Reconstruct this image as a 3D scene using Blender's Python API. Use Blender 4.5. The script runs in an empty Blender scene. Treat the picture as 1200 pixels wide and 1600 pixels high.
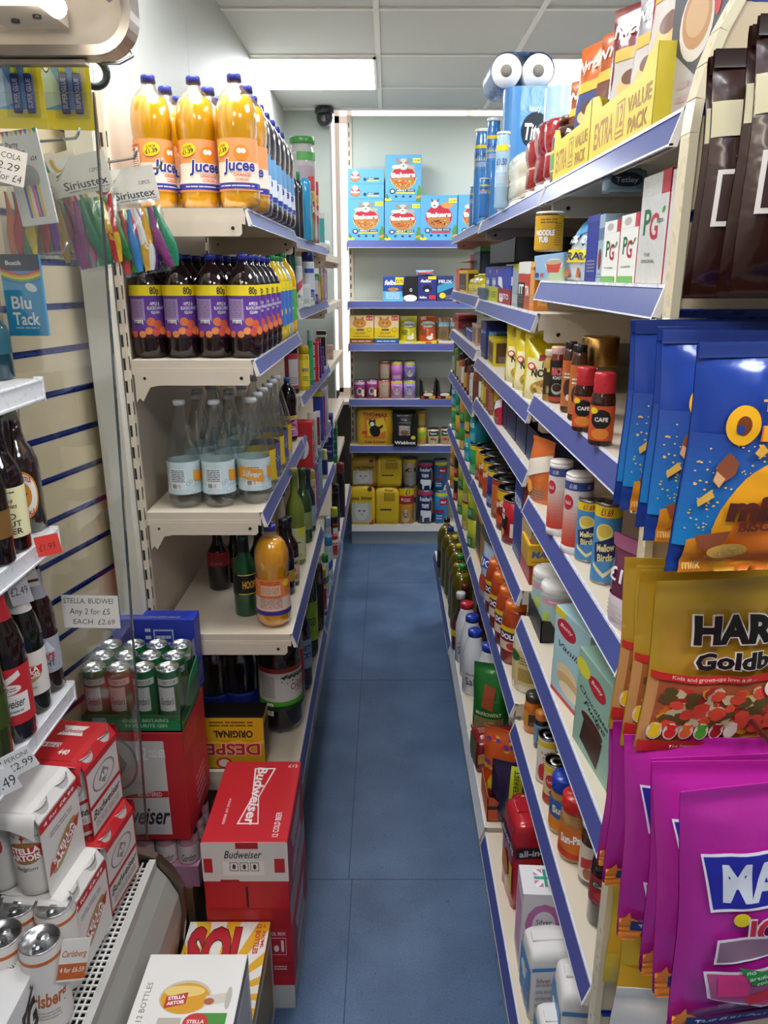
import bpy, bmesh, math, random
from mathutils import Vector, Matrix, noise
random.seed(7)
SC = bpy.context.scene
COL = SC.collection
PI = math.pi
# ------------------------------------------------------------------ camera, exposure, world
F, PITCH, EYE, CX = 1180.0, math.radians(17.4), 1.7, 605.0
cd = bpy.data.cameras.new('camera'); CAM = bpy.data.objects.new('camera', cd); COL.objects.link(CAM)
CAM.location = (0, 0, EYE); CAM.rotation_euler = (PI/2 - PITCH, 0, 0)
cd.sensor_fit = 'AUTO'; cd.sensor_width = 36; cd.lens = 36*F/1600; cd.shift_x = -5/1600; cd.clip_start = .02
SC.camera = CAM
SC.view_settings.view_transform = 'Standard'; SC.view_settings.look = 'None'
SC.view_settings.exposure = .9; SC.view_settings.gamma = 1; SC.view_settings.use_curve_mapping = False
SC.cycles.transparent_max_bounces = 32; SC.cycles.max_bounces = 7; SC.cycles.diffuse_bounces = 4
SC.cycles.caustics_reflective = False; SC.cycles.caustics_refractive = False
W = bpy.data.worlds.new('sky'); SC.world = W; W.use_nodes = True
wn = W.node_tree.nodes; bg = wn['Background']
bg.inputs['Color'].default_value = (1.0, .90, .88, 1); bg.inputs['Strength'].default_value = 1.8
CEIL_LIGHT = 11.0      # strength of every ceiling panel
TUBE_LIGHT = 14.0      # chiller canopy tube
# ------------------------------------------------------------------ materials
_M = {}
def lin(h):
 h = h.lstrip('#'); h = ''.join(q*2 for q in h) if len(h) == 3 else h; c = [int(h[i:i+2], 16)/255 for i in (0, 2, 4)]
 return tuple(((x+.055)/1.055)**2.4 if x > .04045 else x/12.92 for x in c) + (1,)
def mat(hexc, kind='card', rough=None):
 key = (hexc, kind, rough)
 if key in _M: return _M[key]
 m = bpy.data.materials.new('%s_%s' % (kind, hexc.strip('#'))); m.use_nodes = True; _M[key] = m
 nt = m.node_tree; N = nt.nodes; L = nt.links; b = N['Principled BSDF']; out = N['Material Output']
 b.inputs['Base Color'].default_value = lin(hexc)
 R = {'card': .45, 'paint': .35, 'plastic': .28, 'liquid': .12, 'glass': .08, 'metal': .28, 'foil': .25,
   'film': .12, 'paper': .6, 'brushed': .38, 'strip': .3}.get(kind, .5)
 b.inputs['Roughness'].default_value = R if rough is None else rough
 tc = N.new('ShaderNodeTexCoord'); nz = N.new('ShaderNodeTexNoise')
 L.new(tc.outputs['Object'], nz.inputs['Vector'])
 if kind in ('metal', 'brushed'): b.inputs['Metallic'].default_value = 1
 if kind == 'liquid' or kind == 'glass': b.inputs['Coat Weight'].default_value = .5; b.inputs['Coat Roughness'].default_value = .05
 if kind == 'foil':
  nz.inputs['Scale'].default_value = 22; nz.inputs['Detail'].default_value = 3
  b.inputs['Metallic'].default_value = .12; b.inputs['Coat Weight'].default_value = .6; b.inputs['Coat Roughness'].default_value = .12
  bp = N.new('ShaderNodeBump'); bp.inputs['Strength'].default_value = .35; bp.inputs['Distance'].default_value = .006
  L.new(nz.outputs['Fac'], bp.inputs['Height']); L.new(bp.outputs['Normal'], b.inputs['Normal']); L.new(bp.outputs['Normal'], b.inputs['Coat Normal'])
 elif kind == 'film':
  tr = N.new('ShaderNodeBsdfTransparent'); tr.inputs['Color'].default_value = lin(hexc)
  gl = N.new('ShaderNodeBsdfGlossy'); gl.inputs['Roughness'].default_value = R if rough is None else rough
  fr = N.new('ShaderNodeLayerWeight'); fr.inputs['Blend'].default_value = .28
  mp = N.new('ShaderNodeMapRange'); mp.inputs['To Min'].default_value = .05; mp.inputs['To Max'].default_value = .75
  mx = N.new('ShaderNodeMixShader')
  L.new(fr.outputs['Facing'], mp.inputs['Value']); L.new(mp.outputs['Result'], mx.inputs['Fac'])
  L.new(tr.outputs[0], mx.inputs[1]); L.new(gl.outputs[0], mx.inputs[2]); L.new(mx.outputs[0], out.inputs['Surface'])
  nz.inputs['Scale'].default_value = 30
  bp = N.new('ShaderNodeBump'); bp.inputs['Strength'].default_value = .15; bp.inputs['Distance'].default_value = .003
  L.new(nz.outputs['Fac'], bp.inputs['Height']); L.new(bp.outputs['Normal'], gl.inputs['Normal'])
 else:
  nz.inputs['Scale'].default_value = 60 if kind != 'brushed' else 220
  mr = N.new('ShaderNodeMapRange'); r0 = b.inputs['Roughness'].default_value
  mr.inputs['To Min'].default_value = max(.03, r0-.03); mr.inputs['To Max'].default_value = r0+.03
  L.new(nz.outputs['Fac'], mr.inputs['Value']); L.new(mr.outputs['Result'], b.inputs['Roughness'])
 return m
def emit(hexc, s):
 key = (hexc, 'emit', s)
 if key in _M: return _M[key]
 m = bpy.data.materials.new('lit_%s' % hexc.strip('#')); m.use_nodes = True; _M[key] = m
 b = m.node_tree.nodes['Principled BSDF']; b.inputs['Base Color'].default_value = lin('#ffffff')
 b.inputs['Emission Color'].default_value = lin(hexc); b.inputs['Emission Strength'].default_value = s
 return m
# ------------------------------------------------------------------ pixels of the photograph -> points on real planes
_c, _s = math.cos(PITCH), math.sin(PITCH)
def _ray(x, y):
 a = (x-CX)/F; b = -(y-800)/F
 return a, _c+b*_s, -_s+b*_c
def onX(x, y, X): r = _ray(x, y); t = X/r[0]; return X, r[1]*t, EYE+r[2]*t
def onY(x, y, Y): r = _ray(x, y); t = Y/r[1]; return r[0]*t, Y, EYE+r[2]*t
def onZ(x, y, Z): r = _ray(x, y); t = (Z-EYE)/r[2]; return r[0]*t, r[1]*t, Z
def ycol(px, X, Z): return (F*X/(px-CX)+(Z-EYE)*_s)/_c      # Y at which column px meets the line (X, Z)
def depth(Y, Z): return Y*_c-(Z-EYE)*_s
# ------------------------------------------------------------------ mesh builder
class MB:
 def __init__(s): s.v = []; s.f = []; s.m = []; s.sm = []; s.mats = []
 def mi(s, m):
  if m not in s.mats: s.mats.append(m)
  return s.mats.index(m)
 def add(s, vs, fs, m, smooth=False):
  o = len(s.v); s.v += [tuple(v) for v in vs]; i = s.mi(m)
  for f in fs: s.f.append([o+k for k in f]); s.m.append(i); s.sm.append(smooth)
 def hexa(s, p, m):     # 8 corners: bottom 4 ccw, top 4 ccw
  s.add(p, [(3, 2, 1, 0), (4, 5, 6, 7), (0, 1, 5, 4), (1, 2, 6, 5), (2, 3, 7, 6), (3, 0, 4, 7)], m)
 def box(s, x0, y0, z0, x1, y1, z1, m, bev=0):
  if bev:
   bm = bmesh.new(); bmesh.ops.create_cube(bm, size=1)
   for v in bm.verts: v.co = Vector(((x0+x1)/2+v.co.x*(x1-x0), (y0+y1)/2+v.co.y*(y1-y0), (z0+z1)/2+v.co.z*(z1-z0)))
   bmesh.ops.bevel(bm, geom=bm.edges[:], offset=bev, segments=2, affect='EDGES', profile=.5)
   s.bm(bm, m); return
  s.hexa([(x0, y0, z0), (x1, y0, z0), (x1, y1, z0), (x0, y1, z0), (x0, y0, z1), (x1, y0, z1), (x1, y1, z1), (x0, y1, z1)], m)
 def bm(s, bm, m, smooth=False, T=None):
  bm.verts.index_update()
  s.add([(T @ v.co if T else v.co) for v in bm.verts], [[v.index for v in f.verts] for f in bm.faces], m, smooth); bm.free()
 def prism(s, pts, m, y0, y1, axis='y', smooth=False):   # outline (a,b) extruded along axis
  n = len(pts)
  def P(a, b, t): return {'y': (a, t, b), 'x': (t, a, b), 'z': (a, b, t)}[axis]
  area = sum(pts[i][0]*pts[(i+1) % n][1]-pts[(i+1) % n][0]*pts[i][1] for i in range(n))
  if (area < 0) ^ (axis == 'y'): pass
  else: pts = pts[::-1]
  vs = [P(a, b, y0) for a, b in pts]+[P(a, b, y1) for a, b in pts]
  s.add(vs, [list(range(n)), [2*n-1-i for i in range(n)]]+[[i, n+i, n+(i+1) % n, (i+1) % n] for i in range(n)], m, smooth)
 def lathe(s, prof, m, seg=24, c=(0, 0, 0), sx=1, sy=1, lobes=0, lobez=0, cap0=True, cap1=True, T=None):
  vs = []; fs = []; n = len(prof)
  for r, z in prof:
   for k in range(seg):
    a = 2*PI*k/seg; rr = r
    if lobes and z < lobez: rr = r*(1-.10*(1-z/lobez)*abs(math.sin(lobes*a/2)))
    vs.append((c[0]+rr*math.sin(a)*sx, c[1]-rr*math.cos(a)*sy, c[2]+z))
  for i in range(n-1):
   for k in range(seg):
    k2 = (k+1) % seg; fs.append((i*seg+k, i*seg+k2, (i+1)*seg+k2, (i+1)*seg+k))
  if cap0: fs.append(tuple(range(seg-1, -1, -1)))
  if cap1: fs.append(tuple((n-1)*seg+k for k in range(seg)))
  if T: vs = [T @ Vector(v) for v in vs]
  s.add(vs, fs, m, True)
 def tube(s, pts, r, m, seg=8):
  pts = [Vector(p) for p in pts]; vs = []; fs = []
  for i, p in enumerate(pts):
   d = (pts[min(i+1, len(pts)-1)]-pts[max(i-1, 0)]).normalized()
   a = d.orthogonal().normalized() if i == 0 else (u - d*u.dot(d)).normalized()
   u = a; b = d.cross(a)
   for k in range(seg):
    t = 2*PI*k/seg; vs.append(p+(a*math.cos(t)+b*math.sin(t))*r)
  for i in range(len(pts)-1):
   for k in range(seg):
    k2 = (k+1) % seg; fs.append((i*seg+k, i*seg+k2, (i+1)*seg+k2, (i+1)*seg+k))
  fs.append(tuple(range(seg-1, -1, -1))); fs.append(tuple((len(pts)-1)*seg+k for k in range(seg)))
  s.add(vs, fs, m, True)
 def grid(s, fn, nu, nv, m, flip=False, smooth=True):
  vs = [fn(i/nu, j/nv) for j in range(nv+1) for i in range(nu+1)]; fs = []
  for j in range(nv):
   for i in range(nu):
    q = [j*(nu+1)+i, j*(nu+1)+i+1, (j+1)*(nu+1)+i+1, (j+1)*(nu+1)+i]
    fs.append(q[::-1] if flip else q)
  s.add(vs, fs, m, smooth)
 def build(s, name, parent=None):
  me = bpy.data.meshes.new(name)
  me.from_pydata(s.v, [], s.f)
  for m in s.mats: me.materials.append(m)
  me.polygons.foreach_set('material_index', s.m); me.polygons.foreach_set('use_smooth', s.sm)
  me.update()
  o = bpy.data.objects.new(name, me); COL.objects.link(o)
  if parent: o.parent = parent
  return o
# ------------------------------------------------------------------ printed designs (flat shapes mapped onto surfaces)
_T = {}
def glyphs(t, bold=0, shear=0):
 k = (t, bold, shear)
 if k in _T: return _T[k]
 cu = bpy.data.curves.new('t', 'FONT'); cu.body = t; cu.offset = bold; cu.shear = shear; cu.resolution_u = 3 if len(t) < 9 else 2
 o = bpy.data.objects.new('t', cu); COL.objects.link(o)
 dg = bpy.context.evaluated_depsgraph_get(); me = o.evaluated_get(dg).to_mesh()
 vs = [(v.co.x, v.co.y) for v in me.vertices]; fs = [tuple(p.vertices) for p in me.polygons]
 o.evaluated_get(dg).to_mesh_clear(); bpy.data.objects.remove(o); bpy.data.curves.remove(cu)
 if vs:
  x0 = min(v[0] for v in vs); x1 = max(v[0] for v in vs); y0 = 0; y1 = .73
  _T[k] = (vs, fs, x0, x1)
 else: _T[k] = ([], [], 0, 1)
 return _T[k]
class Print:
 def __init__(s): s.sh = []; s.n = 0
 def _p(s, vs, fs, m):
  s.n += 1; s.sh.append((vs, fs, m, s.n)); return s
 def rect(s, x0, y0, x1, y1, c, k='card'): return s._p([(x0, y0), (x1, y0), (x1, y1), (x0, y1)], [(0, 1, 2, 3)], mat(c, k))
 def poly(s, pts, c, k='card'):
  a = sum(pts[i][0]*pts[(i+1) % len(pts)][1]-pts[(i+1) % len(pts)][0]*pts[i][1] for i in range(len(pts)))
  return s._p(pts if a > 0 else pts[::-1], [tuple(range(len(pts)))], mat(c, k))
 def ell(s, cx, cy, rx, ry, c, n=20, rot=0, k='card'):
  cr, sr = math.cos(rot), math.sin(rot)
  P = [(rx*math.cos(2*PI*i/n), ry*math.sin(2*PI*i/n)) for i in range(n)]
  return s._p([(cx+a*cr-b*sr, cy+a*sr+b*cr) for a, b in P], [tuple(range(n))], mat(c, k))
 def text(s, t, cx, cy, h, c, w=None, bold=.01, shear=0, rot=0, ol=None, ow=.03, k='card', arc=0):
  if ol: s.text(t, cx, cy, h, ol, w*1.03 if w else None, bold+ow, shear, rot, k=k, arc=arc)
  vs, fs, x0, x1 = glyphs(t, bold, shear); sc = h/.73; sx = sc if w is None else w/max(x1-x0, .01)
  cr, sr = math.cos(rot), math.sin(rot); o = []
  for x, y in vs:
   a = (x-(x0+x1)/2)*sx; b = y*sc-h/2
   if arc: b += arc*(1-(2*a/((x1-x0)*sx+1e-6))**2)
   o.append((cx+a*cr-b*sr, cy+a*sr+b*cr))
  return s._p(o, fs, mat(c, k))
 def lines(s, x0, y0, x1, y1, n, c='#8a8a88'):
  h = (y1-y0)/n; vs = []; fs = []; R = random.Random(int((x0+y0*3+n)*9973))
  for i in range(n):
   x = x0
   while x < x1-.001:
    w = min((x1-x0)*R.uniform(.12, .4), x1-x); y = y1-(i+1)*h
    o = len(vs); vs += [(x, y+h*.3), (x+w*.88, y+h*.3), (x+w*.88, y+h*.75), (x, y+h*.75)]; fs.append((o, o+1, o+2, o+3)); x += w
  return s._p(vs, fs, mat(c))
 def bars(s, x0, y0, x1, y1, n=18, c='#222222'):
  s.rect(x0, y0, x1, y1, '#f4f4f2'); vs = []; fs = []; R = random.Random(n); w = (x1-x0)/n
  for i in range(1, n-1):
   if R.random() < .75:
    o = len(vs); a = x0+i*w; b = a+w*R.uniform(.3, .8); q = (y1-y0)*.1
    vs += [(a, y0+q), (b, y0+q), (b, y1-q), (a, y1-q)]; fs.append((o, o+1, o+2, o+3))
  return s._p(vs, fs, mat(c))
 def dots(s, x0, y0, x1, y1, n, r, cols, seed=1):
  R = random.Random(seed)
  for c in cols:
   vs = []; fs = []
   for i in range(n):
    cx = R.uniform(x0+r, x1-r); cy = R.uniform(y0+r, y1-r); a0 = R.random()*3; q = R.uniform(.6, 1)*r; o = len(vs)
    vs += [(cx+q*math.cos(a0+k*PI/3), cy+q*.75*math.sin(a0+k*PI/3)) for k in range(6)]; fs.append(tuple(range(o, o+6)))
   s._p(vs, fs, mat(c))
  return s
 def put(s, mb, fn, step=None, gap=.00007):
  """fn(u, v, lift) -> point"""
  for vs, fs, m, k in s.sh:
   bm = bmesh.new(); bv = [bm.verts.new((x, y, 0)) for x, y in vs]
   for f in fs:
    try: bm.faces.new([bv[i] for i in f])
    except ValueError: pass
   if step and vs:
    bmesh.ops.triangulate(bm, faces=[f for f in bm.faces if len(f.verts) > 4])
    sx, sy = step if isinstance(step, tuple) else (step, step)
    for ax, st in ((0, sx), (1, sy)):
     if not st: continue
     lo = min(v[ax] for v in vs); hi = max(v[ax] for v in vs); q = math.floor(lo/st)*st+st
     no = (1, 0, 0) if ax == 0 else (0, 1, 0)
     while q < hi-1e-6:
      bmesh.ops.bisect_plane(bm, geom=bm.verts[:]+bm.edges[:]+bm.faces[:], plane_co=(q, q, 0), plane_no=no, dist=1e-7); q += st
   bm.verts.index_update()
   mb.add([fn(v.co.x, v.co.y, gap*k) for v in bm.verts], [[v.index for v in f.verts] for f in bm.faces], m, bool(step)); bm.free()
def flat(o, u, v):
 o, u, v = Vector(o), Vector(u), Vector(v); n = u.cross(v)
 return lambda a, b, h: o+u*a+v*b+n*h
def wrap(r, turn=0, cx=0, cy=0, z0=0, sx=1, sy=1):
 def fn(a, b, h):
  R = (r(b+z0) if callable(r) else r)+h; t = a/(r(b+z0) if callable(r) else r)+turn
  return Vector((cx+R*math.sin(t)*sx, cy-R*math.cos(t)*sy, b+z0))
 return fn
def facemap(w, d, h, face):
 return {'front': flat((-w/2, -d/2, 0), (1, 0, 0), (0, 0, 1)), 'back': flat((w/2, d/2, 0), (-1, 0, 0), (0, 0, 1)),
   'left': flat((-w/2, d/2, 0), (0, -1, 0), (0, 0, 1)), 'right': flat((w/2, -d/2, 0), (0, 1, 0), (0, 0, 1)),
   'top': flat((-w/2, -d/2, h), (1, 0, 0), (0, 1, 0)), 'topinv': flat((w/2, d/2, h), (-1, 0, 0), (0, -1, 0))}[face]
# ------------------------------------------------------------------ things
def tag(o, label, cat, group=None, kind=None):
 o['label'] = label; o['category'] = cat
 if group: o['group'] = group
 if kind: o['kind'] = kind
 return o
def thing(name): o = bpy.data.objects.new(name, None); COL.objects.link(o); o.empty_display_size = .02; return o
def struct(o): o['kind'] = 'structure'; return o
_P = {}
def kids(o): return [c for c in o.children]
def copy_tree(o, parent=None):
 c = o.copy(); COL.objects.link(c)
 if parent: c.parent = parent
 for ch in _KIDS.get(o.name, []): copy_tree(ch, c)
 return c
_KIDS = {}
def remember(root):
 _KIDS.clear()
 def rec(o):
  _KIDS[o.name] = [c for c in o.children]
  for c in _KIDS[o.name]: rec(c)
 rec(root)
def get(make):
 """make() -> (root, (W, D, H)); the first call builds, later calls copy"""
 key = make[0].__name__, repr(make[1:])
 if key not in _P:
  root, dim = make[0](*make[1:]); _P[key] = [root, dim]; return root, dim
 root, dim = _P[key]; remember(root)
 return copy_tree(root), dim
def settle(root, dim, x, y, z, rz, sx, sy, sz, label, cat, group):
 root.location = (x, y, z+.0006); root.rotation_euler = (0, 0, rz); root.scale = (sx, sy, sz)
 if group is None and 'group' in root: del root['group']
 tag(root, label, cat, group); return root
FR, FL, FC = -PI/2, PI/2, 0.0       # fronts facing the aisle from the right run, from the left run, facing the camera
def put(make, cat, label, px, py, Z, top=None, w=None, rz=FC, group=None, Y=None, d=None, h=None, back=False):
 """stand a thing on the plane Z so its near face stands at pixel (px, py)"""
 root, (W0, D0, H0) = get(make)
 if Y is None: Y = onZ(px, py, Z)[1]
 q = depth(Y, Z); X = (px-CX)*q/F
 sz = 1 if top is None and h is None else ((h if h else onY(px, top, Y)[2]-Z)/H0)
 side = abs(math.sin(rz)) > .7
 base = D0 if side else W0; other = W0 if side else D0
 sb = sz if w is None else (w*q/F)/base
 so = sb if d is None else d/other
 sx, sy = (so, sb) if side else (sb, so)
 dd = other*so; bb = base*sb
 if 2.55 < Y < 4.6 and -.5 < X < -.1: X = min(X, (-.228 if Z < .5 else -.265)-bb/2)      # keep it on the board
 return settle(root, None, X, Y+dd/2, Z, rz, sx, sy, sz, label, cat, group)
def putx(make, cat, label, pl, pr, Z, X, top=None, h=None, D=.1, rz=None, group=None, dy=0):
 """aisle face on the plane X between pixel columns pl..pr (either order)"""
 root, (W0, D0, H0) = get(make)
 right = X > 0
 ya, yb = sorted((ycol(pl, X, Z), ycol(pr, X, Z)))
 hh = h if h else onY(pr if right else pl, top, ya)[2]-Z
 rz = (FR if right else FL) if rz is None else rz
 wy = yb-ya
 if abs(math.sin(rz)) > .7: sx, sy = wy/W0, D/D0
 else: sx, sy = D/W0, wy/D0
 x = X+D/2 if right else X-D/2
 return settle(root, None, x, (ya+yb)/2+dy, Z, rz, sx, sy, hh/H0, label, cat, group)
def at3(make, cat, label, x, y, z, rz=0, s=1, group=None):
 root, dim = get(make)
 if not isinstance(s, tuple): s = (s, s, s)
 return settle(root, dim, x, y, z, rz, s[0], s[1], s[2], label, cat, group)
ORD = ['first', 'second', 'third', 'fourth', 'fifth', 'sixth', 'seventh', 'eighth', 'ninth', 'tenth', 'eleventh', 'twelfth', 'thirteenth', 'fourteenth']
# ================================================================== the room
CREAM, STRIP, PALE = '#d9cdb9', '#475192', '#e9e5da'
XL, XR, YB, ZC = -.60, 2.2, 5.35, 2.62
def floor_material():
 m = bpy.data.materials.new('blue_vinyl'); m.use_nodes = True; N = m.node_tree.nodes; L = m.node_tree.links; b = N['Principled BSDF']
 tc = N.new('ShaderNodeTexCoord'); n1 = N.new('ShaderNodeTexNoise'); n2 = N.new('ShaderNodeTexNoise'); n3 = N.new('ShaderNodeTexNoise')
 for n, s, d in ((n1, 180, 2), (n2, 5, 4), (n3, 38, 3)): n.inputs['Scale'].default_value = s; n.inputs['Detail'].default_value = d; L.new(tc.outputs['Object'], n.inputs['Vector'])
 r = N.new('ShaderNodeValToRGB'); e = r.color_ramp.elements
 e[0].position = .35; e[0].color = lin('#40597c'); e[1].position = .65; e[1].color = lin('#5f7a9f')
 r2 = N.new('ShaderNodeValToRGB'); e = r2.color_ramp.elements; e[0].position = .66; e[0].color = (1, 1, 1, 1); e[1].position = .78; e[1].color = (.45, .45, .48, 1)
 mx = N.new('ShaderNodeMix'); mx.data_type = 'RGBA'; mx.inputs['Factor'].default_value = .35
 ad = N.new('ShaderNodeMix'); ad.data_type = 'RGBA'; ad.blend_type = 'MULTIPLY'; ad.inputs['Factor'].default_value = .8
 L.new(n2.outputs['Fac'], mx.inputs['A']); L.new(n1.outputs['Fac'], mx.inputs['B']); L.new(mx.outputs['Result'], r.inputs['Fac'])
 L.new(n3.outputs['Fac'], r2.inputs['Fac']); L.new(r.outputs['Color'], ad.inputs['A']); L.new(r2.outputs['Color'], ad.inputs['B']); L.new(ad.outputs['Result'], b.inputs['Base Color'])
 b.inputs['Roughness'].default_value = .42
 bp = N.new('ShaderNodeBump'); bp.inputs['Strength'].default_value = .12; bp.inputs['Distance'].default_value = .002; L.new(n1.outputs['Fac'], bp.inputs['Height']); L.new(bp.outputs['Normal'], b.inputs['Normal'])
 return m
b = MB(); b.box(-1.25, -2.2, -.05, XR, YB, 0, floor_material())
seam = mat('#2d4468', 'card')
for y in (.12, .72, 1.86-.06, 2.95, 4.05): b.box(-.6, y, 0, .7, y+.003, .0004, seam)
for x, a, c in ((-.105, .12, 1.80), (-.115, 1.80, 4.9), ): b.box(x, a, 0, x+.003, c, .0004, seam)
struct(b.build('floor'))
b = MB(); b.box(-1.25, -2.2, ZC, XR, 4.86, ZC+.03, mat('#c9cccb', 'paint', .8)); struct(b.build('ceiling'))
LX = [-.64-.6, -.64, -.04, .56, 1.16, 1.76]; LY = [4.34-.6*i for i in range(11)]
b = MB(); tb = mat('#e2e2de', 'paint', .6)
for x in LX[1:]: b.box(x-.011, -2.2, ZC-.006, x+.011, 4.86, ZC, tb)
for y in LY: b.box(-1.25, y-.011, ZC-.0065, XR, y+.011, ZC, tb)
b.box(-.6, 4.84, ZC-.01, XR, 4.87, ZC+.05, tb)
struct(b.build('trim_1'))
def light_panel(x, y, lab):
 t = thing('ceiling_light'); t.location = (x+.3, y+.3, ZC-.012)
 f = MB(); w = .29; fm = mat('#f2f2ef', 'paint')
 for a in ((-w, -w, w, -w+.012), (-w, w-.012, w, w), (-w, -w, -w+.012, w), (w-.012, -w, w, w)): f.box(a[0], a[1], -.004, a[2], a[3], .008, fm)
 f.build('frame', t); d = MB(); d.box(-w+.012, -w+.012, -.001, w-.012, w-.012, .006, emit('#f7fbff', CEIL_LIGHT)); d.build('diffuser', t)
 tag(t, lab, 'ceiling light', 'square ceiling light panels')
for x, y, lab in ((-.64, 3.74, 'square lit ceiling panel at top centre left, above the left shelves'), (.56, 3.74, 'square lit ceiling panel at top right, above the right shelves'),
     (-.64, 1.34, 'square lit ceiling panel above the chiller end'), (.56, 1.34, 'square lit ceiling panel above the near right shelves'),
     (-.64, -.46, 'square lit ceiling panel behind the viewer, left'), (.56, -.46, 'square lit ceiling panel behind the viewer, right')):
 light_panel(x, y, lab)
# walls
wallm = mat('#b6b9b2', 'paint', .5)
b = MB()
for y0, y1 in ((1.76, 2.58), (2.583, 3.58), (3.583, 4.86)): b.box(XL-.04, y0, 0, XL, y1, ZC, wallm)
b.box(XL-.05, 1.76, 0, XL-.04, YB, 3.3, mat('#8c8c86', 'paint'))
b.box(-1.29, -2.2, 0, -1.25, 1.9, 3.3, wallm); b.box(-1.25, 1.72, 0, -.76, 1.76, ZC, wallm)
b.box(-.76, 1.74, 0, XL, 1.76, ZC, wallm)
struct(b.build('wall_left'))
b = MB(); b.box(XR, -2.2, 0, XR+.04, YB, 3.3, wallm); struct(b.build('wall_right'))
b = MB(); b.box(-1.25, -2.24, 0, XR, -2.2, 3.3, mat('#b9b4aa', 'paint')); struct(b.build('wall_rear'))
b = MB(); stone = mat('#6f6660', 'paint', .9)
b.box(-.6, YB, 0, XR, YB+.06, .92, stone); b.box(-.6, YB, .92, -.36, YB+.06, 3.3, wallm); b.box(1.9, YB, .92, XR, YB+.06, 3.3, wallm); b.box(-.36, YB, 3.2, 1.9, YB+.06, 3.3, wallm)
struct(b.build('wall_back'))
b = MB(); b.box(-.6, 4.862, 0, -.335, 5.0, 3.2, mat('#a3aaa4', 'paint', .85)); struct(b.build('wall_pillar'))
fr = MB(); fm = mat('#e6d3c6', 'paint')
for x in (-.335, -.255, .5, 1.2, 1.86): fr.box(x, YB-.05, .92, x+.03, YB, 3.2, fm)
fr.box(-.335, YB-.05, .90, 1.9, YB, .95, fm); fr.box(-.335, YB-.05, 2.62, 1.9, YB, 2.66, fm)
fr.box(-.335, 5.0, .88, 1.9, YB, .90, fm)
wf = struct(fr.build('window_1')); gp = MB(); gp.box(-.33, YB-.03, .95, 1.9, YB-.026, 3.2, mat('#f4f6f8', 'film')); gp.build('window_pane', wf)
b = MB(); b.box(-1.25, 5.0, 3.3, XR, YB+.06, 3.34, wallm); b.box(-.6, 4.862, 2.62, XR, 4.90, 2.64, wallm); struct(b.build('ceiling_void'))
# security camera
t = thing('security_camera'); x, y, z = onY(507, 173, 4.80); t.location = (x, y, ZC-.012)
dk = mat('#2c2e33', 'plastic')
m = MB(); m.lathe([(.055, 0), (.055, -.025), (.045, -.03)][::-1], dk, 24); m.build('mount', t)
m = MB(); m.lathe([(.004, -.095), (.025, -.09), (.042, -.07), (.048, -.045), (.044, -.028)], dk, 24); m.build('dome', t)
m = MB(); m.lathe([(.02, 0), (.02, .012), (.015, .013)], mat('#1a1a1d', 'glass'), 16, T=Matrix.Translation((0, -.04, -.055)) @ Matrix.Rotation(math.radians(115), 4, 'X')); m.build('lens', t)
tag(t, 'dark grey dome security camera fixed below the ceiling by the back wall', 'security camera')
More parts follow.
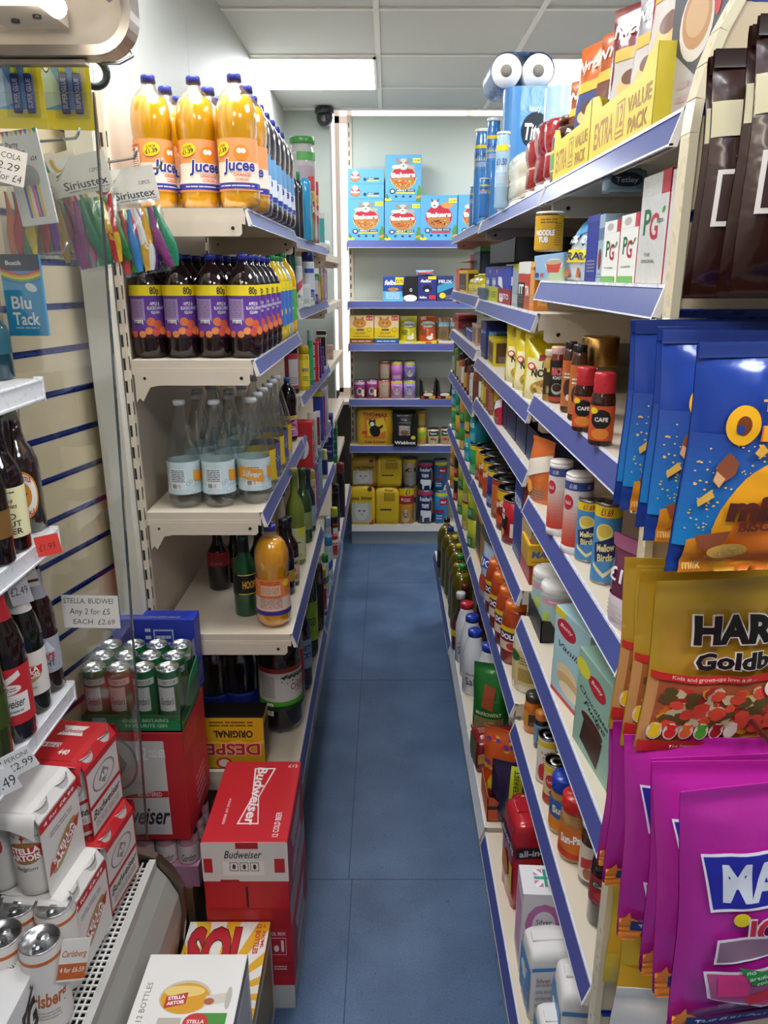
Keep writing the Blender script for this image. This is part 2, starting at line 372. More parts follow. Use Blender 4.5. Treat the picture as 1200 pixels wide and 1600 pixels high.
# ================================================================== gondola shelving
cream = mat(CREAM, 'paint', .45); stripm = mat(STRIP, 'strip'); clearw = mat('#dfe2ef', 'plastic'); hole = mat('#1c1c1e', 'plastic')
def shelf_x(sd, xb, xn0, xn1, y0, y1, zb, label, strip=STRIP, near=True, joint=True, th=.033):
 """shelf of a side run; sd=+1 right run, -1 left; zb = bottom of the price strip; board top = zb+.035"""
 t = thing('shelf'); zt = zb+.035; t.location = (0, 0, 0)
 n0, n1 = xn0+.014*sd, xn1+.014*sd; y0 += .003; y1 -= .003
 def q(x0a, x1a, x0b, x1b, z0, z1, m, mb):   # prism between y0,y1 with x spans
  p = [(x0a, y0, z0), (x1a, y0, z0), (x1b, y1, z0), (x0b, y1, z0)]
  if sd < 0: p = [p[1], p[0], p[3], p[2]]
  mb.hexa(p+[(a, b_, z1) for a, b_, _ in p], m)
 m = MB(); q(n0, xb, n1, xb, zt-.02, zt, cream, m)
 q(n0, n0+.004*sd, n1, n1+.004*sd, zt-th, zt-.02, cream, m)
 for yy in ([y0, y1]): m.box(min(xb, n0), yy-.0008 if yy == y0 else yy-.0025, zt-.032, max(xb, n0), yy+.0025 if yy == y0 else yy+.0008, zt-.018, cream)
 m.build('board', t)
 for i, yy in enumerate((y0, y1-.003)):
  m = MB(); d = (xb-n0)
  P = lambda f, z: (n0+d*f, zt+z)
  pts = [P(.03, -.024), P(.03, -.050), P(.05, -.056), P(.78, -.056), P(.86, -.06), P(.90, -.078), P(.93, -.092), P(.955, -.084), P(.985, -.094), P(.985, -.024)]
  m.prism(pts, cream, yy-.0012, yy+.002)
  cc = n0+d*.10; R = .004
  m.prism([(cc+R*math.cos(k*PI/5), zt-.040+R*math.sin(k*PI/5)) for k in range(10)], hole, yy-.0020, yy-.0013)
  cc = n0+d*.90
  m.prism([(cc+R*.8*math.cos(k*PI/5), zt-.040+R*.8*math.sin(k*PI/5)) for k in range(10)], hole, yy-.0020, yy-.0013)
  m.build('bracket', t)
 if strip:
  m = MB(); st = mat(strip, 'strip')
  def sl(za, zb_, xa, xb_, th_, mm, e=0):    # slanted slab: (xa,za) bottom to (xb_,zb_) top
   p = [(xn0+xa*sd, y0+e, za), (xn0+(xa+th_)*sd, y0+e, za), (xn1+(xa+th_)*sd, y1-e, za), (xn1+xa*sd, y1-e, za)]
   u = [(xn0+xb_*sd, y0+e, zb_), (xn0+(xb_+th_)*sd, y0+e, zb_), (xn1+(xb_+th_)*sd, y1-e, zb_), (xn1+xb_*sd, y1-e, zb_)]
   if sd < 0: p = [p[1], p[0], p[3], p[2]]; u = [u[1], u[0], u[3], u[2]]
   m.hexa(p+u, mm)
  sl(zb+.002, zt-.003, 0, .012, .0025, st, .004); sl(zb, zb+.002, -.0008, -.0002, .004, clearw); sl(zt-.003, zt+.0008, .0105, .0112, .0025, clearw)
  m.build('price_strip', t)
  for yy in (y0, y1-.004):
   m = MB(); xx = xn0 if yy == y0 else xn1
   m.prism([(xx-.0012*sd, zb-.001), (xx+.0115*sd, zt+.0015), (xx+.018*sd, zt+.0015), (xx+.008*sd, zb-.001)], mat('#e8e4dc', 'plastic'), yy, yy+.004); m.build('end_cap', t)
 tag(t, label, 'shelf', 'gondola shelves'); return t
def frame_x(sd, xb, y0, y1, top, name_label, plinth_x, ph, last=False):
 t = thing('shelving_frame')
 m = MB(); m.box(min(xb, xb+.012*sd), y0, 0, max(xb, xb+.012*sd), y1, top, cream); m.build('back_panel', t)
 for yy in ((y0, y1) if last else (y0,)):
  m = MB(); m.box(min(xb-.012*sd, xb-.0001*sd), yy-.012, 0, max(xb-.012*sd, xb-.0001*sd), yy+.012, top, cream)
  z = .1
  while z < top-.05:
   m.box(min(xb-.0125*sd, xb-.013*sd), yy-.0085, z, max(xb-.0125*sd, xb-.013*sd), yy-.0035, z+.03, hole)
   if sd < 0: m.box(xb+.001, yy-.0127, z, xb+.006, yy-.0121, z+.026, hole)
   z += .05
  m.build('upright', t)
 m = MB(); m.box(min(plinth_x, xb-.013*sd), y0+.013, .0, max(plinth_x, xb-.013*sd), y1-.013, ph, mat('#b9b5ac', 'paint')); m.build('plinth', t)
 tag(t, name_label, 'shelving frame')
RX = .72; LXB = -.583
RUN = [('near', .835, 1.53, (1.825, 1.655, 1.437, 1.222, .945, .68, .365)), ('middle', 1.535, 2.53, (1.825, 1.592, 1.41, 1.275, 1.0, .716, .37)), ('far', 2.535, 3.56, (1.83, 1.60, 1.43, 1.243, .99, .712, .345))]
place_word = ['top', 'second from top', 'third from top', 'fourth from top', 'third from bottom', 'second from bottom', 'lowest']
ZR = {}
for bay, y0, y1, zs in RUN:
 frame_x(1, RX, y0, y1, 2.08, 'cream back frame of the %s bay of the right shelving run' % bay, .285, zs[-1]-.062, bay == 'far')
 for i, z in enumerate(zs):
  xn = .285 if i < 6 else .228
  col = STRIP
  if i == 6 and bay == 'middle': col = '#c9ccd2'
  shelf_x(1, RX-.0135, xn, xn, y0, y1, z, '%s cream shelf of the %s right bay, with a %s' % (place_word[i], bay, 'blue price strip' if col == STRIP else 'white channel'), col)
  ZR[bay[0]+str(i+1)] = z+.035
LB = [('near', 1.70, 2.575, ((1.80, -.285, -.285), (1.485, -.285, -.285), (1.13, -.285, -.285), (.812, -.226, -.226), (.41, -.226, -.226)), STRIP),
  ('middle', 2.58, 3.575, ((1.785, -.283, -.264), (1.56, -.285, -.264), (1.27, -.285, -.264), (1.005, -.285, -.264), (.80, -.275, -.25), (.41, -.226, -.226)), STRIP),
  ('far', 3.58, 4.60, ((1.76, -.262, -.25), (1.53, -.262, -.25), (1.24, -.262, -.25), (.95, -.262, -.25), (.715, -.262, -.25), (.41, -.226, -.226)), None)]
ZL = {}
for bay, y0, y1, zs, col in LB:
 frame_x(-1, LXB, y0, y1, 2.05 if bay == 'near' else 1.95, 'cream back frame of the %s bay of the left shelving run' % bay, -.285, .347, bay == 'far')
 for i, (z, a, c_) in enumerate(zs):
  cc = STRIP if i == len(zs)-1 else col
  nm = ['top', 'second from top', 'third from top', 'fourth from top', 'fifth from top'][i] if i < len(zs)-1 else 'lowest'
  shelf_x(-1, LXB+.0135, a, c_, y0, y1, z, '%s cream shelf of the %s left bay%s' % (nm, bay, ', blue price strip' if cc else ', no strip'), cc)
  ZL[bay[0]+str(i+1)] = z+.035
# post closing the near end of the left run
m = MB(); m.box(-.640, 1.655, 0, -.586, 1.695, 2.30, mat('#dcd8cb', 'paint')); tag(m.build('end_post'), 'pale upright post at the near end of the left shelves, beside the slatwall', 'post')
# back gondola, shelves facing the camera
YG, YN = 4.88, 4.67
t = thing('shelving_frame')
m = MB(); m.box(-.235, YG, 0, .80, YG+.014, 2.585, mat('#bfc6bd', 'paint', .5)); m.build('back_panel', t)
for x in (-.235, .80):
 m = MB(); m.box(x, YG-.015, 0, x+.028, YG, 2.585, cream); z = .12
 while z < 2.54: m.box(x+.008, YG-.0158, z, x+.014, YG-.015, z+.028, hole); z += .05
 m.build('upright', t)
m = MB(); m.box(-.235, 4.72, 0, .82, YG-.02, .095, mat('#a6a9a9', 'paint')); m.box(-.235, 4.735, -.0, .82, 4.74, .001, hole); m.build('plinth', t)
tag(t, 'cream back frame of the end shelving unit across the far aisle', 'shelving frame')
ZB = []
for i, (z, yn, c_) in enumerate([(1.855, YN, 1), (1.512, YN, 1), (1.262, YN, 1), (.925, YN, 1), (.632, YN, 1), (.095, 4.70, 0)]):
 t = thing('shelf'); zt = z+(.04 if c_ else .04)
 m = MB(); m.box(-.232, yn+.012, zt-.02, .82, YG-.016, zt, cream); m.box(-.232, yn+.012, z+.002, .82, yn+.016, zt-.02, cream); m.build('board', t)
 m = MB(); sm = stripm if c_ else mat('#d8d6cc', 'strip')
 m.hexa([(-.232, yn, z), (.82, yn, z), (.82, yn+.003, z), (-.232, yn+.003, z), (-.232, yn+.010, zt), (.82, yn+.010, zt), (.82, yn+.013, zt), (-.232, yn+.013, zt)], sm)
 m.box(-.232, yn-.0005, z-.001, .82, yn+.004, z+.0015, clearw); m.build('price_strip', t)
 m = MB(); m.box(-.2385, yn+.02, zt-.055, -.2365, YG-.017, zt-.004, cream); m.build('bracket', t)
 tag(t, '%s shelf of the end unit across the far aisle' % ['top', 'second from top', 'third from top', 'fourth from top', 'second from bottom', 'lowest'][i], 'shelf', 'gondola shelves')
 ZB.append(zt)
# ================================================================== kinds of goods
D = {}          # printed designs: name -> f(print, width, height)
def des(f): D[f.__name__] = f; return f
def std(c2='#ffffff', txt='', tc='#ffffff', c3='#f2d21c', v=0):
 """ordinary pack face: colour field, name, picture, small print"""
 def f(p, w, h):
  if v == 0:
   p.rect(0, h*.62, w, h*.80, c2)
   if txt: p.text(txt, w/2, h*.71, min(h*.12, w*.3), tc, w=w*.82, bold=.02)
   p.ell(w*.5, h*.34, w*.32, min(h*.16, w*.3), c3); p.lines(w*.1, h*.05, w*.9, h*.14, 2)
  elif v == 1:
   p.rect(0, 0, w, h*.35, c2); p.rect(0, h*.86, w, h, c3)
   if txt: p.text(txt, w/2, h*.6, min(h*.16, w*.35), tc, w=w*.84, bold=.02)
   p.lines(w*.1, h*.08, w*.9, h*.28, 4, '#c9c9c4')
  elif v == 2:
   p.poly([(0, h*.3), (w, h*.55), (w, h*.8), (0, h*.6)], c2)
   if txt: p.text(txt, w/2, h*.78, min(h*.12, w*.3), tc, w=w*.8, bold=.02)
   p.ell(w*.35, h*.22, w*.2, w*.16, c3); p.lines(w*.55, h*.06, w*.95, h*.24, 4)
  elif v == 3:
   p.rect(0, h*.9, w, h, c3); p.rect(w*.08, h*.1, w*.92, h*.84, c2)
   if txt: p.text(txt, w/2, h*.5, min(h*.2, w*.35), tc, w=w*.72, bold=.02)
   p.lines(w*.16, h*.14, w*.84, h*.34, 4)
 return f
def getd(k):
 if k is None: return None
 if isinstance(k, tuple): return std(*k)
 return D[k]
def carton(nm, W, Dp, H, base, front=None, side=None, top=None, kind='card', sideL=None, bev=.0012):
 m = MB(); m.box(-W/2, -Dp/2, 0, W/2, Dp/2, H, mat(base, kind), bev)
 for face, dsg, w, h in (('front', front, W, H), ('left', sideL or side, Dp, H), ('right', side, Dp, H), ('top', top, W, Dp)):
  f = getd(dsg)
  if f: p = Print(); f(p, w, h); p.put(m, facemap(W, Dp, H, face))
 return m.build(nm), (W, Dp, H)
def qbox(nm, W, Dp, H, base, *a): return carton(nm, W, Dp, H, base, a, a)
PROF = {
 'pet': [(.62, 0), (.86, .012), (.97, .05), (1, .09), (1, .26), (.965, .30), (.965, .60), (1, .63), (1, .70), (.97, .755), (.86, .82), (.66, .88), (.42, .925), (.30, .95), (.29, 1)],
 'squash': [(.62, 0), (.88, .012), (.98, .05), (1, .10), (.96, .20), (.93, .25), (.93, .56), (.98, .60), (1, .70), (.96, .78), (.80, .86), (.55, .92), (.34, .95), (.31, 1)],
 'tonic': [(.62, 0), (.86, .015), (.98, .05), (1, .09), (1, .17), (.97, .19), (.97, .45), (1, .47), (.97, .52), (.86, .60), (.68, .70), (.50, .80), (.38, .87), (.31, .91), (.30, .95), (.30, 1)],
 'beer': [(.93, 0), (1, .02), (1, .52), (.97, .58), (.80, .66), (.55, .73), (.45, .80), (.41, .92), (.44, .93), (.44, 1)],
 'wine': [(.92, 0), (1, .02), (1, .55), (.95, .62), (.72, .70), (.45, .76), (.38, .80), (.37, .95), (.42, .955), (.40, 1)],
 'cider': [(.60, 0), (.86, .015), (.98, .06), (1, .1), (1, .66), (.97, .74), (.85, .83), (.6, .91), (.34, .96), (.3, 1)],
 'cyl': [(.95, 0), (1, .015), (1, .9), (.96, .93), (.9, .95), (.5, .99), (.48, 1)],
 'flat': [(.95, 0), (1, .02), (1, .75), (.9, .86), (.6, .94), (.35, .97), (.33, 1)],
 'pump': [(.9, 0), (1, .03), (1, .55), (.85, .7), (.5, .8), (.4, .9), (.38, 1)],
 'salt': [(.92, 0), (1, .02), (1, .62), (.97, .68), (.78, .84), (.6, .93), (.58, 1)],
 'jar': [(.88, 0), (1, .03), (1, .80), (.93, .90), (.84, .94), (.84, 1)],
}
def rfun(prof, R, H):
 def r(z):
  t = z/H
  for i in range(len(prof)-1):
   if prof[i][1] <= t <= prof[i+1][1]:
    k = (t-prof[i][1])/max(prof[i+1][1]-prof[i][1], 1e-6); return R*(prof[i][0]+(prof[i+1][0]-prof[i][0])*k)
  return R*prof[-1][0]
 return r
def bottle(nm, R, H, kind, liquid, cap, lab=None, z0=.27, z1=.60, labbg=None, design=None, turn=0., fill=.86, clear=None, capr=1.12, caph=.055, sx=1, sy=1, capprof=None, seg=24, neck=None, simple=False):
 """simple: the body is opaque; otherwise a clear shell with the drink inside"""
 prof = PROF[kind]; hb = H*(1-caph*.75); P = [(r*R, z*hb) for r, z in prof]; t = thing(nm)
 lob = 10 if kind in ('pet', 'tonic', 'cider', 'squash') else 0
 m = MB()
 if simple: m.lathe(P, mat(liquid, 'glass'), seg, sx=sx, sy=sy, lobes=lob, lobez=.09*H)
 else: m.lathe(P, mat(clear or '#fafbfa', 'film'), seg, sx=sx, sy=sy, lobes=lob, lobez=.09*H)
 m.build('bottle_body', t)
 if not simple and liquid:
  q = [(max(r-.0016, .001), z+.002) for r, z in P if z < hb*fill]; rr = rfun(prof, R, hb)(hb*fill)-.0016
  q.append((rr, hb*fill)); m = MB(); m.lathe(q, mat(liquid, 'liquid'), seg, sx=sx, sy=sy, lobes=lob, lobez=.09*H); m.build('drink', t)
 rt = prof[-1][0]*R*capr; m = MB()
 if cap:
  if capprof: m.lathe([(r*R, hb*.985+z*H) for r, z in capprof], mat(cap, 'plastic'), 20)
  else: m.lathe([(rt, H-caph*H), (rt, H-.003), (rt*.9, H)], mat(cap, 'plastic'), 18)
  m.build('cap', t)
 if neck: m = MB(); r0 = rfun(prof, R, hb); zs = [neck[0]+(neck[1]-neck[0])*i/5 for i in range(6)]; m.lathe([(r0(z*hb)+.0006, z*hb) for z in zs], mat(neck[2]), seg, cap0=False, cap1=False); m.build('neck_label', t)
 if lab or design:
  r0 = rfun(prof, R, hb); g = .0007; m = MB(); bgm = mat(lab or '#ffffff', 'card', .35)
  if lab and labbg != 'none': m.lathe([(r0(hb*(z0+(z1-z0)*i/6))+g, hb*(z0+(z1-z0)*i/6)) for i in range(7)], bgm, 32, sx=sx, sy=sy, cap0=False, cap1=False)
  if design:
   f = getd(design); p = Print(); w = 2*PI*R*r0(hb*(z0+z1)/2)/R; lh = hb*(z1-z0)
   if f.__code__.co_argcount == 4: f(p, w, lh, turn)
   else: f(p, R*1.7, lh);
   off = 0 if f.__code__.co_argcount == 4 else -R*.85
   base = wrap(lambda z: r0(z)+g+.00035, turn, z0=hb*z0, sx=sx, sy=sy)
   p.put(m, lambda a, b_, h: base(a+off, b_, h*2), (R*.14, lh/3))
  m.build('label', t)
 return t, (2*R*sx, 2*R*sy, H)
def can(nm, R, H, body, lid='#c8cacc', design=None, turn=0., rim=True, seg=28, bodykind='metal', tapered=True, domed=False):
 t = thing(nm); m = MB(); bm_ = mat(body, 'card', .3); ml = mat(lid, 'metal'); k = .88 if tapered else 1.0
 if tapered: m.lathe([(R*.78, 0), (R*.98, .006), (R, .010), (R, H-.011), (R*.93, H-.003), (R*.93, H)], bm_, seg, cap1=False)
 else: m.lathe([(R*.985, .003), (R*.985, H-.003)], bm_, seg)
 if design:
  f = getd(design); p = Print(); lh = H-.03 if tapered else H-.008; rr = R if tapered else R*.985
  base = wrap(rr+.0004, turn, z0=.015 if tapered else .004)
  if f.__code__.co_argcount == 4: f(p, 2*PI*rr, lh, turn); p.put(m, base, (R*.2, 0))
  else: f(p, R*1.8, lh); p.put(m, lambda a, b_, h: base(a-R*.9, b_, h*2), (R*.14, 0))
 m.build('can_body', t); m = MB()
 if tapered:
  m.lathe([(R*.93, H-.003), (R*.95, H-.001), (R*.94, H+.0008), (R*.89, H), (R*.86, H-.004), (R*.05, H-.0035)], ml, seg, cap0=False)
  m.box(-.006, -R*.15, H-.0035, .006, R*.42, H-.0018, ml); m.lathe([(.009, H-.0035), (.009, H-.0015)], ml, 12, c=(0, R*.25, 0))
  m.lathe([(.007, H-.0036), (.007, H-.0024)], ml, 12, c=(0, -R*.35, 0))
 else:
  m.lathe([(R*.985, H-.004), (R, H-.002), (R, H), (R*.95, H), (R*.93, H-.003), (R*.6, H-.003), (R*.58, H-.0022), (R*.3, H-.003), (R*.02, H-.003)], ml, seg, cap0=False)
  m.lathe([(R*1.0, 0), (R*1.0, .003), (R*.985, .004)], ml, seg)
 m.build('lid', t)
 return t, (2*R, 2*R, H)
def jar(nm, R, H, content, lid, lidh=.14, labc=None, design=None, z0=.15, z1=.72, lidr=.95, turn=0., kind='jar', lidkind='plastic', seg=22, sx=1, sy=1):
 t = thing(nm); hb = H*(1-lidh*.8); prof = PROF[kind]; m = MB()
 m.lathe([(r*R, z*hb) for r, z in prof], mat(content, 'glass'), seg, sx=sx, sy=sy); m.build('jar_body', t)
 m = MB(); q = R*lidr; m.lathe([(q*.97, H-lidh*H), (q, H-lidh*H+.002), (q, H-.003), (q*.93, H)], mat(lid, lidkind), seg, sx=sx, sy=sy)
 m.build('lid', t)
 if labc:
  r0 = rfun(prof, R, hb); m = MB(); m.lathe([(r0(hb*z0)+.0006, hb*z0), (r0(hb*z1)+.0006, hb*z1)], mat(labc), 28, sx=sx, sy=sy, cap0=False, cap1=False)
  if design:
   f = getd(design); p = Print(); f(p, R*1.8, hb*(z1-z0)); b = wrap(R+.0011, turn, z0=hb*z0, sx=sx, sy=sy)
   p.put(m, lambda a, b_, h: b(a-R*.9, b_, h*2), (R*.14, 0))
  m.build('label', t)
 return t, (2*R*sx, 2*R*sy, H)
def pouch(nm, W, Dp, H, base, design=None, kind='foil', seal=.06, top='pillow', seed=0, hole_=False, stand=False, step=.012, back=None, ridges=True, crk=.0022):
 """filled bag standing or hanging with its front towards -Y; returned as one mesh"""
 R = random.Random(seed); ph = [R.uniform(0, 6.28) for _ in range(6)]
 def thick(u, v):
  e = max(0, 1-abs(2*u-1)**2.6); a = max(0., min(1, (v-seal)/(1-2*seal))) if not stand else max(0., min(1, v/(1-seal)))
  if stand: q = (1-a**3)**.8 if a < 1 else 0; q = q if a > .05 else q*(.85+3*a)
  else: q = max(0, math.sin(PI*a))**.45
  wr = 1+.07*math.sin(9*u+ph[0]+5*v)*math.sin(7*v+ph[1])+.045*math.sin(23*u+ph[2])*math.sin(4*v+ph[3])
  cr = noise.noise(Vector((u*W*38, v*H*26, seed*3.7)))+.25*noise.noise(Vector((u*W*90+v*H*40, v*H*70, seed*1.3)))
  return max(.0006, Dp/2*(e**.6)*q*wr+.0006+(crk*cr*min(1, 3*q)*min(1, 4*u, 4*(1-u))))
 def edge(u, v):      # silhouette
  k = 1-.035*math.sin(PI*v)+.008*math.sin(9*v+ph[4])
  return (u-.5)*W*k
 def ripple(v): return (.0007*math.sin(v*H/.0022*1.6) if ridges and (v > 1-seal or (v < seal and not stand)) else 0)
 y0 = Dp/2 if stand else 0
 F_ = lambda u, v: Vector((edge(u, v), -thick(u, v)+ripple(v)+.003*math.sin(4*u+ph[5])*v, v*H))
 B_ = lambda u, v: Vector((edge(u, v), thick(u, v)+ripple(v)+.003*math.sin(4*u+ph[5])*v, v*H))
 m = MB(); nu, nv = max(14, int(W/.0065)), max(20, int(H/.0055)); bmat = mat(base, kind)
 m.grid(F_, nu, nv, bmat, False); m.grid(B_, nu, nv, mat(back, kind) if back else bmat, True)
 if stand or True:
  vs = [F_(i/nu, 0) for i in range(nu+1)]+[B_(i/nu, 0) for i in range(nu+1)]
  m.add(vs, [[i+1, i, nu+1+i, nu+2+i] for i in range(nu)], bmat)
  vs = [F_(i/nu, 1) for i in range(nu+1)]+[B_(i/nu, 1) for i in range(nu+1)]
  m.add(vs, [[i, i+1, nu+2+i, nu+1+i] for i in range(nu)], bmat)
 for side_, fn, sgn in ((0, F_, -1),)+(((1, B_, 1),) if back == 'same' else ()):
  f = getd(design)
  if f:
   p = Print(); f(p, W, H)
   def mp(a, b, h, fn=fn):
    u = min(max(a/W, 0), 1); v = min(max(b/H, 0), 1); q = fn(u, v); q.y -= .002+h*4; return q
   p.put(m, mp, step)
 return m.build(nm), (W, Dp, H)
def bagbox(nm, W, Dp, H, base, front=None, side=None, top=None, kind='paper', fold=.5, sag=.012, topc=None, seed=1):
 """paper or plastic block bag (sugar, flour, rice): soft block with a folded top"""
 R = random.Random(seed); bm = bmesh.new(); bmesh.ops.create_cube(bm, size=1); bmesh.ops.subdivide_edges(bm, edges=bm.edges[:], cuts=7, use_grid_fill=True)
 for v in bm.verts:
  x, y, z = v.co*2; t = (z+1)/2
  b = 1-.06*max(abs(x), abs(y))**6; bul = 1+.05*math.sin(PI*t)
  k = 1-.10*max(0, t-.9)*10*fold
  rx = (abs(x)**1.0); X = x*W/2*bul*k; Y = y*Dp/2*bul*(1-.16*max(0, t-.88)*8*fold)
  if abs(x) > .99 and abs(y) > .99: X *= .94; Y *= .94
  Z = t*H - (.5*sag*(x*x+y*y) if t > .95 else 0)+(R.uniform(-.0015, .0015) if t > .9 else 0)
  v.co = (X+R.uniform(-.0008, .0008), Y+R.uniform(-.0008, .0008), max(0, Z))
 m = MB(); m.bm(bm, mat(base, kind), True)
 tb = mat(topc or base, kind)
 m.box(-W*.42, -Dp*.10, H-.007, W*.42, Dp*.22, H+.001, tb, .002)
 sc = 1.06
 for face, dsg, w, h in (('front', front, W, H), ('left', side, Dp, H), ('right', side, Dp, H), ('top', top, W, Dp)):
  f = getd(dsg)
  if not f: continue
  p = Print(); f(p, w, h)
  if face == 'top': fm = flat((-W/2, -Dp/2, H+.0015), (1, 0, 0), (0, 1, 0))
  else:
   fm0 = facemap(W*1.0, Dp*1.0, H, face); nrm = {'front': Vector((0, -1, 0)), 'left': Vector((-1, 0, 0)), 'right': Vector((1, 0, 0))}[face]; dd = (Dp if face == 'front' else W)
   def fm(a, b, h_, fm0=fm0, nrm=nrm, w=w, dd=dd):
    t = b/H; return fm0(a, b, h_)+nrm*(dd/2*.05*math.sin(PI*t)+.0012)
  p.put(m, fm, (W/5, H/8))
 return m.build(nm), (W, Dp, H)
def tray(nm, W, Dp, H, base, design=None, cut=.5, inner='#a98c66', base2=None):
 """open display tray: low front with a dipped edge"""
 m = MB(); bm_ = mat(base); im = mat(inner); th = .002
 m.box(-W/2, -Dp/2, 0, W/2, Dp/2, th, im)
 m.prism([(-W/2, 0), (W/2, 0), (W/2, H), (W*.38, H*.95), (W*.30, H*cut), (-W*.30, H*cut), (-W*.38, H*.95), (-W/2, H)], bm_, -Dp/2, -Dp/2+th)
 m.box(-W/2, Dp/2-th, 0, W/2, Dp/2, H, im); m.box(-W/2, -Dp/2, 0, -W/2+th, Dp/2, H, bm_); m.box(W/2-th, -Dp/2, 0, W/2, Dp/2, H, bm_)
 f = getd(design)
 if f: p = Print(); f(p, W, H*cut); p.put(m, flat((-W/2, -Dp/2, 0), (1, 0, 0), (0, 0, 1)))
 return m.build(nm), (W, Dp, H)
def roll_pack(nm, n, R, L, film, dz='vertical', design=None):
 """paper rolls in a printed film; rolls stand up (vertical) or lie with their ends to the camera"""
 t = thing(nm); W = 2*R*n
 m = MB(); pm = mat('#efede8', 'paper', .9); dm = mat('#7e786e', 'paper', .9)
 for i in range(n):
  cx = -W/2+R+2*R*i
  T = Matrix.Translation((cx, -L/2, R)) @ Matrix.Rotation(-PI/2, 4, 'X') if dz != 'vertical' else Matrix.Translation((cx, 0, 0))
  m.lathe([(R*.96, 0), (R*.96, L)], pm, 28, T=T); m.lathe([(R*.36, -.0008), (R*.36, L+.0008)], dm, 18, T=T)
 m.build('rolls', t)
 m = MB(); fm = mat(film, 'foil')
 k = 16
 def outline(e):
  pts = []
  for i in range(k+1): a = PI/2+PI*i/k; pts.append((-W/2+R+math.cos(a)*(R+e), math.sin(a)*(R+e)))
  for i in range(k+1): a = -PI/2+PI*i/k; pts.append((W/2-R+math.cos(a)*(R+e), math.sin(a)*(R+e)))
  return pts
 o = outline(.001); n_ = len(o)
 if dz == 'vertical': vs = [(a, b, -.0+0) for a, b in o]+[(a, b, L+.002) for a, b in o]
 else: vs = [(a, -L/2-.004, b+R) for a, b in o]+[(a, L/2, b+R) for a, b in o]
 fs = [[i, (i+1) % n_, n_+(i+1) % n_, n_+i] for i in range(n_)]
 if dz == 'vertical': fs.append([n_+i for i in range(n_)])
 m.add(vs, fs, fm, False)
 f = getd(design)
 if f:
  p = Print(); f(p, W-2*R if n > 1 else R, L)
  if dz == 'vertical': p.put(m, flat((-(W-2*R)/2 if n > 1 else -R/2, -R-.0018-(0 if n > 1 else .001), 0), (1, 0, 0), (0, 0, 1)))
 m.build('printed_film', t)
 return t, (W, 2*R if dz == 'vertical' else L, L if dz == 'vertical' else 2*R)
# ================================================================== left run: designs
def juc(c_top, c_txt='#2b2f8f'):
 def f(p, w, h):
  p.rect(-w*1.2, h*.55, w*1.4, h, c_top); p.rect(-w*1.2, h*.16, w*1.4, h*.55, '#f7e3d2' if c_top != '#6fa8d8' else '#dfe9f2')
  p.rect(-w*1.2, h*.04, w*1.4, h*.15, '#2e3192'); p.lines(-w*.1, h*.07, w*1.0, h*.12, 1, '#d8d8f0')
  p.ell(w*.62, h*.72, w*.22, h*.15, '#f08a1c' if c_top != '#6fa8d8' else '#c8344a'); p.ell(w*.56, h*.76, w*.07, h*.05, '#ffffff'); p.ell(w*.68, h*.76, w*.07, h*.05, '#ffffff')
  p.text('Jucee', w*.55, h*.50, h*.23, c_txt, w=w*.95, bold=.03, shear=.1, ol='#ffffff', ow=.03)
  p.text('ORANGE' if c_top != '#6fa8d8' else 'BERRY', w*.62, h*.31, h*.07, '#e06a18', w=w*.5, bold=.02); p.text('CORDIAL', w*.62, h*.22, h*.06, '#e06a18', w=w*.4, bold=.02)
  p.ell(w*.05, h*.80, w*.24, h*.13, '#f5d81f', rot=.3); p.text('2 FOR', w*.05, h*.85, h*.05, '#222222', w=w*.26, rot=.2); p.text('£1.39', w*.05, h*.77, h*.08, '#222222', w=w*.34, rot=.2, bold=.02)
  p.lines(-w*.85, h*.78, -w*.28, h*.92, 2, '#c4643a'); p.rect(-w*.85, h*.46, -w*.3, h*.74, '#f9ead9'); p.lines(-w*.82, h*.48, -w*.33, h*.72, 6, '#a86a4a'); p.lines(-w*.85, h*.2, -w*.28, h*.42, 4, '#b98468')
 return f
D['jorange'] = juc('#f0a063'); D['jberry'] = juc('#6fa8d8')
@des
def squash80(p, w, h):
 p.rect(-w*1.3, h*.78, w*1.5, h, '#f1d91c'); p.text('80p', w*1.02, h*.89, h*.15, '#2a2320', w=w*.34, bold=.02)
 p.rect(-w*1.3, h*.0, w*1.5, h*.77, '#6a3fa0'); p.rect(w*.02, h*.06, w*.62, h*.74, '#b79ccc'); p.lines(w*.06, h*.32, w*.58, h*.72, 12, '#6d5586'); p.bars(w*.16, h*.07, w*.54, h*.28, 16)
 p.rect(-w*1.3, -h*.10, w*1.5, 0, '#3a1420')
 for x, y, r, c in ((.80, .24, .15, '#e07a3c'), (1.05, .18, .16, '#d9603a'), (.72, .05, .13, '#e58b4a'), (.95, .02, .14, '#c84a36'), (1.22, .05, .15, '#e07a3c'), (-.1, .03, .13, '#e58b4a'), (.2, -.02, .12, '#d9603a'), (.5, -.02, .12, '#e58b4a')):
  p.ell(w*x, h*y, w*r, w*r, c)
 p.text('APPLE &', w*.98, h*.62, h*.07, '#ffffff', w=w*.34); p.text('BLACKCURRANT', w*1.03, h*.53, h*.07, '#ffffff', w=w*.62); p.text('SQUASH', w*.98, h*.44, h*.06, '#ffffff', w=w*.3)
@des
def squashlemon(p, w, h):
 p.rect(-w, h*.78, w*1.5, h, '#f1d91c'); p.text('80p', w*.5, h*.89, h*.15, '#2a2320', w=w*.34, bold=.02); p.rect(-w, 0, w*1.5, h*.77, '#3f74c4'); p.text('SQUASH', w*.5, h*.6, h*.1, '#ffffff', w=w*.7)
 for x, y in ((.3, .2), (.7, .15), (.95, .3), (.05, .25)): p.ell(w*x, h*y, w*.2, w*.2, '#f3cf2a')
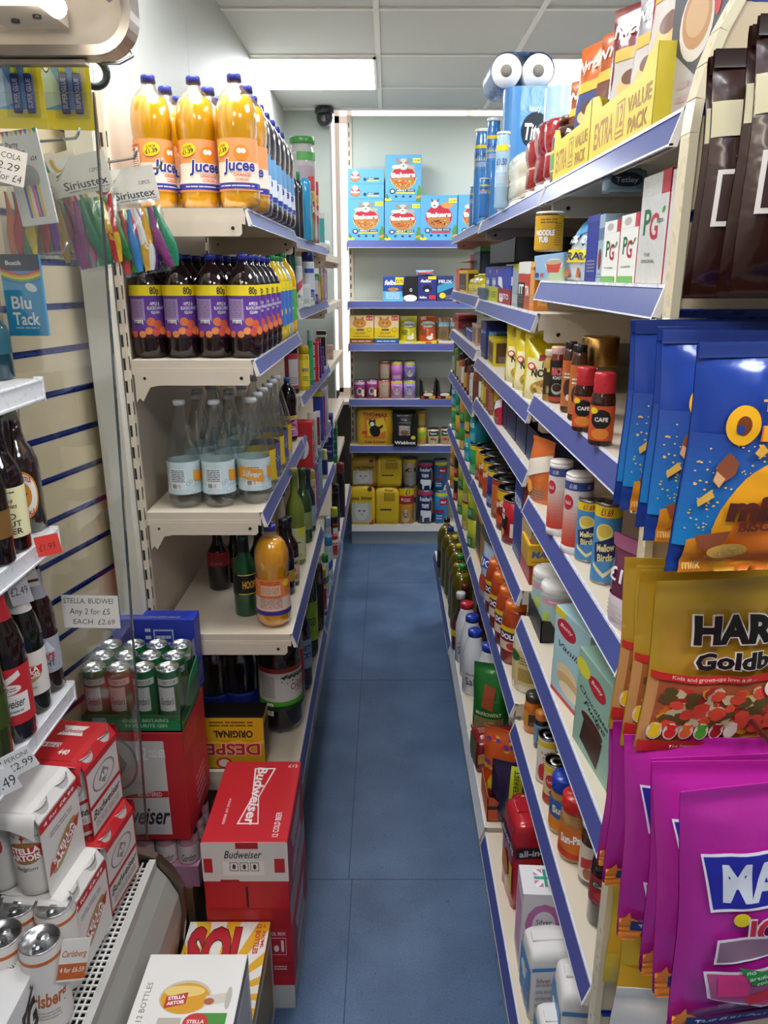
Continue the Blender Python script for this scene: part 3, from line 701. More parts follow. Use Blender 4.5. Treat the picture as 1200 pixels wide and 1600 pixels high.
@des
def sunjuice(p, w, h):
 p.rect(-w, 0, w*1.5, h, '#4fb53a'); p.rect(-w, h*.82, w*1.5, h, '#f1d91c'); p.dots(0, 0, w, h*.5, 8, w*.14, ('#f08a1c', '#ffffff', '#2f7a2a')); p.text('ORANGE', w*.5, h*.65, h*.13, '#ffffff', w=w*.8)
@des
def tonic(p, w, h):
 p.rect(-w*1.3, 0, w*1.5, h, '#c9dde2'); p.rect(-w*1.3, h*.86, w*1.5, h*.96, '#2f8fb4')
 R = random.Random(5)
 for q, c in ((1, '#94abb2'), (.72, '#c9dde2')):
  R = random.Random(5); vs = []; fs = []
  for i in range(46):
   x = R.uniform(-w*1.2, w*1.4); y = R.uniform(h*.08, h*.78); r = R.uniform(.04, .09)*w*q; o = len(vs); vs += [(x+r*math.cos(k*PI/6), y+r*math.sin(k*PI/6)) for k in range(12)]; fs.append(tuple(range(o, o+12)))
  p._p(vs, fs, mat(c))
 p.rect(w*.20, h*.14, w*.78, h*.80, '#dfe9ea'); p.lines(w*.24, h*.38, w*.74, h*.77, 7, '#4a4a4c'); p.bars(w*.26, h*.17, w*.6, h*.34, 14)
 p.poly([(w*1.05, h*.40), (w*1.5, h*.34), (w*1.5, h*.66), (w*1.05, h*.75)], '#e8a33a'); p.poly([(-w*.6, h*.34), (-w*.08, h*.38), (-w*.04, h*.68), (-w*.6, h*.72)], '#e8a33a')
@des
def silvertonic(p, w, h):
 tonic(p, w, h); p.poly([(w*-.05, h*.42), (w*.9, h*.26), (w*.86, h*.66), (w*.0, h*.80)], '#e8a33a'); p.text('Silver', w*.45, h*.55, h*.2, '#d6e8ee', w=w*.7, shear=.2, rot=-.1, bold=.015)
@des
def yellowtonic(p, w, h):
 p.rect(-w, 0, w*1.5, h, '#e0bc2c'); p.rect(-w, h*.8, w*1.5, h*.98, '#4a4a9a'); p.text('Tonic', w*.5, h*.5, h*.2, '#34348a', w=w*.8, shear=.15, bold=.02); p.lines(w*.1, h*.1, w*.9, h*.3, 3)
@des
def bubbletonic(p, w, h):
 p.rect(-w, 0, w*1.5, h, '#54588a'); p.dots(-w*.3, 0, w*1.3, h, 30, w*.05, ('#c9cfe0', '#8f96b8'), 3); p.rect(w*.3, h*.3, w*.9, h*.8, '#d3a82c'); p.text('Tonic', w*.6, h*.55, h*.15, '#34348a', w=w*.5)
@des
def vimto(p, w, h):
 p.rect(-w, 0, w*1.5, h, '#c98ad0'); p.rect(-w, h*.86, w*1.5, h, '#f1d91c'); p.lines(w*.05, h*.89, w*.95, h*.97, 1, '#444444')
 p.dots(0, h*.62, w, h*.84, 10, w*.12, ('#b3202c', '#5a1a5a')); p.ell(w*.5, h*.45, w*.6, h*.2, '#c4253c'); p.text('Vimto', w*.5, h*.45, h*.24, '#ffffff', w=w*1.0, bold=.05, ol='#7a1024'); p.lines(w*.1, h*.08, w*.9, h*.2, 2, '#9a2050')
@des
def hooch(p, w, h):
 p.rect(-w*.2, 0, w*1.2, h, '#15171a'); p.rect(-w*.2, h*.93, w*1.2, h*.97, '#e0cf3a'); p.rect(-w*.2, h*.03, w*1.2, h*.07, '#e0cf3a'); p.text('HOOPER', w*.5, h*.5, h*.34, '#e3a92c', w=w*.95, bold=.03)
@des
def jnutri(p, w, h):
 p.rect(-w, h*.5, w*1.5, h, '#ef8a4a'); p.rect(-w, h*.15, w*1.5, h*.5, '#e9cfc2'); p.rect(-w, h*.02, w*1.5, h*.13, '#2e3192')
 p.lines(w*.1, h*.86, w*.8, h*.96, 2, '#a8401c'); p.rect(w*.12, h*.58, w*.78, h*.83, '#f6d3b8'); p.lines(w*.14, h*.6, w*.76, h*.81, 6, '#b05a34'); p.lines(w*.05, h*.2, w*.85, h*.55, 9, '#a5705c')
 p.ell(w*1.02, h*.88, w*.16, h*.09, '#f5d81f')
@des
def lamblabel(p, w, h):
 p.rect(0, 0, w, h, '#d9c7a2'); p.text('LAMB', w*.5, h*.8, h*.17, '#2a2420', w=w*.8, bold=.02); p.ell(w*.5, h*.5, w*.16, h*.14, '#b0342c'); p.ell(w*.5, h*.52, w*.1, h*.1, '#3a2a22'); p.lines(w*.1, h*.08, w*.9, h*.3, 3, '#6b4a30')
@des
def winelabel(p, w, h):
 p.rect(0, 0, w, h, '#c9cf9c'); p.poly([(w*.5, h*.8), (w, h*.65), (w, h), (w*.6, h)], '#d9d43a'); p.lines(w*.15, h*.5, w*.7, h*.6, 1, '#3a3a30'); p.lines(w*.2, h*.1, w*.8, h*.2, 2, '#6a6a50')
@des
def ciderlabel(p, w, h):
 p.rect(-w, 0, w*1.6, h, '#dcdcd6'); p.rect(-w, h*.90, w*1.6, h, '#a8342c'); p.rect(-w, h*.0, w*1.6, h*.22, '#4fb02c')
 p.lines(-w*.1, h*.3, w*.35, h*.82, 14, '#77776f'); p.text('CHERRY', w*1.12, h*.55, h*.16, '#b02a34', w=w*.66, bold=.01); p.text('CIDER', w*1.1, h*.43, h*.07, '#b02a34', w=w*.35)
 for a in (0, .15, .3, .45, .6): p.poly([(w*(.5+a), h*.80), (w*(.75+a), h*.88), (w*(.62+a), h*.74)], '#3c5a2c'); p.ell(w*(.55+a), h*(.70-.3*(a % .3)), w*.02, w*.02, '#2a2a28')
 p.bars(w*.05, -h*.12, w*.28, h*.18, 10); p.poly([(-w, h*.0), (w*1.6, h*.0), (w*1.6, h*.1), (w*1.1, h*.06), (w*.6, h*.12), (w*.2, h*.05), (-w, h*.08)], '#1f3a1a')
@des
def frosty(p, w, h):
 p.rect(-w, 0, w*1.5, h, '#8fb8dc'); p.text('FROSTY', w*.6, h*.72, h*.2, '#1f2f7a', w=w*1.0, bold=.03); p.text("JACK'S", w*.6, h*.45, h*.2, '#1f2f7a', w=w*.95, bold=.03)
@des
def limebottle(p, w, h):
 p.rect(-w, 0, w*1.5, h, '#9cc83a'); p.text('CIDER', w*.5, h*.5, h*.2, '#1f4a1c', w=w*.8, bold=.02)
@des
def shreddies(p, w, h):
 p.rect(0, 0, w, h*.42, '#b03a2c'); p.poly([(0, h*.1), (w*.4, 0), (w, h*.05), (w, h*.3), (w*.5, h*.4), (0, h*.2)], '#8f8f94'); p.rect(0, h*.62, w, h*.78, '#f0c02c'); p.text('EXTRA', w*.5, h*.70, h*.1, '#b8242c', w=w*.8, bold=.02)
 p.text('Shells', w*.5, h*.5, h*.12, '#ffffff', w=w*.85, rot=.15, bold=.03); p.ell(w*.5, h*.24, w*.3, h*.07, '#e0902c')
@des
def airel(p, w, h):
 p.ell(w*.5, h*.55, w*.42, w*.42, '#ffffff'); p.ell(w*.5, h*.55, w*.35, w*.35, '#2a3a8f'); p.text('AZ', w*.5, h*.55, h*.12, '#ffffff', w=w*.4, bold=.03); p.rect(w*.1, h*.1, w*.7, h*.3, '#b9c4cc'); p.lines(w*.1, h*.12, w*.68, h*.28, 4, '#55606a')
@des
def blushirt(p, w, h):
 p.rect(0, h*.7, w, h, '#c42a2f'); p.ell(w*.5, h*.45, w*.3, h*.25, '#dfe6f0'); p.poly([(w*.3, h*.2), (w*.6, h*.75), (w*.75, h*.7), (w*.5, h*.2)], '#8f9ac0')
@des
def lemonlab(p, w, h):
 p.ell(w*.5, h*.5, w*.5, h*.45, '#f2dc3a'); p.text('lemon', w*.5, h*.66, h*.2, '#2a3a8a', w=w*.75, bold=.02); p.lines(w*.2, h*.2, w*.8, h*.4, 3, '#7a7a30')
@des
def redstack(p, w, h):
 for i in range(3): p.rect(w*.08, h*(.06+.31*i), w*.6, h*(.30+.31*i), '#e6e6ea'); p.lines(w*.12, h*(.08+.31*i), w*.56, h*(.28+.31*i), 3, '#3a4a7a')
 p.rect(w*.7, 0, w, h, '#c8243a')
# ------------------------------------------------------------------ L1: cordial bottles
def JO(turn): return (bottle, 'cordial_bottle', .0435, .262, 'squash', '#ffb400', '#2c3590', '#f0a063', .14, .545, None, 'jorange', turn, .87)
def JB(turn): return (bottle, 'cordial_bottle', .040, .262, 'squash', '#2b1220', '#2c3590', '#6fa8d8', .14, .545, None, 'jberry', turn, .87)
Z = ZL['n1']
for x, y, tn, lab in ((-.500, 1.775, .95, 'leftmost'), (-.408, 1.785, .50, 'middle'), (-.318, 1.765, .12, 'rightmost')):
 at3(JO(tn), 'bottle', 'orange cordial bottle with blue cap, %s of the front three, top left shelf' % lab, x, y, Z, group='cordial bottles on the top left shelf')
for x, y, tn, lab in ((-.492, 1.875, .9, 'behind the leftmost front one'), (-.400, 1.885, .5, 'behind the middle front one'), (-.490, 1.975, .9, 'third back in the wall-side row'), (-.398, 1.985, .5, 'third back in the middle row'), (-.312, 1.868, .0, 'behind the rightmost front one, half hidden')):
 at3(JO(tn), 'bottle', 'orange cordial bottle %s, top left shelf' % lab, x, y, Z, group='cordial bottles on the top left shelf')
for i in range(6):
 at3(JB(-.1+.07*i), 'bottle', 'dark berry cordial bottle, %s from the front along the top left shelf edge' % ORD[i], -.316, 1.968+.096*i, Z, group='dark cordial bottles on the top left shelf')
# ------------------------------------------------------------------ L2: squash
def SQ(design='squash80', liq='#1f0f14', cap='#2a35a0', turn=.0): return (bottle, 'squash_bottle', .0368, .225, 'pet', liq, cap, '#6a3fa0', .26, .74, None, design, turn, .9, None, 1.12, .06, 1, 1, None, 24, None, True)
Z = ZL['n2']
for r in range(4):
 for c in range(4):
  if c == 3: continue
  x = -.541+.0735*c; y = 1.765+.0+.087*r
  at3(SQ(turn=-.1), 'bottle', 'dark squash bottle, %s row back, %s column from the wall, second left shelf' % (ORD[r], ORD[c]), x, y+.002*c, Z, group='blackcurrant squash bottles on the second left shelf')
for i in range(9):
 if i < 5: mk = SQ(turn=-.1); nm = 'dark squash bottle with purple label'; g = 'blackcurrant squash bottles on the second left shelf'
 elif i < 8: mk = (bottle, 'squash_bottle', .0368, .232, 'pet', '#e8c51c' if i < 7 else '#b8c4a8', '#1f8a4a', '#3f74c4', .2, .74, None, 'squashlemon', -.1, .9, None, 1.12, .06, 1, 1, None, 24, None, True); nm = 'yellow squash bottle with blue label'; g = 'yellow squash bottles on the second left shelf'
 else: mk = (bottle, 'juice_bottle', .040, .245, 'pet', '#f0b400', '#1f8a4a', '#4fb53a', .2, .62, None, 'sunjuice', .2, .9, None, 1.12, .06, 1, 1, None, 24, None, True); nm = 'golden juice bottle with green label'; g = 'yellow squash bottles on the second left shelf'
 at3(mk, 'bottle', nm+', %s from the front along the shelf edge' % ORD[i], -.3220-(.002 if i == 8 else 0), 1.765+.0855*i+(.006 if i == 8 else 0), Z, group=g)
# ------------------------------------------------------------------ L3: tonic
def TN(design='tonic', turn=0., labc='#c9dde2', cap='#d3d6d6', liq=None): return (bottle, 'tonic_bottle', .0395, .256, 'tonic', liq, cap, labc, .145, .46, None, design, turn, .7, '#f6f9f8', 1.2, .045, 1, 1, None, 26, None, False)
Z = ZL['n3']
at3(TN('tonic', -.15), 'bottle', 'clear tonic bottle, front row, leftmost, beside the shelf back', -.4895, 1.768, Z, group='tonic bottles on the third left shelf')
at3(TN('tonic', -.1), 'bottle', 'clear tonic bottle, front row, second from the left', -.408, 1.772, Z, group='tonic bottles on the third left shelf')
at3(TN('silvertonic', .1), 'bottle', 'clear tonic bottle, front row, rightmost, orange flash on its label', -.327, 1.802, Z, group='tonic bottles on the third left shelf')
for r in range(1, 6):
 for c in range(3):
  x = -.487+.081*c + (.016 if r % 2 else 0)*(c < 2); y = 1.772+.084*r+(.03 if c == 2 else 0)
  if c == 2:
   mk, nm = ((TN('yellowtonic', .1, '#e0bc2c'), 'clear tonic bottle with yellow label'), (TN('bubbletonic', .1, '#54588a'), 'clear tonic bottle with dark bubble label'))[r % 2 == 0]
  else: mk, nm = TN('tonic', -.1), 'clear tonic bottle with pale label'
  at3(mk, 'bottle', '%s, %s row back, %s column' % (nm, ORD[r], ('wall-side', 'middle', 'shelf-edge')[c]), x, y, Z, group='tonic bottles on the third left shelf')
put((bottle, 'cordial_bottle', .036, .29, 'squash', '#190c12', '#2f74b8', '#c98ad0', .10, .44, None, 'vimto', .15, .9, None, 1.15, .06, 1, 1, None, 24, None, True), 'bottle', 'dark fruit cordial bottle with pink label at the far end of the tonic shelf', 450, 692, Z, top=592, w=28)
# ------------------------------------------------------------------ L4: spirits and wine
Z = ZL['n4']
def BT(kind, liq, cap, lab=None, z0=.1, z1=.5, des_=None, turn=0., R=.037, H=.29, capr=1.1, caph=.07, neck=None, nm='glass_bottle'): return (bottle, nm, R, H, kind, liq, cap, lab, z0, z1, None, des_, turn, .9, None, capr, caph, 1, 1, None, 24, neck, True)
put(BT('beer', '#16090a', '#5a1016', '#a8242c', .40, .62, ('#a8242c', '', '#000000', '#c23a34', 3), 0, .04, .3), 'bottle', 'dark bottle with red shoulder label, far left on the fourth left shelf', 341, 924, Z, top=824, w=35)
put(BT('beer', '#120c0a', '#2a1c10', '#8a7a44', .3, .5), 'bottle', 'dark bottle with dull gold label behind the green bottle', 366, 912, Z, top=826, w=26)
put(BT('beer', '#0f4a2a', '#15171a', '#15171a', .28, .54, 'hooch', .75, .037, .29, 1.1, .07, (.78, .93, '#15171a')), 'bottle', 'green glass bottle with black label, left of the lone orange bottle', 383, 965, Z, top=832, w=37)
put((bottle, 'cordial_bottle', .0435, .262, 'squash', '#ffae08', '#2c3590', '#ef8a4a', .14, .52, None, 'jnutri', .1, .9), 'bottle', 'lone orange cordial bottle showing its back label, front of the fourth left shelf', 425, 984, Z, top=829, w=55)
put(BT('beer', '#120c0a', '#1a1612', '#9a7a20', .3, .45, None, 0, .034, .3, nm='glass_bottle'), 'bottle', 'dark bottle with gold cap band behind the lone orange bottle', 405, 925, Z, top=824, w=30)
put(BT('beer', '#130b0b', '#1c1c1e', '#caa23a', .2, .36), 'bottle', 'black bottle with gold-edged label just right of the lone orange bottle', 445, 932, Z, top=816, w=30)
put(BT('wine', '#1a0d0c', '#141414', '#d9c7a2', .08, .45, 'lamblabel', .5, .04, .28), 'bottle', 'dark rum bottle with beige label near the shelf edge', 452, 918, Z, top=812, w=30)
put(BT('wine', '#d9d2c0', '#201814', '#d9cdb4', .05, .55, ('#b86a4a', '', '#ffffff', '#c0492c', 0)), 'bottle', 'cream labelled bottle with black neck behind the rum', 442, 862, Z, top=772, w=22)
put(BT('wine', '#6f7f30', '#8a8f4a', '#c9cf9c', .06, .42, 'winelabel', .3, .037, .31), 'bottle', 'olive green wine bottle with pale label on the fourth left shelf', 462, 884, Z, top=735, w=30)
put(BT('wine', '#2f4d24', '#3a5a2c', '#8a9a5a', .2, .45), 'bottle', 'dark green wine bottle behind the olive one', 474, 850, Z, top=735, w=27)
put(BT('wine', '#1c2f4a', '#20304a', '#9ab0c8', .1, .45), 'bottle', 'navy wine bottle with pale blue label at the far end of the fourth shelf', 483, 832, Z, top=735, w=20)
# ------------------------------------------------------------------ L5: ciders on the base shelf
Z = ZL['n5']
put((bottle, 'cider_bottle', .06, .33, 'cider', '#1a0d0e', '#1a1a1a', '#dcdcd6', .26, .68, None, 'ciderlabel', .15, .9, None, 1.1, .05, 1, 1, None, 32, None, True), 'bottle', 'large dark cherry cider bottle with white and green label on the lowest left shelf', 437, 1150, Z, top=990, w=66)
put((bottle, 'cider_bottle', .052, .32, 'cider', '#151535', '#151535', '#8fb8dc', .3, .66, None, 'frosty', .3, .9, None, 1.1, .05, 1, 1, None, 28, None, True), 'bottle', 'dark blue cider bottle with pale blue label behind the cherry cider', 471, 1082, Z, top=955, w=32)
put((bottle, 'cider_bottle', .05, .3, 'cider', '#4a1020', '#4a1020', '#b02a3a', .3, .66), 'bottle', 'red labelled cider bottle between the cherry and blue ciders', 463, 1102, Z, top=965, w=26)
put((bottle, 'cider_bottle', .048, .32, 'cider', '#22351a', '#22351a', '#9cc83a', .2, .62, None, 'limebottle', .35, .9, None, 1.1, .05, 1, 1, None, 28, None, True), 'bottle', 'green cider bottle with lime label on the lowest left shelf', 484, 1030, Z, top=880, w=26)
put((bottle, 'cider_bottle', .045, .32, 'cider', '#5a3214', '#3a2010', '#3a2418', .2, .62), 'bottle', 'amber brown cider bottle beyond the lime labelled one', 497, 988, Z, top=862, w=20)
for i, (px, py, w_) in enumerate(((334, 1112, 50), (375, 1112, 60))):
 put((bottle, 'cider_bottle', .075, .34, 'cider', '#141338', '#1a1a60', '#1c2c8a', .05, .34, None, ('#1c2c8a', '', '#ffffff', '#3a5ac0', 3)), 'bottle', ('very large blue-black cider bottle in the shadow by the back panel', 'very large blue-black cider bottle behind the yellow beer case')[i], px, py, Z, top=1000, w=w_, Y=1.93+.02*i, group='large cider bottles at the back of the lowest left shelf')
put((carton, 'cider_case', .16, .12, .20, '#3c5468', ('#3c5468', '', '#1f2f4a', '#5a7a94', 3)), 'case', 'grey-blue case of white cider bottles beyond the very large bottles', 388, 1062, Z, top=960, w=52, Y=2.15)
# ------------------------------------------------------------------ left run, middle bay: household goods
Z = ZL['m1']; G = 'household goods on the top shelf of the middle left bay'
put((pouch, 'wipes_pack', .12, .08, .2, '#7fd4dc', ('#e8f4f4', '', '#ffffff', '#35a8b8', 3), 'foil', .03, '', 3, False, True), 'pack', 'turquoise wipes pack behind the black bottles, top left shelf', 446, 300, Z, w=31, top=246, Y=2.80)
for i, (px, py, w_) in enumerate(((441, 366, 18), (458, 372, 20), (468, 374, 14))):
 put((bottle, 'shampoo_bottle', .035, .22, 'flat', '#2f3338', '#1f7a4c', None, 0, 0, None, None, 0., .9, None, 1.2, .12, 1, .75, None, 20, None, True), 'bottle', ('black bottle with green cap, nearest of the three on the top left shelf', 'black bottle with green cap, middle of the three', 'black bottle with green cap, farthest of the three')[i], px, 400, Z, w=w_, Y=2.64+.07*i, h=.215, group=G)
put((bottle, 'washing_tub', .036, .22, 'cyl', '#3ba4d8', None, None, 0, 0, None, None, 0., .9, None, 1.2, .1, 1, 1, None, 20, None, True), 'tub', 'tall light blue canister beside the black bottles, top left shelf', 478, 400, Z, w=18, Y=2.88, h=.225)
put((carton, 'freshener_sachet', .04, .05, .2, '#8fbf6a', ('#5f9a4a', '', '#ffffff', '#dfe8b0', 2)), 'pack', 'green leafy pack between the blue canister and red boxes', 487, 400, Z, w=5, Y=2.94, h=.16)
for i, px in enumerate((495, 503)):
 put((carton, 'shells_box', .06, .09, .2, '#cc2b2a', 'shreddies', 'shreddies'), 'box', ('red box with yellow lettering, nearer of the two on the top left shelf', 'red box with yellow lettering, farther of the two')[i], px, 400, Z, w=9, Y=2.96+.16*i, h=.22, group='red boxes on the top left shelf')
put((jar, 'storage_tub', .075, .33, '#c9c2c4', '#4f9a50', .06, '#d8d4d6', ('#b8a8b0', '', '#ffffff', '#5fae5a', 3), .05, .9, 1.02, .5), 'tub', 'tall pale tub with green lid at the back of the top left shelf', 482, 400, Z, w=39, Y=3.0, h=.36)
put((carton, 'tissue_pack', .06, .03, .14, '#e8f2f0', ('#3ab4b8', '', '#ffffff', '#e8f2f0', 3)), 'pack', 'white and turquoise pack at the far end of the top left shelf', 514, 400, Z, w=9, Y=3.42, h=.13)
t, d_ = (None, None)
m = MB(); T = Matrix.Translation((-.30, 3.62, ZL['f1']+.028)) @ Matrix.Rotation(PI/2, 4, 'Y') @ Matrix.Rotation(0, 4, 'X')
m.lathe([(.004, -.04), (.027, -.039), (.027, .039), (.004, .04)], mat('#dfe6e2', 'foil'), 18, T=T); tag(m.build('paper_roll'), 'clear wrapped white roll lying on the far left shelf under the window side', 'roll')
Z = ZL['m2']; G = 'toiletries on the second shelf of the middle left bay'
def BX(nm, W, Dp, H, base, *a): return (qbox, nm, W, Dp, H, base)+a
L2 = [(BX('drinks_case', .12, .1, .2, '#0c3a44', '#0f4a52', '', '#ffffff', '#164a50', 3), 'box', 'dark teal carton end, nearest on the second middle shelf', 444, 2.62, 22, .205),
  (BX('drinks_case', .12, .1, .2, '#0e3036', '#1c6a5a', '', '#ffffff', '#2a7a6a', 3), 'box', 'dark green carton beside the teal one', 457, 2.66, 12, .20),
  (('bot', '#dfe6e0', '#d0d8d0', '#e6e8e4', ('#d05a70', '', '#fff', '#5fae5a', 2)), 'bottle', 'white bottle with leaf print on the second middle shelf', 467, 2.68, 13, .165),
  (('bot', '#dfe4ea', '#23286e', '#dfe4ea', ('#2f48a8', '', '#3a4a8a', '#3a5ac0', 1)), 'bottle', 'white deodorant can with tall navy cap', 484, 2.86, 20, .185),
  (BX('soap_box', .07, .05, .07, '#dfe4e2', '#cfd6d6', '', '#ffffff', '#e6eae8', 3), 'box', 'small plain white box in front of the navy capped can', 479, 2.74, 13, .075),
  (BX('cream_jar_box', .05, .05, .05, '#dfe3c0', '#b8c8a0', '', '#fff', '#c8ccae', 2), 'box', 'tiny cream box in front of the blue and white can', 492, 2.80, 8, .028),
  (BX('toothpaste_box', .04, .04, .1, '#dfe6ea', '#3048a8', '', '#fff', '#8fa0d0', 1), 'box', 'white and blue toothpaste box on the second middle shelf', 499, 3.0, 5, .10),
  (('jar', '#c99a64', '#3f8a3a', '#d8b48a'), 'jar', 'peach jar with green lid on the second middle shelf', 508, 3.10, 14, .11),
  (('jar', '#c8a85a', '#b8b0a0', '#c8a85a'), 'jar', 'amber jar beyond the green lidded one', 517, 3.25, 6, .135),
  (('bot', '#b8a0b4', '#a890a4', '#c4b0c0', None), 'bottle', 'lilac bottle at the far end of the second middle shelf', 524, 3.40, 7, .14),
  (('bot', '#b09cac', '#a08c9c', '#bcaab8', None), 'bottle', 'mauve bottle, last in the row beside the lilac one', 529, 3.50, 6, .13)]
def mk_small(mk):
 if mk[0] == 'bot': return (bottle, 'toiletry_bottle', .03, .2, 'cyl', mk[1], mk[2], mk[3], .1, .8, None, mk[4], .4, .9, None, 1.9, .18, 1, 1, None, 18, None, True)
 if mk[0] == 'jar': return (jar, 'cream_jar', .035, .12, mk[1], mk[2], .25, mk[3])
 return mk
for mk, cat, lab, px, Y, w_, hh in L2: put(mk_small(mk), cat, lab, px, 480, Z, w=w_, Y=Y, h=hh, group=G)
Z = ZL['m3']; G = 'cleaning goods on the third shelf of the middle left bay'
L3 = [(('bot', '#101614', '#1a2a22', '#b0505a', ('#e8e0e0', '', '#222', '#c23a4a', 3)), 'bottle', 'black bottle with round red and white label, third middle shelf', 456, 2.63, 22, .2),
  (('bot', '#1d6a44', '#1f5a3a', '#3f9a70', None), 'bottle', 'green bottle behind the round labelled black one', 465, 2.74, 10, .17),
  (('bot', '#e2c41c', '#c8a010', '#f2dc3a', 'lemonlab'), 'bottle', 'yellow lemon cleaner bottle on the third middle shelf', 475, 2.72, 17, .155),
  (('bot', '#2f9a5f', '#9ab8b0', '#3fa86c', None), 'bottle', 'slim green spray bottle beside the lemon cleaner', 486, 2.86, 9, .2),
  (BX('tablet_box', .09, .08, .14, '#c83438', 'redstack'), 'box', 'stacked-look red boxed tablets with white panels', 495, 2.95, 14, .15),
  (BX('tablet_box', .06, .06, .14, '#23246e', '#23246e', '', '#fff', '#c83438', 3), 'box', 'navy box beside the red tablets', 507, 3.06, 8, .155),
  (('bot', '#6a2a8a', '#5a2078', '#7a3a9a', None), 'bottle', 'small purple bottle on the third middle shelf', 515, 3.2, 6, .11),
  (BX('tray_stack', .12, .1, .15, '#d8d0cc', '#1f1c20', '', '#fff', '#2a282c', 3), 'tray', 'stack of black trays at the far end of the third middle shelf', 521, 3.35, 15, .165),
  (BX('soap_pack', .09, .06, .06, '#e0b8a8', '#d8a898', '', '#fff', '#e8c8b8', 2), 'pack', 'pink soap pack catching the window light', 534, 3.75, 14, .07)]
def red_fix(mk): return (carton,)+mk[1:6]+(mk[6], mk[6]) if mk[0] is qbox and len(mk) == 7 else mk
for mk, cat, lab, px, Y, w_, hh in L3: put(red_fix(mk_small(mk)), cat, lab, px, 590, Z, w=w_, Y=Y, h=hh, group=G)
Z = ZL['m4']; G = 'laundry goods on the fourth shelf of the middle left bay'
L4 = [((carton, 'tablet_box', .12, .12, .15, '#c9302f', 'blushirt', 'airel'), 'box', 'large red laundry tablet box on the fourth middle shelf', 476, 2.63, 30, .165),
  ((carton, 'tablet_box', .08, .05, .16, '#d4d8cc', ('#b8c0b0', '', '#fff', '#e6e6d8', 3), ('#b8c0b0', '', '#fff', '#e6e6d8', 3)), 'box', 'white and sage box beside the red laundry tablets', 490, 2.80, 14, .17),
  ((carton, 'tablet_box', .08, .05, .16, '#e2e4e2', ('#8a2040', '', '#fff', '#e6e6e6', 3), ('#8a2040', '', '#fff', '#dcdcdc', 3)), 'box', 'white box with maroon panel on the fourth middle shelf', 500, 2.95, 7, .15),
  ((carton, 'softener_box', .08, .06, .18, '#2c3fa0', ('#3a50b8', '', '#fff', '#d8d02c', 3), ('#2c3fa0', '', '#fff', '#2c3fa0', 3)), 'box', 'tall royal blue carton at the back of the fourth middle shelf', 503, 3.1, 15, .205),
  ((carton, 'softener_box', .05, .05, .18, '#a02878', ('#b03888', '', '#fff', '#6a2a8a', 3), ('#a02878', '', '#fff', '#a02878', 3)), 'box', 'magenta carton beside the royal blue one', 513, 3.2, 7, .17),
  ((pouch, 'foil_pack', .12, .09, .2, '#c8c4c4', None, 'foil', .05, '', 5), 'pack', 'crinkled silver cellophane pack near the window', 524, 3.38, 18, .2)]
for mk, cat, lab, px, Y, w_, hh in L4: put(mk, cat, lab, px, 650, Z, w=w_, Y=Y, h=hh, group=G)
Z = ZL['m5']; G = 'cleaning goods on the fifth shelf of the middle left bay'
L5 = [(('bot', '#e4dca4', '#d8c850', '#eae6c4', ('#f09a3a', '', '#fff', '#e8a03a', 3)), 'bottle', 'cream cleaner bottle with orange print, fifth middle shelf', 487, 2.68, 19, .18),
  (('bot', '#a884c8', '#9a74bc', None, None), 'bottle', 'lilac cleaner bottle hanging over the shelf edge', 497, 2.82, 13, .175),
  (('bot', '#9cc8dc', '#7ab4d0', None, None), 'bottle', 'pale blue bottle behind the lilac cleaner', 503, 2.98, 9, .19),
  ((jar, 'powder_tub', .045, .1, '#e8a04a', '#e8d8a0', .1, '#d05a8a', ('#f2c23a', '', '#fff', '#f08a1c', 2)), 'tub', 'round tub with orange flower picture', 512, 2.98, 15, .12),
  ((jar, 'powder_tub', .03, .1, '#e6e0a8', '#e8e0b0', .1, '#2c3fa0'), 'tub', 'cream tub with dark blue label beyond the flower tub', 518, 3.25, 13, .13)]
for mk, cat, lab, px, Y, w_, hh in L5: put(mk_small(mk), cat, lab, px, 750, Z, w=w_, Y=Y, h=hh, group=G)
@des
def scrip(p, w, h): p.lines(w*.1, h*.4, w*.9, h*.7, 1, '#c8d4e8'); p.rect(0, h*.9, w, h*.94, '#8f9ad0')
k = 0
for px, Y, z, c, lab in ((523, 3.62, 0, '#23358a', 'lower of the three blue boxes near the window corner'), (523, 3.62, 1, '#23358a', 'middle of the three blue boxes near the window corner'), (523, 3.62, 2, '#23358a', 'topmost of the three blue boxes near the window corner'),
       (537, 3.9, 0, '#1d7a48', 'lower green box below the window corner'), (537, 3.9, 1, '#1d7a48', 'middle green box below the window corner'), (539, 3.9, 2, '#1d7a48', 'topmost green box below the window corner')):
 put((carton, 'bulb_box', .10, .09, .07, c, 'scrip', 'scrip'), 'box', lab, px, 730, (ZL['m5'] if c == '#23358a' else ZL['f5'])+.0745*z, w=20, Y=Y, h=.073, group='stacked boxes near the window corner')
Z = ZL['m6']; G = 'bottles on the lowest left shelf, middle bay'
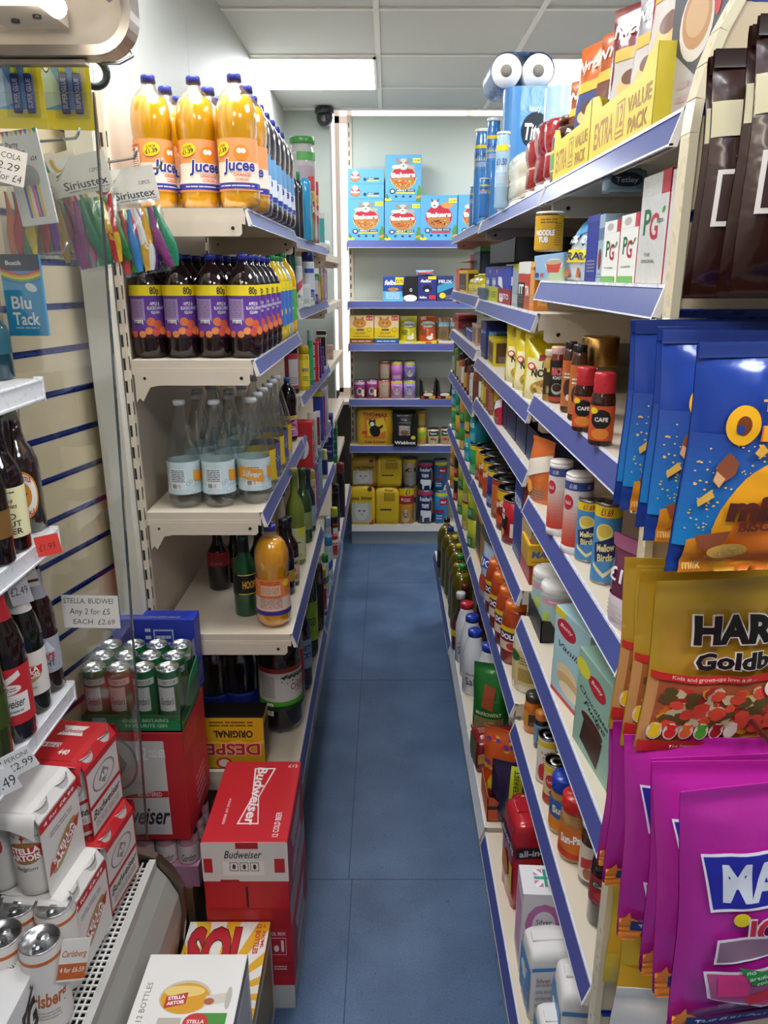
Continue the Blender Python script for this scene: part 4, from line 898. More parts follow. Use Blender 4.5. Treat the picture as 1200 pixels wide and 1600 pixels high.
L6 = [(('bot', '#8a3ab0', '#e0c020', '#d8d0e0', ('#b02a3a', '', '#fff', '#e0d040', 3)), 'bottle', 'purple bottle with yellow cap and striped label, lowest left shelf', 504, 2.66, 14, .19),
  (('bot', '#dfeae0', '#3a9a50', '#e8f0e8', ('#3a9a4a', '', '#fff', '#2c8a3c', 2)), 'bottle', 'white bottle with green splash print, lowest left shelf', 509, 2.82, 11, .19),
  (('bot', '#d2e2ee', '#4a94d0', '#e0eaf2', ('#3a6ac0', '', '#fff', '#9ac8e8', 2)), 'bottle', 'white and blue detergent bottle, lowest left shelf', 517, 2.95, 13, .22),
  (('bot', '#c8d2de', '#a8c4dc', '#dfe6ee', None), 'bottle', 'pale detergent bottle beyond the white and blue one', 513, 3.15, 11, .24),
  (('bot', '#e4e2de', '#c8342c', '#e8e4e0', ('#c8342c', '', '#fff', '#e05a5a', 3)), 'bottle', 'white bottle with red ring at the aisle end of the lowest left shelf', 526, 3.28, 12, .11),
  (('bot', '#141416', '#b8c83a', '#1c1c20', ('#e8e8e8', '', '#222', '#b8342c', 3)), 'bottle', 'black bottle with lime band near the aisle end', 528, 3.32, 12, .23),
  (('bot', '#151517', '#2a2a2c', '#2a282c', None), 'bottle', 'black bottle deep on the lowest far shelf', 525, 3.66, 12, .25),
  (('bot', '#1c1214', '#7a2a2c', '#241618', None), 'bottle', 'black bottle with dark red cap on the lowest far shelf', 537, 3.9, 13, .3)]
for mk, cat, lab, px, Y, w_, hh in L6: put(mk_small(mk), cat, lab, px, 850, Z, w=w_, Y=Y, h=hh, group=G)
# ================================================================== end unit across the aisle: pet food
def bakers(kind='a'):
 rim = '#e0c020' if kind == 'a' else '#c8303c'
 def f(p, w, h):
  p.ell(w*.5, h*.52, w*.36, w*.36, rim, 28); p.ell(w*.5, h*.52, w*.34, w*.34, '#b01f35', 28)
  p.ell(w*.5, h*.44, w*.31, w*.23, '#a8763a', 24); p.dots(w*.25, h*.32, w*.75, h*.48, 22, w*.04, ('#7a4a20', '#d8a860', '#b8582c'), 4)
  p.poly([(w*.14, h*.50), (w*.86, h*.53), (w*.84, h*.62), (w*.16, h*.60)], '#b01f35')
  p.text('Bakers', w*.5, h*.575, h*.10, '#ffffff', w=w*.66, bold=.04, rot=.04)
  if kind == 'a':
   p.ell(w*.5, h*.80, w*.15, w*.17, '#b8b2a8'); p.ell(w*.36, h*.86, w*.06, w*.1, '#8a847a', rot=.5); p.ell(w*.64, h*.86, w*.06, w*.1, '#8a847a', rot=-.5); p.ell(w*.5, h*.75, w*.09, w*.08, '#e2ddd4'); p.ell(w*.5, h*.765, w*.03, w*.022, '#2a2420')
   p.ell(w*.44, h*.83, w*.02, w*.02, '#2a2420'); p.ell(w*.56, h*.83, w*.02, w*.02, '#2a2420'); p.ell(w*.3, h*.74, w*.12, w*.06, '#cfc9bf'); p.ell(w*.72, h*.74, w*.12, w*.06, '#a7a197')
  else:
   p.ell(w*.72, h*.78, w*.16, w*.1, '#c98a4a'); p.ell(w*.38, h*.80, w*.1, w*.12, '#e6e0d4'); p.poly([(w*.3, h*.84), (w*.28, h*.93), (w*.36, h*.87)], '#5a4a3a'); p.poly([(w*.42, h*.87), (w*.50, h*.93), (w*.48, h*.84)], '#5a4a3a'); p.ell(w*.38, h*.77, w*.03, w*.025, '#2a2420'); p.poly([(w*.84, h*.8), (w*.9, h*.9), (w*.87, h*.8)], '#c98a4a')
  p.rect(w*.76, h*.83, w*.97, h*.93, '#f1d91c'); p.text('£3.49', w*.865, h*.88, h*.04, '#2a2a4a', w=w*.18)
  p.ell(w*.2, h*.22, w*.08, w*.08, '#1d3a56'); p.ell(w*.2, h*.22, w*.045, w*.045, '#cfe0ea'); p.rect(w*.3, h*.21, w*.82, h*.27, '#1d3a56'); p.text('ADULT' if kind == 'a' else 'SMALL DOG', w*.45, h*.24, h*.04, '#ffffff', w=w*.27, bold=.02); p.lines(w*.62, h*.22, w*.8, h*.26, 2, '#cfe0ea')
  p.rect(w*.3, h*.17, w*.82, h*.20, '#e0d23a' if kind == 'a' else '#c8303c')
  for x in (.3, .5, .7): p.ell(w*x, h*.11, w*.035, w*.035, '#1d3a56')
  p.poly([(w*.86, 0), (w, 0), (w, h*.3), (w*.93, h*.36), (w*.88, h*.2)], '#4a8a3a'); p.ell(w*.93, h*.1, w*.08, w*.04, '#f0883a', rot=.4); p.ell(w*.08, h*.04, w*.1, w*.05, '#e0d23a'); p.ell(w*.06, h*.1, w*.03, w*.08, '#3a7a34', rot=.3)
 return f
D['bakersA'] = bakers('a'); D['bakersB'] = bakers('b')
@des
def bakersflat(p, w, h):
 p.ell(w*.2, h*.45, w*.14, w*.13, '#b01f35'); p.ell(w*.2, h*.72, w*.08, w*.08, '#b8b2a8'); p.ell(w*.2, h*.3, w*.1, w*.05, '#a8763a'); p.text('Bakers', w*.2, h*.47, h*.16, '#ffffff', w=w*.24, bold=.04)
 p.ell(w*.47, h*.3, w*.05, w*.05, '#1d3a56'); p.rect(w*.54, h*.28, w*.86, h*.42, '#1d3a56'); p.text('ADULT', w*.64, h*.35, h*.09, '#ffffff', w=w*.16); p.rect(w*.54, h*.18, w*.86, h*.25, '#e0d23a')
zb = ZB[0]
def pet(mk, cat, lab, px, py, Z, top, w, Y=None, group=None, **k): return put(mk, cat, lab, px, py, Z, top=top, w=w, Y=Y or 4.70, group=group, **k)
BA = (carton, 'dog_food_box', .19, .07, .26, '#559ccc', 'bakersA', ('#4a90c0', '', '#fff', '#559ccc', 3), None, 'card', None, .002)
BB = (carton, 'dog_food_box', .19, .07, .26, '#559ccc', 'bakersB', ('#4a90c0', '', '#fff', '#559ccc', 3), None, 'card', None, .002)
BF = (carton, 'dog_food_box', .20, .14, .085, '#559ccc', 'bakersflat', None, None, 'card', None, .002)
G = 'blue dog food boxes on the end unit'
o = pet(BA, 'box', 'blue dog food box standing at the left end of the top end-unit shelf', 572, 384, zb, 311, 56, group=G); h1 = .0
z1 = onY(572, 311, 4.70)[2]
def lay(z): return z
pet(BF, 'box', 'blue dog food box lying flat, lower of the two on the left standing box', 572, 311, z1, 287.5, 56, group=G, d=.12)
z2 = onY(572, 287.5, 4.70)[2]; pet(BF, 'box', 'blue dog food box lying flat, topmost above the left standing box', 572, 287, z2, 264, 56, group=G, d=.12)
pet(BA, 'box', 'blue dog food box standing second from left on the top end-unit shelf', 629, 384, zb, 315, 56, group=G, Y=4.705)
z3 = onY(629, 315, 4.705)[2]; pet(BA, 'box', 'blue dog food box standing on top of another, highest of all', 630, 315, z3, 242, 56, group=G, Y=4.705)
pet(BB, 'box', 'blue small-dog food box with terrier picture, third from left', 685, 384, zb, 305, 57, group=G)
pet(BA, 'box', 'blue dog food box at the right, partly hidden by the right shelves', 742, 384, zb, 304, 55, group=G)
# shelf 2: felix
@des
def felix(p, w, h):
 p.rect(0, 0, w*.6, h*.4, '#5ab4e0'); p.poly([(w*.6, 0), (w, 0), (w, h), (w*.66, h), (w*.55, h*.5)], '#16161a'); p.text('felix', w*.22, h*.76, h*.2, '#ffffff', w=w*.34, shear=.2, bold=.03); p.rect(w*.36, h*.66, w*.6, h*.96, '#f1d91c'); p.text('£3.75', w*.48, h*.81, h*.13, '#1a2a6a', w=w*.2, bold=.02)
 p.ell(w*.3, h*.48, w*.16, h*.07, '#c98a4a'); p.dots(w*.16, h*.44, w*.44, h*.54, 8, w*.02, ('#8a4a20', '#e0b070')); p.lines(w*.08, h*.08, w*.5, h*.36, 5, '#dfeef8'); p.ell(w*.82, h*.45, w*.035, h*.07, '#ffffff'); p.ell(w*.82, h*.45, w*.02, h*.05, '#101012'); p.ell(w*.8, h*.12, w*.2, h*.14, '#e8e8ea')
@des
def felixs(p, w, h):
 p.text('felix', w*.45, h*.82, h*.12, '#ffffff', w=w*.6, shear=.2, bold=.03); p.rect(w*.55, h*.88, w*.98, h, '#f1d91c'); p.ell(w*.5, h*.5, w*.24, h*.16, '#16161a'); p.ell(w*.5, h*.43, w*.12, h*.06, '#e8e8ea'); p.rect(w*.62, h*.08, w*.98, h*.24, '#d0303a'); p.text('felix', w*.3, h*.16, h*.1, '#ffffff', w=w*.4, bold=.02)
zb = ZB[1]; G = 'cat food packs on the second end-unit shelf'
pet((carton, 'cat_food_box', .18, .08, .14, '#2a4aa0', 'felix'), 'box', 'wide blue cat food box with black cat face and yellow price', 625, 472, zb, 432, 53, group=G)
pet((carton, 'cat_food_box', .1, .08, .15, '#2a2f7a', 'felixs'), 'box', 'narrow navy cat food box with loose wrapper on top', 667, 474, zb, 432, 29, group=G)
pet((pouch, 'cat_food_pouch', .1, .05, .1, '#9ab4d0', ('#b03a40', '', '#fff', '#e0e0e0', 2), 'foil', .06, '', 2), 'pouch', 'cat food sachet lying on the narrow navy box', 664, 432, onY(667, 432, 4.7)[2], 422, 28, group=G, d=.06)
pet((carton, 'cat_food_box', .1, .08, .14, '#25356e', ('#3a9ac0', 'FELIX', '#ffffff', '#f1d91c', 2)), 'box', 'cat food box with speckled top right of the navy one', 695, 472, zb, 431, 25, group=G)
# shelf 3
@des
def gocat(p, w, h):
 p.rect(0, h*.55, w, h, '#e6c89a'); p.ell(w*.42, h*.72, w*.28, h*.17, '#c98a3c'); p.poly([(w*.2, h*.8), (w*.22, h*.98), (w*.34, h*.88)], '#b8742c'); p.poly([(w*.46, h*.88), (w*.58, h*.97), (w*.6, h*.8)], '#b8742c'); p.ell(w*.36, h*.74, w*.03, h*.02, '#2a2a1a'); p.ell(w*.52, h*.73, w*.03, h*.02, '#2a2a1a'); p.ell(w*.43, h*.66, w*.04, h*.02, '#e8b0a0')
 p.rect(w*.7, h*.82, w*.96, h*.98, '#c8342c'); p.text('£1.10', w*.83, h*.9, h*.07, '#ffffff', w=w*.2); p.text('GO-CAT', w*.45, h*.38, h*.08, '#b02a2c', w=w*.45, bold=.02); p.rect(w*.3, h*.47, w*.6, h*.52, '#1f3a7a'); p.lines(w*.15, h*.24, w*.85, h*.28, 1, '#4a4a30'); p.ell(w*.82, h*.5, w*.1, w*.1, '#4a5a20'); p.ell(w*.82, h*.5, w*.085, w*.085, '#e6c41c')
def gocat2(p, w, h): gocat(p, w, h); p.rect(0, 0, w, h*.18, '#1f5aa0'); p.lines(w*.1, h*.05, w*.9, h*.12, 1, '#dfe6f0')
D['gocat2'] = gocat2
def gocat1(p, w, h): gocat(p, w, h); p.rect(0, 0, w, h*.18, '#8a4a22'); p.lines(w*.1, h*.05, w*.9, h*.12, 1, '#e6d8c8')
D['gocat1'] = gocat1
def dream(c):
 def f(p, w, h):
  p.rect(w*.1, h*.86, w*.4, h*.96, '#dfe0d0'); p.ell(w*.5, h*.70, w*.46, h*.13, '#2a3a2c'); p.ell(w*.5, h*.70, w*.43, h*.115, '#f1efe2'); p.text('Dreamies', w*.5, h*.70, h*.13, '#20301c', w=w*.78, shear=.1, bold=.02)
  p.ell(w*.35, h*.45, w*.12, h*.05, c); p.ell(w*.62, h*.2, w*.2, h*.08, '#f0efe8'); p.ell(w*.75, h*.3, w*.07, h*.07, '#f0efe8'); p.lines(w*.1, h*.3, w*.4, h*.5, 3, '#5a5a20')
 return f
D['dreamG'] = dream('#9ab42a'); D['dreamO'] = dream('#a8481c')
zb = ZB[2]; G = 'pet treats on the third end-unit shelf'
pet((carton, 'cat_food_box', .15, .07, .2, '#e8c818', 'gocat1'), 'box', 'yellow dry cat food box with brown base band, leftmost', 565, 544, zb, 493, 38, group=G)
pet((carton, 'cat_food_box', .15, .07, .2, '#e8c818', 'gocat2'), 'box', 'yellow dry cat food box with blue base band, second from left', 604, 544, zb, 493, 38, group=G)
for px, c, d_, lab in ((638, '#d8d630', 'dreamG', 'lime yellow cat treat bag behind the yellow tray'), (668, '#dc5a2a', 'dreamO', 'orange cat treat bag behind the yellow tray')):
 pet((pouch, 'treat_bag', .1, .05, .18, c, d_, 'foil', .05, '', 4, False, True), 'bag', lab, px, 543, zb, 494, 27, group=G, Y=4.74)
for px, lab in ((693, 'brown dog treat bag, left of the pair with blue wording'), (711, 'brown dog treat bag, right of the pair with blue wording')):
 pet((pouch, 'treat_bag', .09, .04, .18, '#9a7a4c', ('#8fc4e0', 'RODEO', '#ffffff', '#6a5a40', 0), 'foil', .05, '', 6, False, True), 'bag', lab, px, 543, zb, 495, 18, group=G, Y=4.74)
@des
def dtray(p, w, h): p.ell(w*.25, h*.5, w*.15, h*.35, '#f1efe2'); p.text('Dreamies', w*.25, h*.5, h*.3, '#30401c', w=w*.26); p.rect(w*.7, h*.1, w*.85, h*.8, '#d8403a'); p.dots(w*.4, h*.1, w*.65, h*.9, 4, w*.03, ('#f0efe8',))
pet((tray, 'treat_tray', .2, .06, .05, '#e8d23a', 'dtray', .7), 'tray', 'yellow cardboard tray in front of the cat treat bags', 653, 545, zb, 532, 60, group='display trays on the end unit', Y=4.69, d=.10)
pet((tray, 'treat_tray', .12, .06, .05, '#e8e0d0', ('#f08a2c', '', '#fff', '#5ab4e0', 1), .8), 'tray', 'white and orange tray in front of the brown treat bags', 703, 545, zb, 531, 37, group='display trays on the end unit', Y=4.69, d=.09)
# shelf 4: cans
@des
def whis(p, w, h): p.ell(w*.5, h*.4, w*.3, h*.22, '#c8c0c8'); p.ell(w*.5, h*.42, w*.16, h*.14, '#5a5058'); p.rect(w*.0, h*.8, w, h*.95, '#dfc8e8'); p.rect(w*.7, h*.1, w*.95, h*.5, '#f0e6b0')
@des
def catcan(p, w, h): p.rect(0, h*.84, w*1.1, h*.97, '#e6dc2a'); p.text('WHISKAS', w*.5, h*.66, h*.1, '#5a2a7a', w=w*.7, bold=.02); p.ell(w*.5, h*.36, w*.26, h*.18, '#b8b0a8'); p.poly([(w*.28, h*.42), (w*.3, h*.58), (w*.42, h*.5)], '#6a6058'); p.poly([(w*.58, h*.5), (w*.7, h*.58), (w*.72, h*.42)], '#6a6058'); p.ell(w*.4, h*.38, w*.04, h*.03, '#2a2a1a'); p.ell(w*.6, h*.38, w*.04, h*.03, '#2a2a1a')
zb = ZB[3]; G = 'pet food cans on the fourth end-unit shelf'
CN = lambda c, d_: (can, 'pet_food_can', .037, .11, c, '#b8babc', d_, 0., True, 20, 'metal', False)
zt_ = onY(600, 595.5, 4.70)[2]
for px, top, c, d_, lab in ((562, 595, '#8a2a6a', 'whis', 'purple cat food can, leftmost on the fourth end-unit shelf'), (581, 594, '#93306f', 'whis', 'purple cat food can, second from left'),
       (600, 595, '#cf6a3c', ('#b8a890', '', '#fff', '#e0a080', 3), 'orange and beige can in the bottom row beside the purple cans'), (620, 595, '#c88ac4', 'catcan', 'pink cat food can in the bottom row'), (640, 595, '#a294d0', 'catcan', 'lilac cat food can in the bottom row')):
 pet(CN(c, d_), 'can', lab, px, 625, zb, top, 19, group=G, Y=4.70)
for px, c, d_, lab in ((601, '#b05a40', ('#a8988a', '', '#fff', '#8a4a30', 3), 'dark orange can stacked in the upper row'), (620, '#c47ac0', ('#b058ac', '', '#fff', '#e6dc2a', 1), 'pink can stacked in the upper row'), (640, '#8f84c4', 'catcan', 'lilac cat food can stacked in the upper row')):
 pet(CN(c, d_), 'can', lab, px, 596, zt_+.0002, 565, 19, group=G, Y=4.70)
@des
def cesar(p, w, h): p.ell(w*.5, h*.7, w*.3, h*.25, '#e8e0d0'); p.rect(w*.05, h*.1, w*.25, h*.5, '#c8342c'); p.rect(w*.55, h*.1, w*.95, h*.5, '#e8a82c'); p.text('1.15', w*.75, h*.3, h*.2, '#2a2a2a', w=w*.3)
for px, lab in ((669, 'black dog food tray with empty front, left of the pair'), (695, 'black dog food tray, right of the pair, nearly sold out')):
 pet((tray, 'display_tray', .1, .1, .12, '#1a1a1c', 'cesar', .35, '#b8b4ac'), 'tray', lab, px, 626, zb, 594, 25, group='display trays on the end unit', d=.12, Y=4.69)
for px in (666, 675): pet((can, 'pet_food_tub', .03, .03, '#e0c8a0', '#d8b060', None, 0., True, 16, 'metal', False), 'tub', 'small round foil tub in the left black tray, %s one' % ('left' if px == 666 else 'right'), px, 610, zb+.004, 603, 9, Y=4.74, h=.03, group='small foil tubs')
# shelf 5
@des
def thomas(p, w, h):
 p.rect(w*.2, h*.2, w*.8, h*.8, '#d87a2c'); p.poly([(w*.3, h*.25), (w*.85, h*.4), (w*.75, h*.78), (w*.25, h*.7)], '#e8c030'); p.text('THOMAS', w*.5, h*.86, h*.1, '#a82a1c', w=w*.7, bold=.03, rot=-.05)
 p.ell(w*.5, h*.4, w*.15, h*.17, '#141414', rot=.3); p.ell(w*.42, h*.62, w*.1, h*.09, '#141414'); p.ell(w*.42, h*.6, w*.06, h*.06, '#f0efe8'); p.poly([(w*.33, h*.66), (w*.34, h*.75), (w*.4, h*.7)], '#141414'); p.poly([(w*.46, h*.7), (w*.5, h*.76), (w*.52, h*.66)], '#141414'); p.poly([(w*.55, h*.4), (w*.74, h*.52), (w*.72, h*.58), (w*.5, h*.46)], '#141414')
 p.ell(w*.2, h*.36, w*.08, h*.05, '#c8442c'); p.text('Cat Litter', w*.5, h*.1, h*.08, '#8a2a10', w=w*.6, bold=.02)
@des
def webbag(p, w, h): p.rect(w*.2, h*.12, w*.8, h*.6, '#b9b6b0'); p.ell(w*.5, h*.38, w*.2, h*.1, '#8a5a3c'); p.ell(w*.72, h*.2, w*.14, h*.1, '#c9b08a'); p.text('CHEWS', w*.5, h*.54, h*.05, '#3a3a3a', w=w*.5); p.rect(w*.15, h*.7, w*.85, h*.72, '#8a8a8a')
@des
def webtray(p, w, h): p.text('Webbox', w*.5, h*.34, h*.3, '#f2f2f0', w=w*.9, bold=.03); p.ell(w*.84, h*.8, w*.1, h*.18, '#e8c82a')
@des
def butch(p, w, h): p.rect(-w*.5, h*.90, w*1.6, h, '#d23a50'); p.text("Butcher's", w*.5, h*.78, h*.13, '#f0f0f0', w=w*.95, bold=.03, shear=.1); p.text('TRIPE', w*.45, h*.56, h*.12, '#f0f0f0', w=w*.5, bold=.04); p.poly([(w*.1, h*.38), (w*.2, h*.42), (w*.85, h*.40), (w*.95, h*.32), (w*.88, h*.05), (w*.8, h*.05), (w*.76, h*.2), (w*.4, h*.18), (w*.36, h*.04), (w*.28, h*.04), (w*.26, h*.22), (w*.12, h*.26)], '#f0f0f0'); p.rect(w*.9, h*.3, w*1.15, h*.7, '#a8793a')
@des
def bluecan(p, w, h): p.rect(0, h*.86, w*1.3, h*.97, '#e6dc2a'); p.rect(w*.35, h*.58, w*1.1, h*.80, '#b02a3a'); p.text('Meaty', w*.68, h*.69, h*.08, '#fff', w=w*.45); p.rect(-w*.1, h*.34, w*.7, h*.44, '#9a2a3a'); p.poly([(w*.7, 0), (w*.9, h*.2), (w*1.1, h*.1), (w*1.1, 0)], '#f0f0f0'); p.lines(w*.1, h*.12, w*.6, h*.28, 2, '#cfe0f0')
@des
def naturecan(p, w, h): p.rect(0, h*.55, w*1.2, h*.9, '#1f4a30'); p.text('Nature', w*.5, h*.74, h*.12, '#fff', w=w*.7, bold=.03); p.ell(w*.4, h*.35, w*.2, h*.1, '#b04a3a'); p.ell(w*.7, h*.3, w*.12, h*.1, '#5a8a3a')
@des
def puppy(p, w, h): p.rect(0, h*.82, w*1.2, h, '#e8c818'); p.text('£1', w*.62, h*.91, h*.13, '#3a2a1a', w=w*.3, bold=.02); p.rect(0, h*.56, w*1.2, h*.8, '#b02a30'); p.ell(w*.25, h*.7, w*.07, h*.04, '#fff'); p.lines(w*.38, h*.63, w*.8, h*.73, 2, '#f0e0e0'); p.ell(w*.5, h*.22, w*.28, h*.2, '#d8bc94'); p.ell(w*.36, h*.26, w*.08, h*.12, '#b08a5c'); p.ell(w*.64, h*.26, w*.08, h*.12, '#b08a5c'); p.ell(w*.5, h*.2, w*.05, h*.03, '#2a2420'); p.ell(w*.42, h*.3, w*.03, h*.02, '#2a2420'); p.ell(w*.58, h*.3, w*.03, h*.02, '#2a2420')
zb = ZB[4]; Z5 = zb
pet((bagbox, 'cat_litter_bag', .22, .12, .24, '#d8a928', 'thomas', None, None, 'card'), 'bag', 'golden cat litter bag with black and white cat picture, second shelf from bottom', 586, 692, zb, 640, 54, Y=4.70)
pet((tray, 'display_tray', .14, .09, .22, '#141416', 'webtray', .32, '#141416'), 'tray', 'tall black display tray with white lettering on the end unit', 633, 704, zb, 645, 37, Y=4.665, d=.12, group='display trays on the end unit')
pet((pouch, 'treat_bag', .11, .05, .2, '#4a4a4c', 'webbag', 'foil', .06, '', 8, False, True), 'bag', 'grey and silver chew bag inside the tall black tray', 632, 700, zb+.01, 648, 30, Y=4.70)
for px, py, top, w_, c, d_, lab, zz in ((658, 700, 668, 18, '#d8b020', ('#8fc43a', '', '#fff', '#e07a2c', 2), 'yellow and lime dog food can in the bottom row', 0), (658, 668, 642, 17, '#a8842a', ('#b8943a', '', '#fff', '#8a6a1c', 3), 'dull gold can stacked on the yellow and lime one', 1), (677, 700, 671, 18, '#d8ccb0', 'naturecan', 'green and beige can, left of two', 0), (697, 700, 670, 18, '#d0a88a', 'naturecan', 'green and brown can, right of two', 0)):
 pet(CN(c, d_), 'can', lab, px, py, zb if not zz else onY(658, 668.5, 4.71)[2], top, w_, Y=4.71, group='pet food cans on the second end-unit shelf from the bottom')
# shelf 6
@des
def litterA(p, w, h): p.rect(w*.05, h*.05, w*.85, h*.55, '#c8c4b4'); p.ell(w*.45, h*.32, w*.28, h*.22, '#dedad0'); p.poly([(w*.2, h*.42), (w*.2, h*.6), (w*.36, h*.5)], '#d8d4c8'); p.poly([(w*.56, h*.5), (w*.7, h*.6), (w*.7, h*.42)], '#d8d4c8'); p.ell(w*.36, h*.35, w*.045, h*.025, '#5a6a3a'); p.ell(w*.56, h*.35, w*.045, h*.025, '#5a6a3a'); p.ell(w*.46, h*.26, w*.03, h*.02, '#b88a80'); p.text('cat litter', w*.5, h*.68, h*.09, '#5a4410', w=w*.85, bold=.02); p.ell(w*.8, h*.9, w*.1, h*.06, '#5a4a40'); p.poly([(w*.75, 0), (w*.95, 0), (w*.95, h*.15)], '#c8342c')
@des
def litterB(p, w, h): p.lines(w*.35, h*.62, w*.85, h*.85, 6, '#8a6a14'); p.text('litter', w*.6, h*.92, h*.06, '#6a4a10', w=w*.4); p.rect(w*.1, h*.5, w*.12, h*.95, '#e8e0c0'); p.lines(w*.2, h*.35, w*.7, h*.45, 1, '#4a3a10')
zb = ZB[5]; G = 'cat litter bags on the lowest end-unit shelf'
LB_ = (bagbox, 'cat_litter_bag', .17, .11, .17, '#e2bc1c', 'litterA', None, None, 'card', 1.5)
zm = onY(568, 758, 4.74)[2]
pet((bagbox, 'cat_litter_bag', .17, .11, .17, '#e2bc1c', 'litterA', None, None, 'card', 1.5), 'bag', 'yellow cat litter bag with white cat face, bottom left', 567, 803, zb, 758, 37, Y=4.72, group=G)
pet((bagbox, 'cat_litter_bag', .17, .11, .17, '#b8922c', 'litterA', None, None, 'card', 1.5), 'bag', 'brownish cat litter bag lying on the bottom left one', 569, 758, zm, 716, 38, Y=4.73, group=G)
pet((bagbox, 'cat_litter_bag', .17, .11, .17, '#e0ba1c', 'litterB', None, None, 'card', 1.5), 'bag', 'plain yellow cat litter bag, bottom, second from left', 605, 803, zb, 761, 35, Y=4.72, group=G)
pet((bagbox, 'cat_litter_bag', .17, .11, .19, '#e0ba1c', 'litterB', None, None, 'card', 1.5), 'bag', 'plain yellow cat litter bag, upper, second from left', 608, 761, onY(605, 761, 4.72)[2], 716, 38, Y=4.73, group=G)
G = 'dog food tins on the lowest end-unit shelf'
CL = lambda c, d_: (can, 'pet_food_can', .047, .15, c, '#b8babc', d_, 0., True, 22, 'metal', False)
pet(CL('#d89a2c', 'puppy'), 'can', 'dog food tin with puppy picture and one pound band, front of the lowest end shelf', 634, 812, zb, 763, 26, Y=4.715, group=G, d=.10)
pet(CL('#c8b8a0', ('#b8b4ac', '£1', '#3a2a1a', '#e8c818', 1)), 'can', 'dog food tin turned to its back label behind the puppy tin', 641, 798, zb, 758, 24, Y=4.77, group=G)
pet(CL('#c8b8a0', ('#b8b4ac', '£1', '#3a2a1a', '#e8c818', 1)), 'can', 'dog food tin with grey back label in the upper row', 641, 758, onY(641, 758.5, 4.77)[2], 718, 24, Y=4.77, group=G)
zz = onY(665, 768, 4.72)[2]
pet(CL('#1f2c5c', 'butch'), 'can', 'navy dog food tin with white cow, bottom row', 665, 811, zb, 768, 25, Y=4.72, group=G); pet(CL('#1f2c5c', 'butch'), 'can', 'navy dog food tin with white cow, upper row', 665, 768, zz+.0003, 724, 25, Y=4.72, group=G)
pet(CL('#2f86c4', 'bluecan'), 'can', 'bright blue dog food tin, bottom row', 689, 811, zb, 768, 22, Y=4.72, group=G); pet(CL('#2a6c9c', 'bluecan'), 'can', 'bright blue dog food tin, upper row', 688, 768, zz+.0003, 720, 22, Y=4.72, group=G)
# ================================================================== slatwall with hanging stationery, seen through the chiller end glass
def slat(p0, p1, z0, z1, grooves, label, gh=.011, capz=None):
 """panel from p0 to p1 (x,y); front on the left-hand side when walking p0->p1 mirrored (towards the camera)"""
 t = thing('slatwall'); d = Vector((p1[0]-p0[0], p1[1]-p0[1], 0)); L_ = d.length; u = d/L_; n = Vector((u.y, -u.x, 0))
 o = Vector((p0[0], p0[1], 0)); m = MB(); pm = mat('#cbbb9c', 'paint', .35)
 def slab(za, zb, e0, e1, mm):
  a = o+n*e0; b = o+n*e1
  m.hexa([(a.x, a.y, za), ((a+d).x, (a+d).y, za), ((b+d).x, (b+d).y, za), (b.x, b.y, za)][::-1]+[(a.x, a.y, zb), ((a+d).x, (a+d).y, zb), ((b+d).x, (b+d).y, zb), (b.x, b.y, zb)][::-1], mm)
 zs = [z0]+sorted(grooves)+[z1]
 for i in range(len(zs)-1):
  a = zs[i]+(gh/2 if i else 0); b = zs[i+1]-(gh/2 if i < len(zs)-2 else 0); slab(a, b, -.0, -.014, pm)
 slab(z0, z1, -.0142, -.018, pm); m.build('panel', t)
 m = MB(); gm = mat('#1c3f9e', 'plastic')
 for g in grooves: slab(g-gh/2, g+gh/2, -.0075, -.0142, gm); slab(g-gh/2-.001, g-gh/2, .0006, -.009, gm); slab(g+gh/2, g+gh/2+.001, .0006, -.009, gm)
 m.build('groove_inserts', t); tag(t, label, 'slatwall'); return t
p1 = (-.655, 1.708); p0 = (-.718, 1.457)
g0 = onX(148, 600, -.66)[2]
gs = [g0+.0865*k for k in range(-13, 11)]
slat(p0, p1, .05, 2.48, gs, 'beige slatwall panel with blue grooves behind the chiller end glass')
m = MB(); m.box(-.655, 1.700, .0, -.641, 1.712, 2.48, mat('#17181a', 'paint')); struct(m.build('gap_shade_strip'))  # black strip standing in for the shade in the gap between slatwall and post
def on_slat(px, py, lift=0):      # point on the slatwall plane
 r = _ray(px, py); ux, uy = p1[0]-p0[0], p1[1]-p0[1]; k = (p0[0]*uy-p0[1]*ux)/(r[0]*uy-r[1]*ux); return r[0]*k, r[1]*k, EYE+r[2]*k
chrome = mat('#b9bcc0', 'metal')
def hook(x0, y0, z0, x1, y1, z1, label, Y0plate=True, r=.0024, up=.012, grp='slatwall hooks'):
 m = MB(); a = Vector((x0, y0, z0)); b = Vector((x1, y1, z1)); d = (b-a).normalized()
 m.tube([a, b, b+d*.006+Vector((0, 0, up*.5)), b+d*.010+Vector((0, 0, up*1.3))], r, chrome)
 tag(m.build('display_hook'), label, 'hook', grp)
